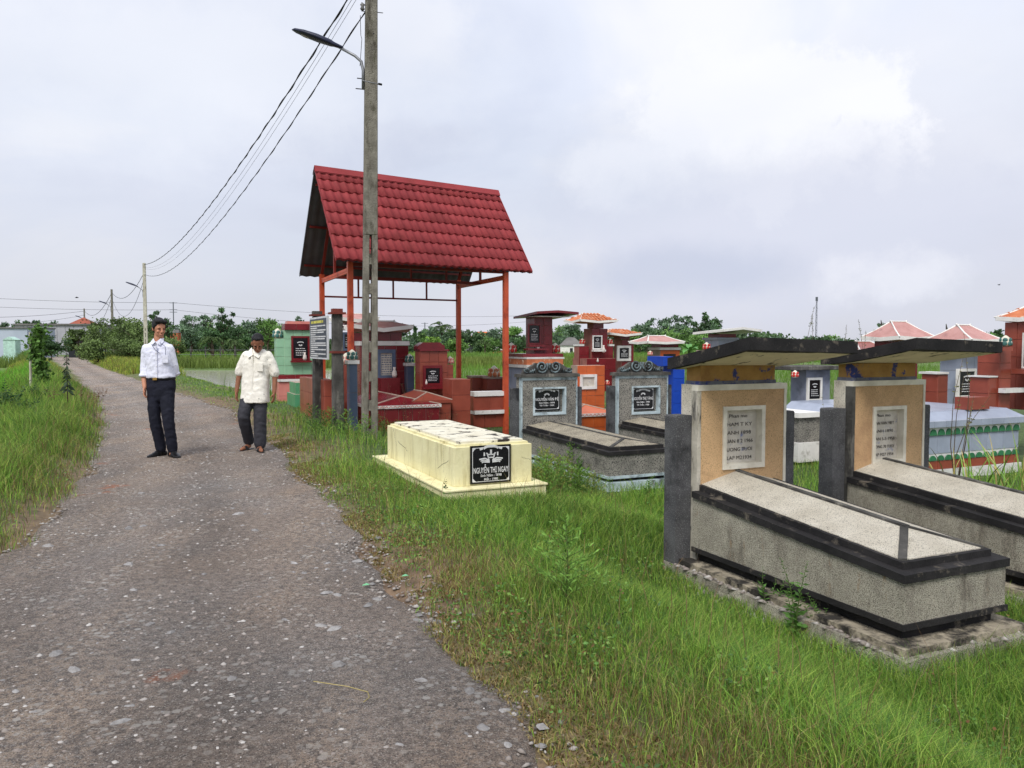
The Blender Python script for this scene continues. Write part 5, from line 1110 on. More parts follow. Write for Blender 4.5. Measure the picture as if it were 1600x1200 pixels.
# ------------------------------------------------------------------ tombs of the back rows
class Site:
    def __init__(s, name, label, u0, Y, cat='tomb', zb=-.32, group=None, th=TH):
        p = P(u0, 540, Y); s.zb = zb; s.fr = Frame(Vector((p.x, p.y, 0)), th); s.t = thing(name, label, cat, (p.x, p.y, zb), th, group); EXC.append((s.fr, -.1, 1.3, -.2, 1.0))
    def X(s, u, off=0): return s.fr.X(u, off)
    def Z(s, v, u=None, off=0): return s.fr.Z(v, u, off) - s.zb
    def rect(s, u0, u1, v0, v1, off=0):
        um, vm = (u0 + u1) / 2, (v0 + v1) / 2
        return s.X(u0, off), s.X(u1, off), s.Z(v1, um, off), s.Z(v0, um, off)
    def side(s, u0, u1, v0, v1, y0, y1):
        a, b, c, d = s.rect(u0, u1, v0, v1, y0)
        if abs(u0 % 1 - .3) < .01: a -= .02
        else: a = min(s.X(u0, y1), a + .35 * (b - a))
        if u1 % 1 > .5: b += .15
        return a, b, c, d
    def box(s, nm, mat, u0, u1, v0, v1, y0, y1, **k):
        a, b, c, d = s.side(u0, u1, v0, v1, y0, y1); return MB().box(a, b, y0, y1, c, d).build(nm, mat, s.t, **k)
    def tiled(s, nm, mat, grout, u0, u1, v0, v1, y0, y1, ts=.2, faces='fl', skip=None):
        a, b, c, d = s.side(u0, u1, v0, v1, y0, y1)
        sk = None
        if skip:
            p = s.rect(*skip, y0); sk = [(p[0] - a - ts * .3, p[1] - a + ts * .3, p[2] - c - ts * .3, p[3] - c + ts * .3)]
        return tbox(s.t, a, b, y0, y1, c, d, mat, grout, ts, nm, faces, sk), (a, b, c, d)
    def niche(s, u0, u1, v0, v1, y, frame, shelf=None, plq=True, fw=.05):
        a, b, c, d = s.rect(u0, u1, v0, v1, y - .03)
        MB().ring(a, b, c, d, a + fw, b - fw, c + fw, d - fw, y - .035, y + .012).build('niche_frame', frame, s.t)
        MB().box(a + fw, b - fw, y - .01, y + .008, c + fw, d - fw).build('niche_back', M['black_st'] if plq else M['whitepl'], s.t)
        if plq: plaque(s.t, a + fw + .01, b - fw - .01, c + fw + .01, d - fw - .01, y - .028, border=False, small=True)
        if shelf: MB().box(a - .03, b + .03, y - .16, y - .036, c - .05, c - .005).build('shelf', shelf, s.t)
    def lotus(s, u, vb, r, y, pet): x_, z_ = s.X(u, y), s.Z(vb, u, y); lotus(s.t, (x_, y, z_), r, pet)
    def vase(s, u, vb, h, y):
        x_, z_ = s.X(u, y), s.Z(vb, u, y); MB().lathe([(h * .16, 0), (h * .26, h * .25), (h * .2, h * .6), (h * .1, h * .78), (h * .15, h)], (x_, y, z_), 10).build('vase', M['ceram'], s.t, True)
def curved_slab(s, nm, mat, x0, x1, y0, y1, z, th_, tilt=.06, peak=.04):
    xm = (x0 + x1) / 2
    lo = [(x0, y0, z + tilt), (xm, y0, z + tilt + peak), (x1, y0, z + tilt), (x1, y1, z - .02), (xm, y1, z + peak - .02), (x0, y1, z - .02)]
    hi = [(a, b, c + th_) for a, b, c in lo]
    return MB().add(lo + hi, [(0, 5, 4, 1), (1, 4, 3, 2), (6, 7, 10, 11), (7, 8, 9, 10)] + [(i, (i + 1) % 6, (i + 1) % 6 + 6, i + 6) for i in range(6)]).build(nm, mat, s.t)
def sarcophagus(s, y0, y1, x0, x1, z0, h0, h1, mat, grout, band=None, ts=.24):
    """tiled tomb body in front of a headstone, with a low ridged top and a lace-like band"""
    tbox(s.t, x0, x1, y0, y1, z0, z0 + h0, mat, grout, ts, 'tomb_body', 'fl')
    zt = z0 + h0
    MB().box(x0 - .03, x1 + .03, y0 - .03, y1, zt, zt + .05).build('band', band or M['t_white'], s.t)
    xm = (x0 + x1) / 2; a, b, c, d = (x0 - .02, y0 - .02, zt + .05), (x1 + .02, y0 - .02, zt + .05), (x1 + .02, y1, zt + .05), (x0 - .02, y1, zt + .05)
    rA, rB = (xm, y0 + .3, zt + .05 + h1), (xm, y1, zt + .05 + h1)
    MB().add([a, b, c, d, rA, rB], [(0, 1, 4), (1, 2, 5, 4), (3, 0, 4, 5), (2, 3, 5), (3, 2, 1, 0)]).build('tomb_lid', mat, s.t)
    mb = MB(); 
    for p, q in ((rA, rB), (rA, a), (rA, b)):
        p, q = Vector(p), Vector(q); mb.tube([p, q], .014, 5)
    mb.build('lid_strip', M['grout'], s.t)
    if band is None:
        lm = MB(); k = int((x1 - x0) / .07)
        for i in range(k): xx = x0 + (x1 - x0) * (i + .5) / k; strokes(lm, [[(xx - .03, zt + .01), (xx, zt + .042), (xx + .03, zt + .01)]], y0 - .03, .004, .01)
        lm.build('band_relief', M['t_pink'], s.t)['kind'] = 'stuff'

def build_back_rows():
    m = M
    # --- mint green headstone, far left
    s = Site('green_tiled_tomb', 'mint green tiled headstone with maroon top, behind the older man', 438, 20.0)
    X, Z = s.X, s.Z
    s.tiled('headstone', m['t_green'], m['grout'], 441, 500, 516, 585, 0, .35, .24, 'fl', (455, 484, 524, 563)); s.tiled('shoulder', m['t_green'], m['grout'], 429, 440.6, 529, 585, .02, .33, .24)
    s.tiled('cap', m['t_maroon'], m['grout'], 441, 500, 506, 515.7, -.06, .42, .3, 'fl'); s.box('cap_slab', m['t_pink'], 446, 496, 502, 506, 0, .34)
    s.niche(455, 484, 525, 563, 0, m['t_maroon'], m['t_maroon']); s.vase(476, 563, .2, -.1); s.lotus(434, 529, .13, .15, m['lotusg'])
    s.tiled('base_band', m['t_maroon'], m['grout'], 431, 500, 585.5, 592, -.04, .35, .2); s.box('base_coping', m['t_white'], 430, 500, 592.3, 596, -.12, .35); s.tiled('base', m['t_pink'], m['grout'], 431, 500, 596.3, 640, -.08, .35, .3)
    s = Site('green_tomb_blocks', 'stepped green tiled tomb foot in the weeds under the mint headstone', 448, 17.6, zb=-.3)
    s.tiled('upper_block', m['t_dgreen'], m['grout'], 452, 478, 598, 616, 0, .8, .3); s.tiled('lower_block', m['t_dgreen'], m['grout'], 448, 480, 616.3, 645, -.12, .9, .3)
    # --- enclosure of the shelter: low red-brown walls, pillars with finials
    wg = 'low red brown enclosure walls round the shelter'
    def wall(lb, u0, Y, w, d, vtop, vbot=668, cap=None, th=TH, ts=.26, mat='t_brick'):
        s = Site('low_wall', lb, u0, Y, 'wall', -.32, wg, th); zt = s.Z(vtop, u0); tbox(s.t, 0, w, 0, d, 0, zt, m[mat], m['groutd'], ts, 'wall', 'fl')
        if cap: MB().box(-.02, w + .02, -.02, d + .02, zt, zt + .035).build('coping', m[cap], s.t)
        return s
    wall('squat red brown tiled pillar just left of the notice board', 475, 15.6, .13, .5, 590)
    wall('red brown tiled pillar under the notice board', 489, 14.6, .16, 1.0, 592)
    wall('red brown tiled pillar behind the right post of the notice board', 506, 13.4, .17, 1.1, 594)
    wall('tall red brown pillar with a pinkish ball, behind the board', 535, 14.4, .16, .3, 571).lotus(541, 570, .11, .14, m['t_pink'])
    wall('broad red brown pillar right of the red brown grave, under a shelter post', 707, 13.9, .33, .5, 593)
    s = wall('low red brown wall behind the shelter, left of its gap', 738, 17.2, .36, .3, 590, cap='grout'); 
    s = wall('low red brown wall with an orange clay dome on top', 762, 17.0, .42, .35, 592, cap='grout'); s.lotus(772, 590, .13, .15, m['clay'])
    s = Site('white_coping_wall', 'red brown wall with two white copings beside the grey tomb', 734, 14.8, 'wall', -.32)
    s.tiled('wall', m['t_brick'], m['groutd'], 734, 790, 619.3, 641, 0, .2, .26); s.box('coping', m['t_white'], 733, 790, 612, 619, -.03, .23); s.box('lower_coping', m['t_white'], 733, 790, 641.3, 647, -.05, .23); s.tiled('wall_foot', m['t_brick'], m['groutd'], 734, 790, 647.3, 668, .02, .2, .26)
    # --- blue columns with lotus buds framing the maroon grave
    for u, vb, Y, vt, lb in ((545.5, 665, 12.9, 563, 'slate blue column with a white and green bud, between board and pole'), (636, 640, 15.4, 567, 'slate blue column with a green bud beside the maroon headstone')):
        s = Site('blue_column', lb, u, Y, 'column', -.32, 'slate blue columns with buds'); w = .13 if Y < 14 else .14
        zt = s.Z(vt, u); tbox(s.t, 0, w, 0, .16, 0, zt - .06, m['t_slate'], m['grout'], .45, 'column', 'fl'); MB().box(-.03, w + .03, -.03, .19, zt - .06, zt).build('cap', m['t_white'], s.t); lotus(s.t, (w / 2, .08, zt), .088, m['lotusg'])
        MB().box(-.05, w + .05, -.05, .21, 0, .12).build('foot', m['t_slate'], s.t)
    # --- maroon headstone with white curved eaves
    s = Site('maroon_tiled_tomb', 'maroon tiled tomb with white upturned eaves directly behind the pole', 562, 15.2)
    X, Z = s.X, s.Z
    s.tiled('headstone', m['t_maroon'], m['grout'], 556, 638, 540, 640, 0, .35, .24, 'fl', (589, 618, 547, 591)); s.box('white_band', m['whitep'], 554, 640, 533, 539.7, -.03, .38); s.tiled('neck', m['t_maroon'], m['grout'], 566, 628, 519, 532.7, .04, .32, .24)
    a, b, c, d = s.rect(551, 642, 500, 519, -.1); hip_roof(s.t, a, b, -.22, .58, c, d - c - .02, m['pinkroof'], m['whitep'], .24, .06, .07)
    s.niche(589, 618, 546, 592, 0, m['t_slate'], None, False, .07)
    # grey crazed marble slab with text rows
    a, b, c, d = s.rect(594, 612, 552, 588, 0); mb = MB(); rr = random.Random(2)
    for k in range(9):
        xx = a + .02
        while xx < b - .03: l_ = rr.uniform(.02, .05); strokes(mb, [[(xx, d - .04 - k * (d - c) / 10), (xx + l_, d - .04 - k * (d - c) / 10)]], -.012, .003, .016); xx += l_ + .014
    mb.build('inscription', m['t_slate'], s.t)
    s.vase(616, 590, .2, -.22); s.box('altar_step', m['t_maroon'], 588, 625, 591, 640, -.32, -.01)
    sarcophagus(s, -2.2, -.33, X(578, -2.2), X(686, -2.2), 0, .66, .13, m['t_maroon'], m['grout'])
    # --- second small white-eaved maroon roof behind it
    s = Site('maroon_tiled_tomb', 'maroon headstone behind the notice board, its white eaved roof showing left of the pole', 531, 18.2)
    s.tiled('headstone', m['t_maroon'], m['grout'], 533, 582, 520, 640, 0, .3, .26); s.box('white_band', m['whitep'], 530, 585, 512, 516, -.03, .35); a, b, c, d = s.rect(524, 590, 490, 504, -.1); hip_roof(s.t, a, b, -.2, .5, c, d - c, m['pinkroof'], m['whitep'], .25, .06, .06)
    s.tiled('neck', m['t_maroon'], m['grout'], 536, 580, 504.3, 511.7, .04, .3, .26); s.niche(535, 548, 519, 548, 0, m['t_slate'])
    # --- red brown headstone
    s = Site('red_brown_tiled_tomb', 'red brown tiled tomb with a small maroon cap, between the two shelter posts', 648, 14.6)
    s.tiled('headstone', m['t_brick'], m['groutd'], 649, 699, 549, 650, 0, .3, .2, 'fl', (661, 691, 570, 604)); s.tiled('shoulder', m['t_brick'], m['groutd'], 699.3, 708, 570, 650, .02, .28, .2)
    s.box('cap_slab', m['t_maroon'], 647, 702, 546, 548.7, -.04, .34); a, b, c, d = s.rect(653, 695, 535, 546, .02); MB().prism([(a, c), (b, c), (b, (c + d) / 2), (b - .1, d), (a + .1, d), (a, (c + d) / 2)], .02, .28).build('cap', m['t_maroon'], s.t)
    s.niche(661, 691, 571, 603, 0, m['t_maroon'], m['t_maroon']); s.vase(666, 601, .09, -.12); s.lotus(703, 569, .075, .15, m['t_pink'])
    sarcophagus(s, -1.1, -.05, s.X(646, -1.1), s.X(704, -1.1), 0, .72, .12, m['t_brick'], m['groutd'], m['t_brick'], .2)
    # --- tall maroon box with flat roof
    s = Site('maroon_box_shrine', 'tall maroon tiled box shrine with a thin flat roof, right of the shelter', 817, 16.2)
    _, (a, b, c, d) = s.tiled('shrine', m['t_maroon'], m['groutd'], 822, 863, 494, 553, 0, .42, .19, 'fl', (825, 845, 506, 538))
    curved_slab(s, 'flat_roof', m['t_maroon'], a - .20, b + .34, -.50, .62, d - .02, .045, .05, .03); MB().box(a - .15, b + .28, -.44, .5, d - .018, d - .012).build('roof_underside', m['whitep'], s.t)
    s.niche(825, 845, 506, 538, 0, m['t_maroon'], m['t_maroon'], fw=.03); s.box('shelf', m['t_maroon'], 818, 858, 544.5, 547, -.2, -.01); s.box('offering_cup', m['ceram'], 837, 843, 540, 544.3, -.14, -.06)
    s.lotus(799, 552, .11, .2, m['lotusr']); s.lotus(867, 552, .11, .2, m['lotusr']); s.box('plinth', m['t_maroon'], 792, 880, 552.7, 558, -.2, .6); 
    s.box('white_coping', m['t_white'], 790, 882, 558.3, 561, -.5, .6); s.box('lower_body', m['clay'], 792, 880, 561.3, 570, -.5, .6); s.box('lace_band', m['t_white'], 791, 881, 570.3, 575, -.52, .6); s.box('foot', m['plaster_g'], 793, 879, 575.3, 640, -.45, .6)
    # --- orange tiled grave between the grey ones
    s = Site('orange_tiled_tomb', 'bright orange tiled tomb between the two scroll crested ones', 893, 14.4)
    s.tiled('headstone', m['t_orange'], m['grout'], 892, 945, 571, 650, 0, .25, .19, 'f', (908, 932, 584, 608)); s.niche(907, 933, 585, 608, 0, m['t_white'], None, False)
    x0 = s.X(918, -1.2); sarcophagus(s, -1.4, -.01, x0 - .40, x0 + .42, 0, .55, .12, m['t_orange'], m['grout'], None, .19); s.lotus(949, 602, .05, .1, m['lotusr'])
    # --- maroon pair with clay roofs
    s = Site('clay_roofed_shrine', 'maroon shrine with a clay tile roof on a narrow neck, red buds on both shoulders', 912, 19.5)
    s.tiled('shrine', m['t_maroon'], m['groutd'], 912, 949, 513.5, 560, 0, .4, .25, 'f', (926, 941, 523, 547)); s.tiled('neck', m['t_maroon'], m['groutd'], 918, 943, 505, 513.2, .05, .35, .3, 'f')
    a, b, c, d = s.rect(903, 961, 490, 505, -.1); hip_roof(s.t, a, b, -.2, .6, c, d - c, m['clay'], m['whitep'], .28, .04, .04, 4)
    s.niche(926, 941, 524, 546, 0, m['t_white'], m['t_white'], fw=.03); s.tiled('wing', m['t_maroon'], m['groutd'], 901, 911.7, 541, 600, .05, .3, .25, 'f'); s.tiled('wing', m['t_maroon'], m['groutd'], 949.3, 958, 541, 600, .05, .3, .25, 'f')
    s.box('wing_cap', m['t_white'], 900, 913, 538, 540.7, .03, .32); s.box('wing_cap', m['t_white'], 948, 960, 538, 540.7, .03, .32); s.lotus(910, 538, .075, .15, m['lotusr']); s.lotus(953, 538, .075, .15, m['lotusr'])
    s.tiled('base', m['t_maroon'], m['groutd'], 895, 962, 560.3, 612, -.3, .4, .25, 'f'); s.vase(943, 551, .18, -.12); s.vase(934, 566, .1, -.4)
    s = Site('clay_roofed_shrine', 'lower maroon shrine with a clay roof and white ridges, second of the clay roofed pair', 961, 20.5)
    s.tiled('shrine', m['t_maroon'], m['groutd'], 962, 990, 531, 610, 0, .4, .25, 'f', (964, 986, 539, 563)); s.tiled('neck', m['t_maroon'], m['groutd'], 960, 984, 526, 530.7, .05, .35, .3, 'f')
    a, b, c, d = s.rect(949, 999, 515, 526, -.1); hip_roof(s.t, a, b, -.2, .6, c, d - c, m['clay'], m['whitep'], .28, .04, .05, 4); s.niche(965, 986, 540, 564, 0, m['t_white'], None, fw=.06)
    # --- orange one with red roof
    s = Site('orange_shrine', 'orange tiled shrine with a red hipped roof edged in white', 1014, 18.0)
    s.tiled('shrine', m['t_orange'], m['grout'], 1016, 1062, 547, 600, 0, .4, .22, 'f', (1036, 1056, 552, 566)); s.box('white_band', m['whitep'], 1013, 1064, 543, 546.7, -.04, .44); s.box('neck', m['t_maroon'], 1018, 1060, 538, 542.7, .02, .38)
    a, b, c, d = s.rect(1010, 1067, 525, 538, -.1); hip_roof(s.t, a, b, -.15, .6, c, d - c, m['pinkroof'], m['whitep'], .28, .04, .02); s.box('niche', m['darkwin'], 1036, 1056, 553, 566, -.01, .01); s.lotus(1016, 556, .06, -.1, m['t_pink'])
    # --- bright blue painted steps
    s = Site('bright_blue_tomb', 'bright blue painted tomb top showing between the second scroll crest and the black canopy', 1026, 14.2)
    s.tiled('upper_step', m['t_deepblue'], m['t_deepblue'], 1028, 1052, 557, 572, 0, .5, .25, 'f'); s.tiled('headstone', m['t_deepblue'], m['t_deepblue'], 1042, 1070, 572.3, 650, .05, .5, .25, 'f')
    # --- pale blue shrine with white flat roof
    s = Site('pale_blue_shrine', 'pale blue shrine with a flat white roof above the nearer black canopy', 1104, 17.0)
    _, (a, b, c, d) = s.tiled('shrine', m['t_blue'], m['t_white'], 1106, 1152, 531, 600, 0, .45, .3, 'fl'); s.box('cornice', m['t_blue'], 1103, 1155, 527.5, 530.7, -.04, .5); s.box('neck', m['t_maroon'], 1110, 1150, 521.5, 527.2, .03, .42)
    d2 = s.Z(521, 1130); curved_slab(s, 'flat_roof', m['whitep'], a - .22, b + .28, -.45, .6, d2, .05, .03, .05); s.lotus(1104, 547, .085, .1, m['lotusr']); s.box('side_block', m['grout'], 1098, 1105.5, 547.3, 600, .02, .3)
    # --- grey blue plaster tomb behind, with dark slab roof
    s = Site('grey_blue_tomb', 'grey blue plastered headstone with a white framed niche, seen between the canopies', 1238, 13.2)
    s.box('headstone', m['plaster_g'], 1240, 1298, 578, 640, 0, .35); _, _, _, d = s.rect(1240, 1298, 578, 640, 0); a, b, _, _ = s.rect(1232, 1306, 570, 578, 0); MB().box(a, b, -.15, .5, d, d + .07).build('cap_slab', m['mould'], s.t, bevel=.01)
    s.niche(1263, 1286, 590, 627, 0, m['whitep'], None, fw=.04); s.box('ledge', m['plaster_g'], 1236, 1302, 640, 646, -.06, .35); s.lotus(1243, 590, .06, -.3, m['lotusr'])
    s.box('tomb_body', m['ped_grey'], 1229, 1290, 653, 720, -1.3, -.02); s.box('white_coping', m['whitep'], 1227, 1291, 645, 652.7, -1.34, -.02); s.box('base', m['t_white'], 1226, 1293, 692, 722, -1.36, 0)
    # --- dark green one with small dark tile roof and the white-ridged roof
    s = Site('green_roof_tomb', 'dark green headstone with a small red roof edged in white, left of the pink roofs', 1330, 16.5)
    s.box('headstone', m['t_dgreenp'], 1334, 1395, 552, 600, 0, .3); a, b, c, d = s.rect(1338, 1392, 534, 552, -.1); hip_roof(s.t, a, b, -.2, .55, c, d - c, m['t_brick'], m['whitep'], .3, .04, .03)
    # --- pink hipped roofs
    for u0, u1, vr, ve, lb, q0, q1 in ((1352, 1451, 506, 533, 'maroon shrine with a pink hipped roof, left of the matching pair', 1370, 1430), (1454, 1552, 512, 538, 'pale blue shrine with a pink hipped roof, right of the matching pair', 1468, 1538)):
        s = Site('pink_roofed_shrine', lb, q0, 15.5 if u0 < 1400 else 14.0, group='shrines with pink hipped roofs'); a, b, c, d = s.rect(u0, u1, vr, ve, -.15); a = s.X(u0, .5)
        hip_roof(s.t, a, b, -.3, .6, c, d - c + .05, m['pinkroof'], m['whitep'], .30, .06, .03); s.box('neck', m['t_maroon'], q0, q1, ve + .3, ve + 10, .02, .4)
        # gablet on the ridge and small finial
        ax, bx, cz_, dz_ = s.rect(u0 + (u1 - u0) * .25, u0 + (u1 - u0) * .28, vr - 6, vr, .2); MB().tube([(ax, .2, cz_ - .03), (ax - .02, .2, dz_ + .0)], [.02, .006], 5).build('finial', m['mould'], s.t)
        if u0 > 1400:
            s.tiled('shrine', m['t_blue'], m['t_white'], 1483, 1541, 549, 640, .02, .45, .3, 'fl', (1498, 1527, 575, 622)); s.niche(1498, 1527, 576, 622, .0, m['whitep'], None, fw=.05); s.vase(1533, 620, .12, -.15)
        else: s.tiled('shrine', m['t_maroon'], m['groutd'], 1366, 1434, ve + 10.3, 640, .02, .45, .3, 'f')
    s = Site('low_wall', 'red brown side pillar with white coping left of the pale blue niche', 1456, 13.3, 'wall', -.32, wg); s.tiled('wall', m['t_brick'], m['groutd'], 1458, 1482, 585, 640, 0, .3, .28, 'fl'); s.box('coping', m['t_white'], 1456, 1484, 581.5, 584.7, -.03, .33)
    # --- right hand red brown tomb, large
    s = Site('red_brown_shrine', 'large red brown tiled shrine cut by the right edge, clay roof edged in white', 1541, 11.6)
    s.tiled('headstone', m['t_brick'], m['groutd'], 1570, 1680, 503, 640, 0, .4, .26, 'fl'); s.tiled('shoulder', m['t_brick'], m['groutd'], 1560, 1569.6, 543, 640, .03, .38, .26, 'fl'); s.tiled('lower_shoulder', m['t_brick'], m['groutd'], 1540, 1559.6, 590, 640, .06, .36, .26, 'fl')
    s.box('coping', m['t_white'], 1538, 1561, 587.5, 589.7, .04, .38); s.lotus(1571, 542, .085, -.1, m['lotusg']); s.box('finial_ledge', m['t_brick'], 1560, 1583, 542.3, 548, -.18, -.01)
    a, b, c, d = s.rect(1560, 1700, 480, 502, -.2); a = s.X(1560, .45); hip_roof(s.t, a, b, -.22, .5, c, d - c + .05, m['clay'], m['whitep'], .22, .05, .03, 5, nlong=16)
    s.box('niche_frame', m['t_white'], 1597, 1650, 520, 575, -.03, -.005); s.box('niche_back', m['darkwin'], 1600, 1647, 523, 572, -.034, -.03); s.box('shelf', m['t_brick'], 1584, 1660, 577, 584, -.28, -.005); s.box('altar', m['t_brick'], 1497, 1549, 621, 640, -.5, -.3)
    s.box('stone_shelf', m['t_white'], 1562, 1640, 606, 613, -.1, -.005)
    # --- pale blue tomb body with green scallops in front of it
    s = Site('pale_blue_tomb_body', 'long pale blue tiled tomb body with green scallop bands behind the reeds', 1440, 10.6, zb=-.38)
    # its near corner lies at the right: a long side seen from the left front
    p = G(1590, 738, -.38); s.fr.O = Vector((p.x, p.y, 0)) - s.fr.ex * 1.75; s.t.location = (s.fr.O.x, s.fr.O.y, -.38)
    wX = 1.75; y0, y1 = 0, 2.4
    z = lambda v: s.Z(v, 1590)
    x0 = -.2
    MB().box(x0 - .03, wX + .03, y0 - .03, y1, 0, z(722)).build('base', m['t_white'], s.t); tbox(s.t, x0, wX, y0, y1, z(722), z(709), m['t_brick'], m['groutd'], .3, 'red_course', 'f')
    MB().box(x0 + .01, wX - .01, y0 + .01, y1, z(709), z(699)).build('scallop_band', m['t_white'], s.t); tbox(s.t, x0, wX, y0 + .01, y1, z(699), z(672), m['t_blue'], m['t_white'], .3, 'body', 'fr')
    MB().box(x0 - .01, wX + .01, y0 - .005, y1, z(672), z(660)).build('scallop_band', m['t_white'], s.t); tbox(s.t, x0 - .05, wX + .05, y0 - .05, y1, z(660), z(650), m['t_blue'], m['t_white'], .22, 'top_edge', 'fr')
    zt = z(650); xm = (x0 + wX) / 2
    MB().hexa([(x0 - .05, y0 - .05, zt), (wX + .05, y0 - .05, zt), (wX + .05, y1, zt), (x0 - .05, y1, zt)], [(x0 + .1, y0 + .1, zt + .1), (wX - .1, y0 + .1, zt + .1), (wX - .1, y1, zt + .1), (x0 + .1, y1, zt + .1)]).build('lid', m['t_blue'], s.t)
    tiles_on(s.t, (x0 + .1, y0 + .1, zt + .1), (1, 0, 0), (0, 1, 0), wX - x0 - .2, y1 - .1, .24, m['t_blue'])
    for v0, v1 in ((672, 661), (709, 700)):
        zb_, zh = z(v0) + .004, (z(v1) - z(v0)) * .85; n = 13; me = None
        for i in range(n):
            xx = x0 + (wX - x0) * (i + .5) / n; r = (wX - x0) / n * .44
            if me is None:
                mb = MB(); pts = [(r * math.cos(q), zh * math.sin(q)) for q in np.linspace(0, math.pi, 8)]; mb.prism(pts, -.012, .0); me = mb.mesh('scallop'); me.materials.append(m['scallop'])
            o = bpy.data.objects.new('scallop', me); COL.objects.link(o); o.parent = s.t; o.location = (xx, y0 - .006, zb_)
    EXC.append((s.fr, -.3, 1.9, -.1, 2.5))
M['t_dgreenp'] = mk('dark_green_paint', srgb(64, 124, 92), srgb(54, 110, 80), 4, .5)

# ------------------------------------------------------------------ far houses
def house(name, label, u0, u1, ve, vr, Y, wallm, roofm, dep=None, vb=None, rx=.3, win=2, gable=False, th=0.0):
    p0, p1 = P(u0, ve, Y), P(u1, ve, Y); w = p1.x - p0.x; dep = dep or w * .7; ze = p0.z; zr = P(u0, vr, Y).z
    t = thing(name, label, 'house', (p0.x, Y, -.5), th); h = ze + .5; rh = zr - ze; o = w * .05
    MB().box(o, w - o, o, dep, 0, h).build('wall', wallm, t)
    if gable: MB().add([(0, 0, h), (w, 0, h), (w, dep, h), (0, dep, h), (w / 2, 0, h + rh), (w / 2, dep, h + rh)], [(0, 1, 4), (1, 2, 5, 4), (2, 3, 5), (3, 0, 4, 5), (3, 2, 1, 0)]).build('roof', roofm, t)
    else: MB().add([(0, 0, h), (w, 0, h), (w, dep, h), (0, dep, h), (w * rx, dep / 2, h + rh), (w * (1 - rx), dep / 2, h + rh)], [(0, 1, 5, 4), (1, 2, 5), (2, 3, 4, 5), (3, 0, 4), (3, 2, 1, 0)]).build('roof', roofm, t)
    for k in range(win):
        xx = w * (k + 1) / (win + 1); MB().box(xx - w * .06, xx + w * .06, o - .04, o + .01, h * .45, h * .8).build('window', M['darkwin'], t)
    return t
def build_far():
    m = M
    house('far_house', 'house with a hipped brown red roof behind the long grey wall', 98, 146, 510, 495.5, 110, m['wallg'], m['terra'], rx=.48)
    t = thing('long_wall', 'long grey windowless shed wall at the far left', 'wall', (P(24, 540, 96).x, 96, -.6), R(2)); h = P(60, 508, 96).z + .6; w = P(140, 540, 96).x - P(24, 540, 96).x
    for k in range(9): MB().box(w * k / 9 + .02, w * (k + 1) / 9 - .02, 0, .3, 0, h).build('wall_panel', m['wallg'], t)
    MB().box(-.1, w + .1, -.2, 6, h, h + .18).build('roof_edge', m['greyroof'], t); MB().box(0, w, .32, 6, 0, h).build('shed_body', m['wallg'], t)
    t = thing('blue_grey_shed', 'pale blue grey shed at the left edge of the picture', 'shed', (P(-30, 540, 82).x, 82, -.6), 0); h = P(20, 513, 82).z + .6; w = P(43, 540, 82).x - P(-30, 540, 82).x
    MB().box(0, w, 0, 5, 0, h).build('wall', m['wallb'], t); MB().box(-.1, w + .1, -.15, 5, h, h + .12).build('roof_edge', m['greyroof'], t)
    house('mint_shed', 'tiny mint green gabled shed at the far left', 3, 24, 531, 526, 74, m['mint'], m['mint'], win=0, gable=True)
    house('open_shed', 'low shed with a grey sheet roof beyond the road bend', 104, 137, 531, 521, 84, m['darkwin'], m['greyroof'], rx=.2, win=0)
    house('brick_hut', 'orange brick hut behind the shoulder of the man in the tucked white shirt', 264, 279, 520, 515, 100, m['brickw'], m['greyroof'], rx=.1, win=1)
    house('orange_roof_house', 'salmon house with an orange hipped roof seen between the shelter posts', 733, 772, 528, 518, 150, m['salmon'], m['oranger'], win=3)
    house('orange_hut', 'small orange walled hut with a white gable in the field', 762, 786, 547, 541, 125, m['brickw'], m['whitep'], win=1, gable=True)
    house('white_sheet_shed', 'low shed with a white sheet roof left of the orange roofed house', 722, 744, 541, 536.5, 130, m['wallg'], m['whitep'], rx=.1, win=0)
    house('grey_roof_house', 'white walled house with a dark grey roof right of the maroon box shrine', 874, 912, 540, 527, 110, m['whitep'], m['greyroof'], win=1, rx=.35)
    house('small_roof_hut', 'hut with a faded brown roof left of the palm', 640, 652, 540, 535, 140, m['salmon'], m['terra'], win=0)
    for u, v, Y, lb in ((120, 465, 60, 'tiny bird in the sky left of the poles'), (1561, 445, 60, 'tiny bird in the sky at the far right')):
        p = P(u, v, Y); t = thing('bird', lb, 'bird', p, R(20)); MB().ellips((0, 0, 0), (.13, .035, .035), 8, 6).build('body', m['hair'], t, True)
        for q in (-1, 1): MB().add([(-.04, 0, .01), (.05, 0, .01), (.03, q * .12, .06), (0, q * .20, .05), (-.03, q * .12, .06)], [(0, 1, 2, 4), (4, 2, 3)]).build('wing', m['hair'], t)

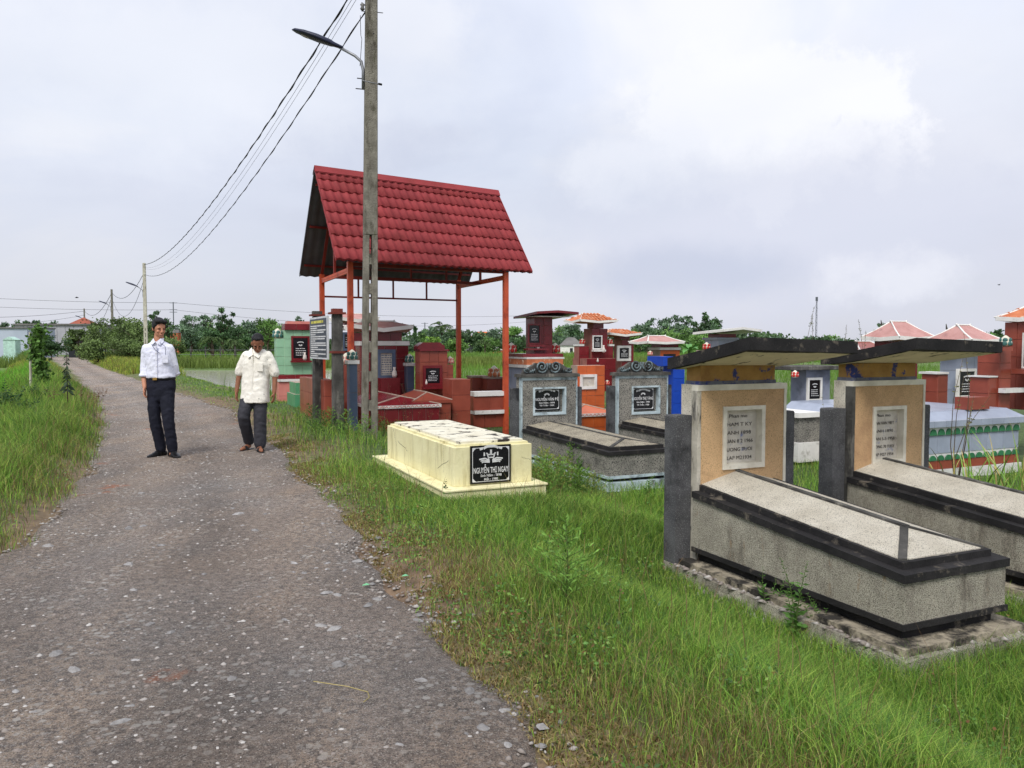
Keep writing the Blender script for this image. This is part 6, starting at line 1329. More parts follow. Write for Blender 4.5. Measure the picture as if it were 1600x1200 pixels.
# ------------------------------------------------------------------ leaves and trees
def leafmesh(name, pos, dirs, ln, wd, col, parent=None, mat=None, g=rng, **tags):
    n = len(pos); d = dirs / (np.linalg.norm(dirs, axis=1, keepdims=True) + 1e-9); r = g.normal(size=(n, 3)); s = np.cross(d, r); s /= (np.linalg.norm(s, axis=1, keepdims=True) + 1e-9)
    ln = np.broadcast_to(ln, n)[:, None]; wd = np.broadcast_to(wd, n)[:, None]
    V = np.stack([pos, pos + d * ln * .5 + s * wd, pos + d * ln, pos + d * ln * .5 - s * wd], 1).reshape(-1, 3)
    T = np.arange(n * 4).reshape(n, 4)
    return npmesh(name, V, T, np.repeat(col, 4, 0), mat or M_leaf, parent, False, **tags)
def tree(name, label, u, vt, wpx, Y, kind='broad', col=(lin(58, 84, 50), lin(36, 58, 36)), seed=0, group='trees on the horizon', zb=-.4, n=1500, base=.15, uside=0):
    g = np.random.default_rng(seed + int(u) * 7); c = P(u, 540, Y); ztop = P(u, vt, Y).z; H = ztop - zb; Wd = wpx / F * Y
    t = thing(name, label, 'tree', (c.x, Y, zb), 0, group)
    mb = MB(); tr = max(.05, H * .022)
    mb.tube([(0, 0, 0), (g.normal() * .03 * H, 0, H * .3), (g.normal() * .05 * H, 0, H * .62), (g.normal() * .05 * H, 0, H * .85)], [tr, tr * .8, tr * .5, tr * .15], 6)
    nb = {'broad': 30, 'tall': 22, 'spread': 34, 'cone': 10}[kind]; cl = []
    for i in range(nb):
        if kind == 'spread': q = np.array([g.uniform(-.5, .5) * Wd, g.uniform(-.5, .5) * Wd * .6, H * g.uniform(.35, .95)])
        elif kind == 'tall': q = np.array([g.normal() * .2 * Wd, g.normal() * .2 * Wd, H * g.uniform(.35, .95)])
        elif kind == 'cone': zz = g.uniform(.15, .95); q = np.array([g.normal() * .22 * Wd * (1.05 - zz), g.normal() * .2 * Wd * (1.05 - zz), H * zz])
        else:
            a = g.uniform(0, 6.28); rr = math.sqrt(g.random()); zz = g.uniform(base + .15, .93); env = math.sin(math.pi * min(1, max(.15, (zz - base) / (1.06 - base)))) ** .5
            q = np.array([math.cos(a) * rr * .42 * Wd * env, math.sin(a) * rr * .4 * Wd * env, H * zz])
        cl.append((q, g.uniform(.07, .20) * min(Wd, H * 1.2) * (.7 if kind in ('tall', 'cone') else 1)))
        if i % 2 == 0: mb.tube([(0, 0, min(H * .55, q[2] * .6)), tuple(q * np.array([.5, .5, .8])), tuple(q)], [tr * .5, tr * .3, tr * .1], 4)
    mb.build('trunk', M['bark'], t)
    pts = []; cc = []
    for q, r in cl:
        k = int(n / nb * g.uniform(.6, 1.4)); v = g.normal(size=(k, 3)); v /= np.linalg.norm(v, axis=1, keepdims=True); v *= (g.random((k, 1)) ** .6) * 1.25 * r * np.array([1.15, 1.1, .62 if kind in ('spread', 'broad') else .8]); pts.append(v + q)
        b = g.uniform(.8, 1.5); cc.append(np.repeat((col[0] * g.uniform(.4, 1.1) + col[1] * .4)[None] * b, k, 0))
    pts = np.concatenate(pts); cc = np.concatenate(cc) * g.uniform(.7, 1.35, (len(pts), 1)); sz = max(.045, Y * .0017)
    k = pts[:, 2] < H; pts, cc = pts[k], cc[k]
    leafmesh('crown', pts, g.normal(size=(len(pts), 3)), sz * g.uniform(1.0, 2.2, len(pts)), sz * g.uniform(.35, .7, len(pts)), cc, t, g=g)
    return t
def palm(label, u, vt, Y, wpx=40, seed=1, nf=17, droop=1.0, group=None, trunk=True):
    g = np.random.default_rng(seed); c = P(u, 540, Y); z = P(u, vt, Y).z; H = z + .4; t = thing('palm_tree', label, 'palm tree', (c.x, Y, -.4), 0, group); Lf = wpx / F * Y * .55
    hh = H - Lf * .45
    MB().tube([(0, 0, 0), (.1, 0, hh * .5), (0, 0, hh)], [.16, .12, .1], 7).build('trunk', M['bark'], t)
    for i in range(nf):
        a = 2 * math.pi * i / nf + g.normal() * .15; el = g.uniform(-.1, 1.15); pts = []; dd = []; rib = []
        for k in range(15):
            f = k / 14; rx_ = Lf * f * math.cos(el * .8) ; rz_ = Lf * (math.sin(el) * f - droop * .55 * f * f)
            rib.append((math.cos(a) * rx_, math.sin(a) * rx_, hh + rz_))
        for k in range(1, 15):
            p = np.array(rib[k]); tg = np.array(rib[k]) - np.array(rib[k - 1]); sd_ = np.cross(tg, (0, 0, 1)); sd_ = sd_ / (np.linalg.norm(sd_) + 1e-9); tg = tg / np.linalg.norm(tg)
            for q in (-1, 1):
                for _ in range(2): pts.append(p + tg * g.uniform(0, Lf / 15)); dd.append(sd_ * q + tg * .6 + np.array((0, 0, -.55)))
        cc = np.array([lin(86, 108, 62)]) * g.uniform(.5, 1.2, (len(pts), 1)); l_ = Lf * .26
        leafmesh('frond', np.array(pts), np.array(dd), l_, l_ * .09, cc, t, g=g)
def build_trees():
    D = (lin(72, 98, 60), lin(48, 70, 48)); Lg = (lin(106, 138, 72), lin(62, 92, 50)); Gy = (lin(102, 124, 96), lin(70, 90, 74)); Br = (lin(116, 148, 62), lin(70, 98, 44))
    T_ = [  # u, vtop, width, Y, kind, colours, phrase
     (238, 484, 26, 100, 'tall', D, 'thin dark tree just right of the pale pole'), (262, 490, 30, 96, 'broad', D, 'dark round tree behind the younger man'), (300, 486, 44, 104, 'broad', Gy, 'grey green airy tree left of the tallest one'), (322, 484, 30, 112, 'tall', Gy, 'slim pale tree second from the tallest one'),
     (349, 478, 46, 98, 'tall', D, 'tallest dark tree with a forked crown, between the two men'), (330, 512, 34, 90, 'broad', D, 'dark bushy tree under the tallest one'), (372, 510, 40, 110, 'broad', D, 'low dark tree right of the tallest one'), (396, 512, 36, 118, 'broad', Lg, 'mid green tree above the head of the older man, left side'),
     (418, 496, 46, 106, 'broad', Lg, 'light green leaning tree above the older man'), (446, 508, 34, 120, 'broad', D, 'dark tree left of the mint headstone'), (468, 492, 18, 130, 'tall', Gy, 'sparse sapling above the mint headstone'), (560, 494, 30, 120, 'broad', D, 'tree tip showing beside the orange post'), (595, 502, 20, 130, 'broad', D, 'tree tip right of the ladder pole'),
     (625, 506, 30, 140, 'broad', D, 'tree above the white curved eaves'), (648, 507, 12, 125, 'cone', D, 'pointed dark conifer between pole and palm'), (668, 514, 26, 135, 'broad', D, 'round tree left of the palm'), (676, 524, 30, 110, 'broad', Br, 'yellow green bush left of the palm'), (712, 510, 26, 130, 'broad', D, 'tree right behind the shelter post'), (722, 514, 22, 140, 'broad', Lg, 'mid green tree beside the orange roofed house'),
     (755, 532, 24, 120, 'broad', D, 'dark low tree in front of the orange roofed house'), (800, 508, 34, 150, 'broad', Lg, 'soft green tree at the right shelter post'), (872, 508, 40, 160, 'broad', Lg, 'wide green tree right of the maroon box shrine'), (893, 505, 34, 150, 'broad', Gy, 'grey green tree left of the clay roofs'),
     (1000, 508, 30, 125, 'broad', D, 'dark tree right of the clay roofs'), (1012, 498, 34, 115, 'tall', Gy, 'tall airy tree above the red hipped roof, left one'), (1040, 493, 44, 112, 'tall', Gy, 'tall airy tree above the red hipped roof, middle one'), (1070, 491, 36, 118, 'tall', Gy, 'tall airy tree above the red hipped roof, right one'), (1102, 486, 36, 112, 'tall', D, 'tallest tree left of the white flat roof'), (1118, 494, 28, 120, 'tall', D, 'tree directly left of the white flat roof'),
     (1060, 512, 60, 100, 'broad', Lg, 'broad mid green tree behind the red hipped roof'), (1092, 520, 40, 92, 'broad', Lg, 'low green tree behind the pale blue shrine'), (1025, 516, 50, 102, 'broad', D, 'dark low tree behind the orange shrine'),
     (1375, 502, 22, 200, 'broad', Gy, 'small far tree above the left pink roof'), (1402, 501, 18, 190, 'broad', D, 'small tree tip between the pink roofs'), (1556, 512, 22, 120, 'broad', D, 'tree between the right pink roof and the clay roof'), (1540, 520, 30, 100, 'broad', Lg, 'pale tree beyond the right pink roof'),
     (35, 497, 30, 170, 'broad', D, 'dark tree above the long grey wall, left one'), (58, 499, 26, 170, 'broad', D, 'dark tree above the long grey wall, middle one'), (84, 500, 26, 165, 'broad', D, 'dark tree above the long grey wall, right one'), (5, 502, 18, 190, 'broad', Gy, 'far pale tree at the left edge'),
    ]
    for k, (u, vt, w, Y, kd, c, ph) in enumerate(T_): tree('broadleaf_tree' if kd != 'cone' else 'conifer_tree', ph, u, vt, w, Y, kd, c, k, n=1700 if w > 30 else 1000)
    Sp = (lin(96, 114, 64), lin(62, 80, 46))
    for k, (u, vt, w, Y, ph) in enumerate(((165, 508, 60, 66, 'low spreading thorn tree at the road bend, leftmost'), (190, 497, 80, 70, 'wide spreading thorn tree behind the dark pole'), (222, 500, 66, 60, 'spreading thorn tree around the pale pole'), (152, 530, 46, 56, 'low thorn bush next to the open shed'), (205, 530, 74, 56, 'dense low thorn bush under the dark pole'), (255, 528, 56, 58, 'dense thorn bush behind the younger man'), (124, 512, 40, 76, 'airy grey thorn tree in front of the long wall'), (80, 524, 40, 70, 'dark thorn bush left of the open shed'))):
        tree('thorn_tree', ph, u, vt, w, Y, 'spread', Sp if k not in (7,) else D, 60 + k, 'low spreading trees at the bend', n=3200, zb=-.3)
    palm('palm with a full round head between the rear shelter posts', 690, 500, 120, 34, 3); palm('small palm left of the larger one', 671, 514, 140, 22, 4)
    palm('drooping pale coconut palm between the men, left one', 331, 520, 74, 44, 5, 11, 1.5, 'drooping coconut palms'); palm('drooping pale coconut palm between the men, right one', 366, 524, 76, 44, 6, 11, 1.5, 'drooping coconut palms')
    palm('short palm in front of the orange roofed house', 757, 530, 110, 26, 8)
    g = np.random.default_rng(19); k = 0
    for a_, b_, lo_, hi_ in ((150, 480, 499, 522), (592, 800, 508, 530), (866, 905, 506, 522), (985, 1135, 500, 522), (1140, 1350, 524, 532)):
        u = a_
        while u < b_:
            tree('broadleaf_tree', 'one of the dark trees closing the row behind the fields', u, g.uniform(lo_, hi_), g.uniform(26, 46), g.uniform(112, 135), 'broad', (D, Lg, Gy)[k % 3], 500 + k, 'trees closing the row behind the fields', n=1300); u += g.uniform(13, 22); k += 1
    # undergrowth that closes the foot of the tree line
    g = np.random.default_rng(8); n = 52000; x = g.uniform(-120, 130, n); y = 128 + 10 * g.random(n); hh = np.where(x > 45, 1.7, 3.0) * (.45 + .9 * fb(x, y * .2, 9, 91)); z = -.4 + g.random(n) * hh * 1.25
    c = (np.array([lin(74, 98, 62)]) * fb(x, z, 2.5, 93)[:, None] * 2.0) * g.uniform(.6, 1.3, (n, 1)); leafmesh('undergrowth', np.c_[x, y, z], g.normal(size=(n, 3)), .55, .22, c, None, g=g, label='dense scrub under the distant trees', kind='stuff')
    # thin post fence before the trees, between the men
    t = thing('post_fence', 'thin concrete post fence in front of the trees between the men', 'fence', (P(270, 540, 70).x, 70.5, -.3), 0)
    for k in range(16): MB().box(k * 1.3, k * 1.3 + .09, 0, .09, 0, 1.5).build('post', M['mould'], t)
    for z in (.4, .8, 1.2): MB().tube([(0, -.01, z), (19.6, -.01, z)], .012, 4).build('fence_wire', M['galv'], t)

# ------------------------------------------------------------------ plants near by
def plant(name, label, x, y, h, nst, spread, leaf, col, stemm, seed, z=None, lw=.2, up=.5, group=None, dens=14, cat='plant', bare=False, taper=True, start=.15):
    g = np.random.default_rng(seed); z = gz1(x, y) if z is None else z; t = thing(name, label, cat, (x, y, z), 0, group); pos, dirs, cc = [], [], []; mb = MB()
    for i in range(nst):
        a = g.uniform(0, 6.28); sp = spread * g.uniform(.2, 1) * (0 if nst == 1 else 1); hh = h * (1 if i == 0 else g.uniform(.55, .98)); bend = g.normal(size=2) * .05 * h
        pts = [Vector((0, 0, -.02))] + [Vector((math.cos(a) * sp * f ** 1.3 + bend[0] * f * (1 - f) * 3, math.sin(a) * sp * f ** 1.3 + bend[1] * f * (1 - f) * 3, hh * f)) for f in (.33, .66, 1)]
        r = h * (.010 if stemm is not M['twig'] else .0035); mb.tube(pts, [r, r * .8, r * .55, r * .25], 5)
        if bare: continue
        for k in range(dens):
            f = start + (1 - start) * k / (dens - 1); i0 = min(2, int(f * 3)); p = pts[i0].lerp(pts[i0 + 1], f * 3 - i0); b = k * 2.4 + g.normal() * .3; s = (1.25 - f) if taper else 1.0
            for q in range(2):
                bb = b + q * math.pi; d = np.array((math.cos(bb), math.sin(bb), up + g.normal() * .2)); pos.append(np.array(p)); dirs.append(d); cc.append((leaf * s * g.uniform(.7, 1.25)))
    mb.build('stem', stemm, t, True)
    if pos:
        n = len(pos); ln = np.array(cc); leafmesh('foliage', np.array(pos), np.array(dirs), ln, ln * lw, np.array(col)[None] * g.uniform(.65, 1.3, (n, 1)), t, g=g)
    return t
def feathery(name, label, x, y, h, seed, col, z=None, group=None):
    """bushy weed: side branches set with narrow leaves"""
    g = np.random.default_rng(seed); z = gz1(x, y) if z is None else z; t = thing(name, label, 'plant', (x, y, z), 0, group); mb = MB(); pos, dirs, ln = [], [], []
    mb.tube([(0, 0, -.02), (.01, 0, h * .5), (0, .01, h)], [h * .012, h * .008, h * .003], 5)
    for k in range(26):
        f = .12 + .86 * k / 25; a = k * 2.4; L_ = h * .50 * (1.12 - f) + .02; b0 = Vector((0, 0, h * f)); d = Vector((math.cos(a), math.sin(a), .45)).normalized(); e_ = b0 + d * L_ + Vector((0, 0, L_ * .1))
        mb.tube([b0, b0.lerp(e_, .5) - Vector((0, 0, .0)), e_], [h * .005, h * .003, h * .0015], 4)
        for j in range(int(5 + L_ * 90)):
            q = g.random(); p = b0.lerp(e_, q); dd = np.array(d) * .8 + g.normal(size=3) * .55 + np.array((0, 0, .4)); pos.append(np.array(p)); dirs.append(dd); ln.append(h * .085 * g.uniform(.6, 1.3))
    mb.build('stem', M['stem'], t, True); n = len(pos); ln = np.array(ln)
    leafmesh('foliage', np.array(pos), np.array(dirs), ln, ln * .13, np.array(col)[None] * g.uniform(.7, 1.3, (n, 1)), t, g=g); return t
def build_plants():
    def at(u, v, z=-.1):
        for _ in range(6): p = G(u, v, z); z = gz1(p.x, p.y)
        return p.x, p.y
    Gb = lin(120, 160, 72); Gm = lin(84, 122, 56); Gd = lin(60, 88, 48); Yg = lin(150, 160, 80)
    x, y = at(884, 948, -.2); feathery('feathery_weed', 'pale green feathery bush standing alone in the grass, middle foreground', x, y, .44, 3, Gb)
    x, y = at(1242, 1000, -.42); plant('leafy_weed', 'tall narrow leaved weed in front of the long side of the nearest tomb', x, y, .52, 3, .12, .075, Gm, M['stem'], 5, lw=.16, dens=22, up=.35)
    x, y = at(1205, 965, -.42); plant('leafy_weed', 'shorter weed leaning left beside the nearest tomb', x, y, .34, 4, .14, .06, Gm, M['stem'], 6, lw=.16, dens=16)
    x, y = at(1285, 1005, -.42); plant('leafy_weed', 'low spreading weed at the right foot of the nearest tomb side', x, y, .28, 5, .20, .055, Gm, M['stem'], 8, lw=.18, dens=14)
    for k, (u, v, h, lb) in enumerate(((726, 768, .24, 'dark wiry seedling in front of the yellow tomb, under its stone'), (697, 776, .17, 'dark seedling at the near corner of the yellow tomb'), (779, 770, .17, 'small wiry seedling left of the yellow slab corner'), (800, 764, .22, 'branching seedling before the right end of the yellow tomb'), (828, 762, .20, 'seedling at the right corner of the yellow tomb'))):
        x, y = at(u, v, -.05); plant('wiry_seedling', lb, x, y, h, 2, .05, .045, Gd * .8, M['stemr'], 20 + k, lw=.32, dens=7, group='wiry seedlings round the yellow tomb')
    g = random.Random(12)
    for k in range(26):      # ferny weeds between the yellow and the grey tomb
        u = 838 + (k % 13) * 10.5 + g.uniform(-6, 6); v = 768 + g.uniform(-20, 24); x, y = at(u, v, -.25)
        fr = (x, y); h = g.uniform(.22, .46) * (1.15 if 840 < u < 920 else .8)
        feathery('ferny_weed', 'ferny bright green weed in the thicket before the left grey tomb', x, y, h, 100 + k, Gb * .85 if k % 3 else Yg * .8, group='ferny weeds before the grey tomb')
    for k, (u, v, h, lb) in enumerate(((905, 716, .5, 'spiky dark stemmed weed against the grey tomb body'), (1012, 745, .3, 'thin weed at the foot of the grey tomb'))):
        x, y = at(u, v + 40, -.3); plant('leafy_weed', lb, x, y, h, 3, .07, .11, Gm, M['stem'], 40 + k, lw=.12, dens=14)
    # creeping weeds round the board and poles
    for k in range(14):
        u = 470 + k * 13 + g.uniform(-5, 5); v = 690 - abs(k - 7) * 2 + g.uniform(-14, 10); x, y = at(u, v, -.15)
        feathery('verge_weed', 'loose green weed at the foot of the notice board and pole', x, y, g.uniform(.22, .42), 200 + k, (Gm if k % 2 else Gb) * .85, group='weeds at the foot of the pole')
    for k in range(12):
        u = 600 + k * 11 + g.uniform(-4, 4); x, y = P(u, 540, 13.2).x, 13.2 + g.uniform(-.4, .5)
        if 608 < u < 0: continue
        plant('dry_stalk', 'thin dry stalks before the maroon tomb', x, y, g.uniform(.55, .95), 4, .22, .06, lin(150, 124, 84), M['twig'], 300 + k, lw=.12, dens=5, group='dry stalks before the maroon tomb')
    # left side: dark sapling, vine post, paddy-side shrubs
    x, y = at(106, 645, 0); plant('dark_sapling', 'dark stemmed sapling with drooping leaves on the left verge', x, y, 1.25, 1, 0, .20, lin(64, 80, 58), M['stemr'], 60, lw=.20, up=-.75, dens=34, start=.35); 
    g2 = np.random.default_rng(61)
    for k, (u, v, h) in enumerate(((128, 640, .5), (146, 636, .45), (86, 640, .6), (160, 628, .4))):
        x, y = at(u, v, 0); plant('seeding_weed', 'brown topped weed by the left road edge near the sapling', x, y, h, 6, .2, .07, lin(124, 100, 76), M['twig'], 70 + k, lw=.3, dens=6, start=.6, group='brown topped weeds near the sapling')
    p = P(46, 540, 21.0); zb = gz1(p.x, p.y); t = thing('vine_post', 'pale stake with a tall climbing vine beside the rice paddy', 'plant', (p.x, p.y, zb), 0)
    zt = P(46, 519, 21).z - zb; MB().tube([(0, 0, 0), (.03, 0, zt)], .035, 7).build('stake', M['concL'], t)
    pos = []; 
    for k in range(900):
        f = g2.random(); w = .20 * (1 - abs(f - .65) * 1.1) + .04; pos.append((.24 + g2.normal() * w * .45 + .08 * math.sin(f * 7), g2.normal() * w * .5, zt * (.12 + f * .98)))
    pos = np.array(pos); leafmesh('vine_leaves', pos, g2.normal(size=(900, 3)) + (0, 0, -.6), .12, .045, np.array([lin(88, 124, 54)]) * g2.uniform(.4, 1.3, (900, 1)), t, g=g2)
    for k, (u, v, Y, h, w, lb) in enumerate(((12, 0, 15.5, .75, .5, 'dark leafy shrub at the left edge by the paddy'), (58, 0, 17.5, .4, .35, 'dark shrub between the paddy and the sapling'), (32, 0, 13.6, .4, .35, 'low dark shrub beside the water patch'))):
        x = P(u, 540, Y).x; plant('leafy_shrub', lb, x, Y, h, 12, w, .14, lin(62, 92, 52), M['stem'], 80 + k, lw=.25, dens=12, start=.3)
    # tall reeds at the right edge
    g3 = np.random.default_rng(91)
    for k in range(5):
        x, y = P(1490 + 30 * k, 540, 8.6 - .25 * k).x, 8.6 - .25 * k; t = thing('reed_clump', ('arching reed clump, leftmost by the blue tomb body', 'second reed clump before the blue tomb body', 'tall reed clump, middle one of the five', 'fourth reed clump from the left, near the edge', 'reed clump cut by the right edge')[k], 'reeds', (x, y, -.42), 0, 'reed clumps on the right')
        for j in range(11 + 3 * (k > 1)):
            a = g3.uniform(0, 6.28); h = g3.uniform(.55, 1.15) * (.75 + .1 * k); ar = g3.uniform(.1, .7) * h; w = .011; mb = MB(); vs = []; n = 9; b0 = Vector((g3.normal() * .09, g3.normal() * .09, 0)); sd_ = Vector((-math.sin(a), math.cos(a), 0))
            for i in range(n):
                f = i / (n - 1); p_ = b0 + Vector((math.cos(a) * ar * f ** 2, math.sin(a) * ar * f ** 2, h * (f - .32 * f ** 3 * (ar / h)))); ww = w * (1 - f) ** .6; vs += [p_ - sd_ * ww, p_ + sd_ * ww]
            mb.add(vs, [(2 * i, 2 * i + 1, 2 * i + 3, 2 * i + 2) for i in range(n - 1)]); mb.build('reed_leaf', M['reed'] if j % 3 else M['reedy'], t, True)
    # bare shrub between the canopies and wispy stems above them
    for k, (u, Y, h, ns, sp, vb, lb) in enumerate(((1290, 9.3, 1.15, 7, .75, 700, 'bare twiggy shrub in the gap between the two black canopies'), (1500, 9.6, 1.9, 6, .5, 700, 'wispy shrub whose twigs reach over the right canopy'))):
        x = P(u, 540, Y).x; plant('twiggy_shrub', lb, x, Y, h, ns, sp, .06, lin(120, 120, 70), M['twig'], 400 + k, lw=.3, dens=9, start=.72)
    for k, (u, Y, vt, lb) in enumerate(((1262, 14, 480, 'thin leaning stem rising left of the antenna mast'), (1322, 15, 508, 'thin curled stem left of the left pink roof'), (1346, 15, 500, 'tufted stem just left of the left pink roof'))):
        x = P(u, 540, Y).x; plant('wispy_stem', lb, x, Y, P(u, vt, Y).z + .3, 2, .2, .09, lin(96, 104, 76), M['twig'], 420 + k, lw=.25, dens=12, start=.86, z=-.3)
    # banana plant
    p = P(1077, 540, 40); t = thing('banana_plant', 'banana plant with broad leaves right of the orange shrine', 'plant', (p.x, 40, -.3), 0); MB().tube([(0, 0, 0), (0, 0, 1.5)], [.12, .07], 8).build('stem', M['stem'], t)
    for k in range(9):
        a = k * .7; el = .5 + .5 * (k % 3) / 2; vs = []; n = 7
        for i in range(n):
            f = i / (n - 1); r_ = 1.0 * f; zz = 1.4 + .9 * el * f - .6 * f * f; w = .16 * math.sin(math.pi * min(1, f * .9 + .08)); sd_ = Vector((-math.sin(a), math.cos(a), 0)); c_ = Vector((math.cos(a) * r_, math.sin(a) * r_, zz)); vs += [c_ - sd_ * w, c_ + Vector((0, 0, -.04)), c_ + sd_ * w]
        MB().add(vs, [(3 * i + j, 3 * i + j + 1, 3 * i + j + 4, 3 * i + j + 3) for i in range(n - 1) for j in (0, 1)]).build('banana_leaf', M['banana'], t, True)
    # straw stem lying on the road
    q = G(540, 1085, .01); q.z = .0; o = MB().tube([(-.15, .09, .02), (0, .03, .025), (.09, -.01, .02), (.105, -.06, .02), (.09, -.10, .02)], .0016, 5).build('straw_stem', M['reedy'], None); o.location = (q.x, q.y, roadz(q.x, q.y)); tag(o, 'bent dry straw stem lying on the road', 'straw')
    for k, (u, v, lb) in enumerate(((572, 921, 'scrap of green litter on the gravel edge, left one'), (633, 907, 'scrap of green litter at the grass edge, right one'))):
        q = G(u, v, .0); o = MB().add([(-.022, -.006, 0), (.017, -.011, .006), (.022, .008, .002), (0, .016, .008), (-.017, .011, .001)], [(0, 1, 2, 3, 4)]).build('plastic_scrap', M['plast'], None); o.location = (q.x, q.y, max(gz1(q.x, q.y), float(roadz(q.x, q.y))) + .02); tag(o, lb, 'litter')
        sm_ = o.modifiers.new('s', 'SOLIDIFY'); sm_.thickness = .002
M['reed'] = mk('reed_green', srgb(120, 160, 60), srgb(96, 136, 48), 8, .5); M['reedy'] = mk('straw_yellow', srgb(176, 160, 100), srgb(150, 140, 80), 8, .7); M['banana'] = mk('banana_green', srgb(96, 150, 74), srgb(80, 130, 62), 5, .5)
# ------------------------------------------------------------------ people
def fuse(mb, name, mat, parent, voxel=.008, it=6, disp=None):
    """union of overlapping closed shells as one continuous skin"""
    me = mb.mesh('tmp'); o = bpy.data.objects.new('tmp', me); COL.objects.link(o)
    m = o.modifiers.new('r', 'REMESH'); m.mode = 'VOXEL'; m.voxel_size = voxel
    s = o.modifiers.new('s', 'SMOOTH'); s.iterations = it; s.factor = .5
    dg = bpy.context.evaluated_depsgraph_get(); dg.update(); me2 = bpy.data.meshes.new_from_object(o.evaluated_get(dg)); bpy.data.objects.remove(o)
    if disp:
        n = len(me2.vertices); co = np.empty(n * 3); no = np.empty(n * 3); me2.vertices.foreach_get('co', co); me2.vertices.foreach_get('normal', no); co = co.reshape(-1, 3); no = no.reshape(-1, 3)
        co += no * disp(co)[:, None]; me2.vertices.foreach_set('co', co.ravel()); me2.update()
    me2.materials.clear(); me2.materials.append(mat); me2.polygons.foreach_set('use_smooth', [True] * len(me2.polygons)); me2.name = name
    q = bpy.data.objects.new(name, me2); COL.objects.link(q); q.parent = parent; return q
def loft(mb, rings, n=20, sq=2.0):
    vs = []
    for cx, cy, z, rx, ry in rings:
        for i in range(n):
            a = 2 * math.pi * i / n; c, s = math.cos(a), math.sin(a)
            e_ = 2 / sq; vs.append((cx + rx * math.copysign(abs(c) ** e_, c), cy + ry * math.copysign(abs(s) ** e_, s), z))
    k = len(rings)
    return mb.add(vs, [(j * n + i, j * n + (i + 1) % n, (j + 1) * n + (i + 1) % n, (j + 1) * n + i) for j in range(k - 1) for i in range(n)] + [tuple(range(n - 1, -1, -1)), tuple((k - 1) * n + i for i in range(n))])
def limb(mb, pts, rad, n=12, sub=4):
    """tapered limb through joints with a little rounding"""
    P_ = [Vector(p) for p in pts]; out = []; rr = []
    for i in range(len(P_) - 1):
        for k in range(sub):
            f = k / sub; out.append(P_[i].lerp(P_[i + 1], f)); rr.append(rad[i] + (rad[i + 1] - rad[i]) * f)
    out.append(P_[-1]); rr.append(rad[-1])
    for _ in range(1):
        out = [out[0]] + [(out[i - 1] + out[i] * 2 + out[i + 1]) / 4 for i in range(1, len(out) - 1)] + [out[-1]]
    mb.tube(out, rr, n); mb.ellips(out[0], (rr[0],) * 3, 10, 8); mb.ellips(out[-1], (rr[-1],) * 3, 10, 8); return mb
def hand(mb, wrist, d, side, curl=.5):
    """palm, four fingers of different lengths and a thumb; d points from the wrist to the fingers; side +1 thumb towards +x"""
    d = Vector(d).normalized(); w = Vector(wrist); fwd = Vector((0, -1, 0)); fwd = (fwd - d * fwd.dot(d)).normalized(); sx = d.cross(fwd).normalized() * side
    M3 = Matrix((fwd, sx, d)).transposed()
    mb.ellips(w + d * .045, (.036, .017, .052), 10, 8, M3)
    for k, (off, ln) in enumerate(((-.026, .058), (-.009, .070), (.009, .066), (.025, .052))):
        b = w + d * .080 - fwd * off * 1.0; inn = sx * -1
        p1 = b + d * ln * .45 + inn * .004; p2 = p1 + (d * (1 - curl) + inn * curl).normalized() * ln * .33; p3 = p2 + (d * (1 - curl * 1.5) + inn * curl * 1.5).normalized() * ln * .25
        mb.tube([b - d * .03, b, p1, p2, p3], [.0095, .0092, .0085, .0078, .006], 7)
    tb = w + d * .025 + fwd * .028; mb.tube([tb - fwd * .02, tb, tb + (d * .7 + fwd * .6 - sx * .3) * .032, tb + (d * .95 + fwd * .5 - sx * .4) * .055], [.012, .0115, .010, .007], 7)
def head(mb, c, R3, s=1.0):
    """c centre of the skull; R3 turns the head; face looks along -y"""
    T = lambda v: Vector(c) + R3 @ (Vector(v) * s)
    mb.ellips(T((0, .008, .025)), tuple(k * s for k in (.074, .093, .100)), 16, 12, R3)
    mb.ellips(T((0, -.028, -.045)), tuple(k * s for k in (.056, .058, .070)), 14, 10, R3)
    mb.ellips(T((0, -.062, -.088)), tuple(k * s for k in (.026, .022, .020)), 10, 8, R3)
    for q in (-1, 1):
        mb.ellips(T((q * .076, .012, -.005)), tuple(k * s for k in (.011, .020, .032)), 8, 8, R3)
        mb.ellips(T((q * .036, -.066, -.028)), tuple(k * s for k in (.022, .016, .018)), 8, 6, R3)
        mb.ellips(T((q * .034, -.080, .022)), tuple(k * s for k in (.022, .010, .008)), 8, 6, R3)
    mb.tube([T((0, -.084, .012)), T((0, -.096, -.012)), T((0, -.108, -.030))], [.009 * s, .012 * s, .015 * s], 8); mb.ellips(T((0, -.097, -.034)), tuple(k * s for k in (.020, .014, .011)), 8, 6, R3)
    mb.ellips(T((0, -.087, -.062)), tuple(k * s for k in (.024, .010, .007)), 8, 6, R3); mb.ellips(T((0, -.084, -.073)), tuple(k * s for k in (.020, .010, .007)), 8, 6, R3)
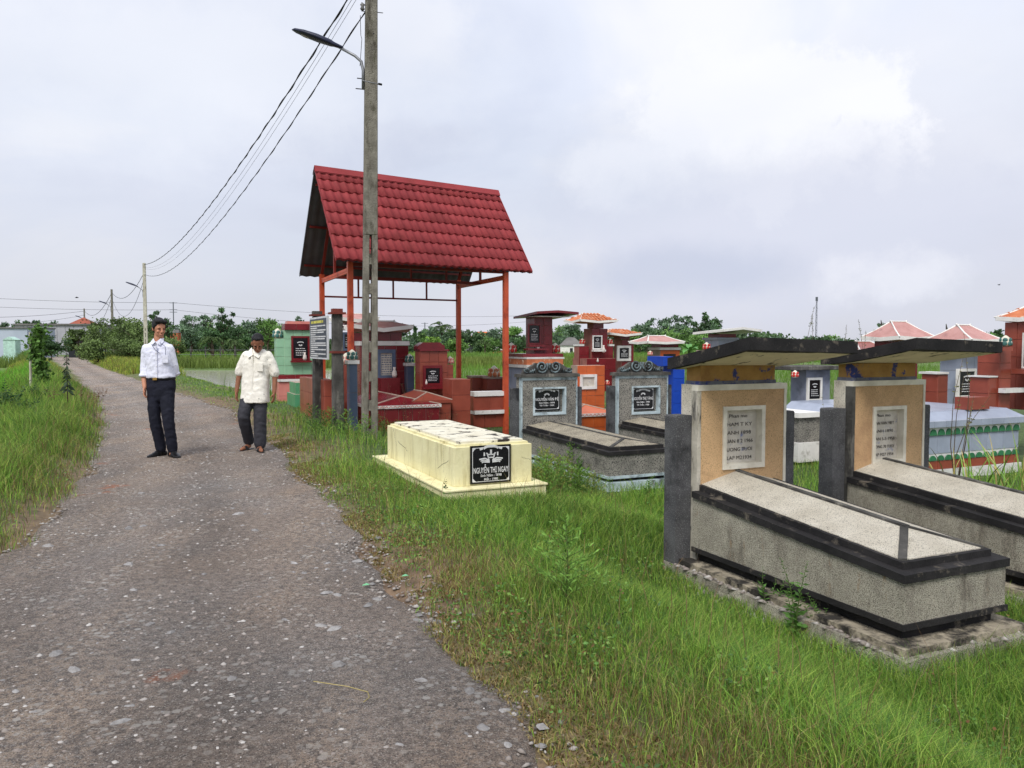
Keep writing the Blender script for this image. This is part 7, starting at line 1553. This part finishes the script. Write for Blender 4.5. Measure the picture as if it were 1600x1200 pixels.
def face_parts(t, c, R3, s, hairf):
    T = lambda v: Vector(c) + R3 @ (Vector(v) * s)
    e_ = MB(); 
    for q in (-1, 1): e_.ellips(T((q * .033, -.0805, .004)), tuple(k * s for k in (.010, .005, .0038)), 8, 6, R3)
    e_.build('eyes', M['hair'], t, True)
    b = MB()
    for q in (-1, 1): b.tube([T((q * .016, -.0905, .020)), T((q * .034, -.0905, .027)), T((q * .052, -.077, .021))], [.003 * s, .0042 * s, .002 * s], 5)
    b.build('eyebrows', M['hair'], t, True)
    MB().tube([T((-.020, -.0935, -.0675)), T((0, -.0975, -.0675)), T((.020, -.0935, -.0675))], [.0015 * s, .0025 * s, .0015 * s], 5).build('mouth_line', M['lip'], t, True)
    h = MB(); hairf(h, T)
    return fuse(h, 'hair', M['hair'], t, .007, 2, lambda co: .004 * (vnoise(co[:, 0] * 1.0 + co[:, 2], co[:, 1], .018, 3) - .3))
M['lip'] = mk('lips', srgb(96, 52, 46), rough=.6)
def wrinkle(amp, s=.055, seed=1, zlo=None):
    def f(co):
        a = vnoise(co[:, 0] * 1.0 + co[:, 2] * .5, co[:, 2] * 1.6 - co[:, 0] * .7 + co[:, 1], s, seed) - .5; b = vnoise(co[:, 0] * 2.2, co[:, 2] * .9 + co[:, 1] * 2, s * .9, seed + 4) - .5
        return amp * (a + .6 * b)
    return f
def build_people():
    # ---------------- younger man, tucked white shirt, navy trousers
    o = G(262, 715, 0); t = thing('person', 'man in a tucked white shirt and dark navy trousers, looking sideways on the road', 'man', (o.x, o.y, .002), R(3))
    hc = Vector((-.065, -.01, 1.592)); RH = Matrix.Rotation(R(42), 3, 'Z') @ Matrix.Rotation(R(12), 3, 'X'); hs = .94
    # limbs (x right in the picture)
    shL, elL, wrL = (-.245, .01, 1.375), (-.285, .02, 1.10), (-.235, -.06, .875)
    shR, elR, wrR = (.050, .01, 1.375), (.088, .06, 1.12), (.035, .15, .97)
    hL, kL, aL = (-.140, 0, .92), (-.140, -.03, .50), (-.100, .05, .085); hR, kR, aR = (.005, 0, .92), (.048, -.09, .50), (.072, -.04, .085)
    b = MB(); head(b, hc, RH, hs); limb(b, [(-.085, .015, 1.40), (-.075, .005, 1.53)], [.062, .052])
    loft(b, [(-.07, .01, .90, .13, .085), (-.065, .01, 1.0, .125, .08), (-.08, .01, 1.2, .14, .09), (-.088, .015, 1.33, .12, .07), (-.088, .015, 1.39, .07, .045)])
    limb(b, [(shL[0] + .03, .01, 1.335), elL, wrL], [.032, .034, .026]); limb(b, [(shR[0] - .03, .01, 1.335), elR, wrR], [.032, .034, .026])
    hand(b, wrL, (.05, -.25, -1), 1, .45); hand(b, wrR, (-.8, .1, -.5), -1, .4)
    for h_, k_, a_ in ((hL, kL, aL), (hR, kR, aR)): limb(b, [h_, k_, a_], [.075, .048, .034]); limb(b, [a_, (a_[0], a_[1] - .03, .05)], [.030, .024])
    fuse(b, 'body', M['skin'], t, .0065, 3)
    def hair(h, T):
        h.ellips(T((0, .024, .050)), (.080, .090, .088), 16, 12, RH); h.ellips(T((-.02, -.052, .104)), (.056, .040, .028), 12, 8, RH); h.ellips(T((.035, -.050, .096)), (.038, .036, .026), 12, 8, RH); h.ellips(T((.0, .06, -.005)), (.070, .050, .07), 12, 8, RH)
        for q in (-1, 1): h.ellips(T((q * .074, .000, .030)), (.012, .028, .045), 8, 8, RH)
    # cut the lower front of the cap so that the forehead shows
    face_parts(t, hc, RH, hs, hair)
    s_ = MB(); loft(s_, [(-.062, .008, .975, .164, .106), (-.062, .006, 1.00, .170, .114), (-.070, .006, 1.06, .160, .110), (-.078, .008, 1.18, .162, .112), (-.086, .01, 1.30, .172, .108), (-.088, .014, 1.365, .168, .092), (-.088, .016, 1.41, .115, .072), (-.085, .015, 1.435, .070, .060)], 26, 2.3)
    limb(s_, [(shL[0] + .012, .01, 1.350), (-.268, .022, 1.13), (-.262, -.01, 1.025)], [.054, .049, .047]); limb(s_, [(shR[0] - .004, .01, 1.350), (.088, .05, 1.13), (.085, .085, 1.045)], [.054, .049, .047])
    fuse(s_, 'shirt', M['shirtA'], t, .009, 4, wrinkle(.008, .05, 2))
    for c_, r_ in (((-.261, -.014, 1.018), .051), ((.085, .088, 1.04), .051)): MB().lathe([(r_, -.018), (r_ + .004, 0), (r_, .018)], c_, 14).build('cuff', M['shirtA'], t, True)
    MB().box(-.080, -.058, -.119, -.100, .99, 1.38).build('placket', M['shirtA'], t, bevel=.003)
    for q, sx_ in ((-1, -.082), (1, -.078)):
        MB().add([(sx_ + q * .004, -.078, 1.425), (sx_ + q * .050, -.074, 1.385), (sx_ + q * .074, -.040, 1.43), (sx_ + q * .062, .01, 1.475), (sx_ + q * .040, -.045, 1.47), (sx_ + q * .004, -.098, 1.425), (sx_ + q * .046, -.090, 1.388), (sx_ + q * .074, -.046, 1.43)], [(0, 4, 3, 2, 1), (5, 6, 7, 3, 4), (0, 1, 6, 5), (1, 2, 7, 6)]).build('collar', M['shirtA'], t)
    MB().box(.0, .072, -.116, -.104, 1.17, 1.27).build('pocket', M['shirtA'], t, bevel=.004)
    MB().tube([(-.125, -.105, 1.40), (-.075, -.120, 1.33), (-.02, -.124, 1.29)], .003, 5).build('lanyard', M['rope'], t); MB().tube([(-.03, -.09, 1.42), (.040, -.108, 1.37), (.045, -.122, 1.27)], .003, 5).build('lanyard', M['rope'], t)
    for z in (1.05, 1.13, 1.21, 1.29): MB().ellips((-.069, -.121, z), (.006, .003, .006), 6, 4).build('button', M['ceram'], t)
    tr = MB(); loft(tr, [(-.066, .005, .70, .10, .09), (-.066, .008, .78, .155, .112), (-.066, .008, .88, .178, .118), (-.064, .006, .975, .166, .106)], 24, 2.3)
    for h_, k_, a_ in ((hL, kL, aL), (hR, kR, aR)): limb(tr, [(h_[0], .005, .84), (k_[0], k_[1], .50), (a_[0], a_[1] + .01, .105)], [.094, .070, .064], 16)
    fuse(tr, 'trousers', M['trA'], t, .009, 4, wrinkle(.008, .05, 5))
    MB().lathe([(1, -.018), (1.02, 0), (1, .018)], (-.063, .006, .978), 26, .172, .112).build('belt', M['leather'], t, True)
    MB().box(-.115, -.065, -.124, -.112, .962, .992).build('belt_buckle', M['gold'], t, bevel=.002)
    for (a_, yaw) in ((aL, -28), (aR, 42)):
        R_ = Matrix.Rotation(R(yaw), 3, 'Z'); f = MB(); V0 = Vector((a_[0], a_[1], 0))
        for (y, w, h, z) in ((.04, .038, .040, .042), (.0, .042, .060, .058), (-.05, .046, .044, .046), (-.09, .050, .034, .036), (-.13, .048, .027, .029), (-.15, .042, .022, .026)): f.ellips(V0 + R_ @ Vector((0, y, z)), (w, .055, h), 12, 8, R_)
        fuse(f, 'shoe', M['leather'], t, .006, 3)
    # ---------------- older man, loose patterned shirt, head bowed, stepping forward
    o = G(399, 706, 0); t = thing('person', 'older man in a loose cream short sleeved shirt, head bowed as he walks', 'man', (o.x, o.y, .002), R(-4))
    hc = Vector((.082, -.075, 1.405)); RH = Matrix.Rotation(R(22), 3, 'Z') @ Matrix.Rotation(R(33), 3, 'X'); hs = .96
    shL, elL, wrL = (-.110, .0, 1.285), (-.205, .02, 1.02), (-.225, -.03, .79); shR, elR, wrR = (.200, .0, 1.285), (.272, .02, 1.01), (.275, -.03, .775)
    hL, kL, aL = (-.065, 0, .86), (-.105, -.15, .49), (-.140, .13, .11); hR, kR, aR = (.085, 0, .86), (.080, -.03, .47), (.060, -.02, .085)
    b = MB(); head(b, hc, RH, hs); limb(b, [(.05, .01, 1.28), (.070, -.03, 1.375)], [.062, .053])
    loft(b, [(.01, .01, .80, .13, .085), (.01, .01, .95, .13, .09), (.03, .01, 1.12, .13, .08), (.046, .01, 1.22, .12, .07), (.05, .01, 1.28, .07, .05)])
    for q in ((shL, elL, wrL), (shR, elR, wrR)): limb(b, [(q[0][0], q[0][1], 1.235), q[1], q[2]], [.036, .036, .027])
    hand(b, wrL, (.05, -.2, -1), 1, .4); hand(b, wrR, (-.02, -.2, -1), -1, .4)
    for h_, k_, a_ in ((hL, kL, aL), (hR, kR, aR)): limb(b, [(h_[0], .03, .80), (k_[0], k_[1] + .04, k_[2]), a_], [.055, .045, .034]); yw = R(-12 if a_ is aL else 32); limb(b, [(a_[0], a_[1], .06), (a_[0] + .10 * math.sin(yw), a_[1] - .10 * math.cos(yw), .040), (a_[0] + .165 * math.sin(yw), a_[1] - .165 * math.cos(yw), .030)], [.034, .030, .022]); 
    fuse(b, 'body', M['skind'], t, .0065, 3)
    def hair2(h, T):
        h.ellips(T((0, .028, .046)), (.078, .088, .088), 16, 12, RH); h.ellips(T((0, -.035, .104)), (.050, .036, .022), 12, 8, RH); h.ellips(T((.0, .06, .0)), (.066, .048, .06), 12, 8, RH)
    face_parts(t, hc, RH, hs, hair2)
    s_ = MB(); loft(s_, [(.012, -.01, .645, .182, .135), (.012, -.01, .70, .182, .135), (.016, -.005, .85, .176, .128), (.025, .0, 1.0, .172, .122), (.038, .0, 1.15, .176, .118), (.046, .004, 1.25, .176, .106), (.048, .008, 1.295, .150, .086), (.05, .01, 1.335, .075, .062)], 26, 2.4)
    limb(s_, [(-.090, .0, 1.250), (-.165, .01, 1.13), (-.200, .015, 1.035)], [.064, .060, .062]); limb(s_, [(.185, .0, 1.250), (.246, .01, 1.12), (.268, .015, 1.025)], [.064, .060, .062])
    fuse(s_, 'shirt', M['shirtB'], t, .009, 4, wrinkle(.009, .06, 8))
    MB().box(.008, .034, -.138, -.110, .66, .98).box(.012, .038, -.128, -.10, .98, 1.24).build('placket', M['shirtB'], t, bevel=.003)
    for q in (-1, 1):
        c_ = .040; MB().add([(c_ + q * .004, -.085, 1.265), (c_ + q * .07, -.085, 1.225), (c_ + q * .10, -.04, 1.29), (c_ + q * .07, .01, 1.36), (c_ + q * .045, -.045, 1.35), (c_ + q * .004, -.12, 1.262), (c_ + q * .068, -.125, 1.222), (c_ + q * .108, -.06, 1.29)], [(0, 4, 3, 2, 1), (5, 6, 7, 3, 4), (0, 1, 6, 5), (1, 2, 7, 6)]).build('collar', M['shirtB'], t)
    MB().box(.085, .165, -.124, -.108, 1.05, 1.16).build('pocket', M['shirtB'], t, bevel=.004)
    g = np.random.default_rng(3); mb = MB()
    for k in range(0):
        x_, z_ = g.uniform(-.14, .18), g.uniform(.70, 1.22); r = g.uniform(.007, .013)
        if abs(x_ - .02) < .025: continue
        yy_ = -.119 * math.sqrt(max(.05, 1 - ((x_ - .02) / .20) ** 2)) - (.017 if z_ < .9 else .011); mb.ellips((x_, yy_, z_), (r, .004, r), 6, 4)
    mt = M['shirtB']; nt_ = mt.node_tree; bs = nt_.nodes['Principled BSDF']; src = bs.inputs['Base Color'].links[0].from_socket
    tco = nt_.nodes.new('ShaderNodeTexCoord'); vo = nt_.nodes.new('ShaderNodeTexVoronoi'); vo.inputs['Scale'].default_value = 11; vo.inputs['Randomness'].default_value = .75; nt_.links.new(tco.outputs['Object'], vo.inputs['Vector'])
    rg = nt_.nodes.new('ShaderNodeMapRange'); rg.inputs[1].default_value = .17; rg.inputs[2].default_value = .11; rg.inputs[3].default_value = 0; rg.inputs[4].default_value = .8; nt_.links.new(vo.outputs['Distance'], rg.inputs[0])
    mxn = nt_.nodes.new('ShaderNodeMix'); mxn.data_type = 'RGBA'; mxn.inputs[7].default_value = srgb(168, 168, 160); nt_.links.new(rg.outputs[0], mxn.inputs[0]); nt_.links.new(src, mxn.inputs[6]); nt_.links.new(mxn.outputs[2], bs.inputs['Base Color'])
    tr = MB(); loft(tr, [(.01, .0, .66, .12, .10), (.01, .003, .76, .165, .118), (.012, .003, .86, .17, .118)], 24, 2.3)
    limb(tr, [(-.07, .0, .78), (kL[0], kL[1] + .03, .47), (aL[0] + .005, aL[1] + .0, .13)], [.092, .078, .068], 16); limb(tr, [(.085, .0, .78), (kR[0], kR[1], .47), (aR[0] + .01, aR[1] + .01, .11)], [.100, .082, .078], 16)
    fuse(tr, 'trousers', M['trB'], t, .009, 4, wrinkle(.009, .05, 12))
    for (a_, yaw, dz) in ((aL, -12, .0), (aR, 32, 0)):
        R_ = Matrix.Rotation(R(yaw), 3, 'Z'); f = MB(); V0 = Vector((a_[0], a_[1], dz))
        for (y, w, h, z) in ((.05, .034, .012, .012), (.0, .036, .012, .012), (-.06, .040, .012, .012), (-.12, .043, .012, .012), (-.17, .038, .011, .012)): f.ellips(V0 + R_ @ Vector((0, y, z)), (w, .045, h), 12, 8, R_)
        for y in (-.10, -.075): f.tube([V0 + R_ @ Vector((-.042, y, .02)), V0 + R_ @ Vector((-.02, y, .062)), V0 + R_ @ Vector((.02, y, .062)), V0 + R_ @ Vector((.042, y, .02))], .012, 6)
        fuse(f, 'sandal', M['leather'], t, .006, 2)
M['motif'] = mk('shirt_motif', srgb(176, 174, 160), rough=.9)
import time as _t
for _f in (build_tombs, build_shelter, build_poles, build_sign, build_back_rows, build_far, build_trees, build_plants, build_people, sow):
    _a = _t.time(); _f(); print(_f.__name__, round(_t.time() - _a, 1))
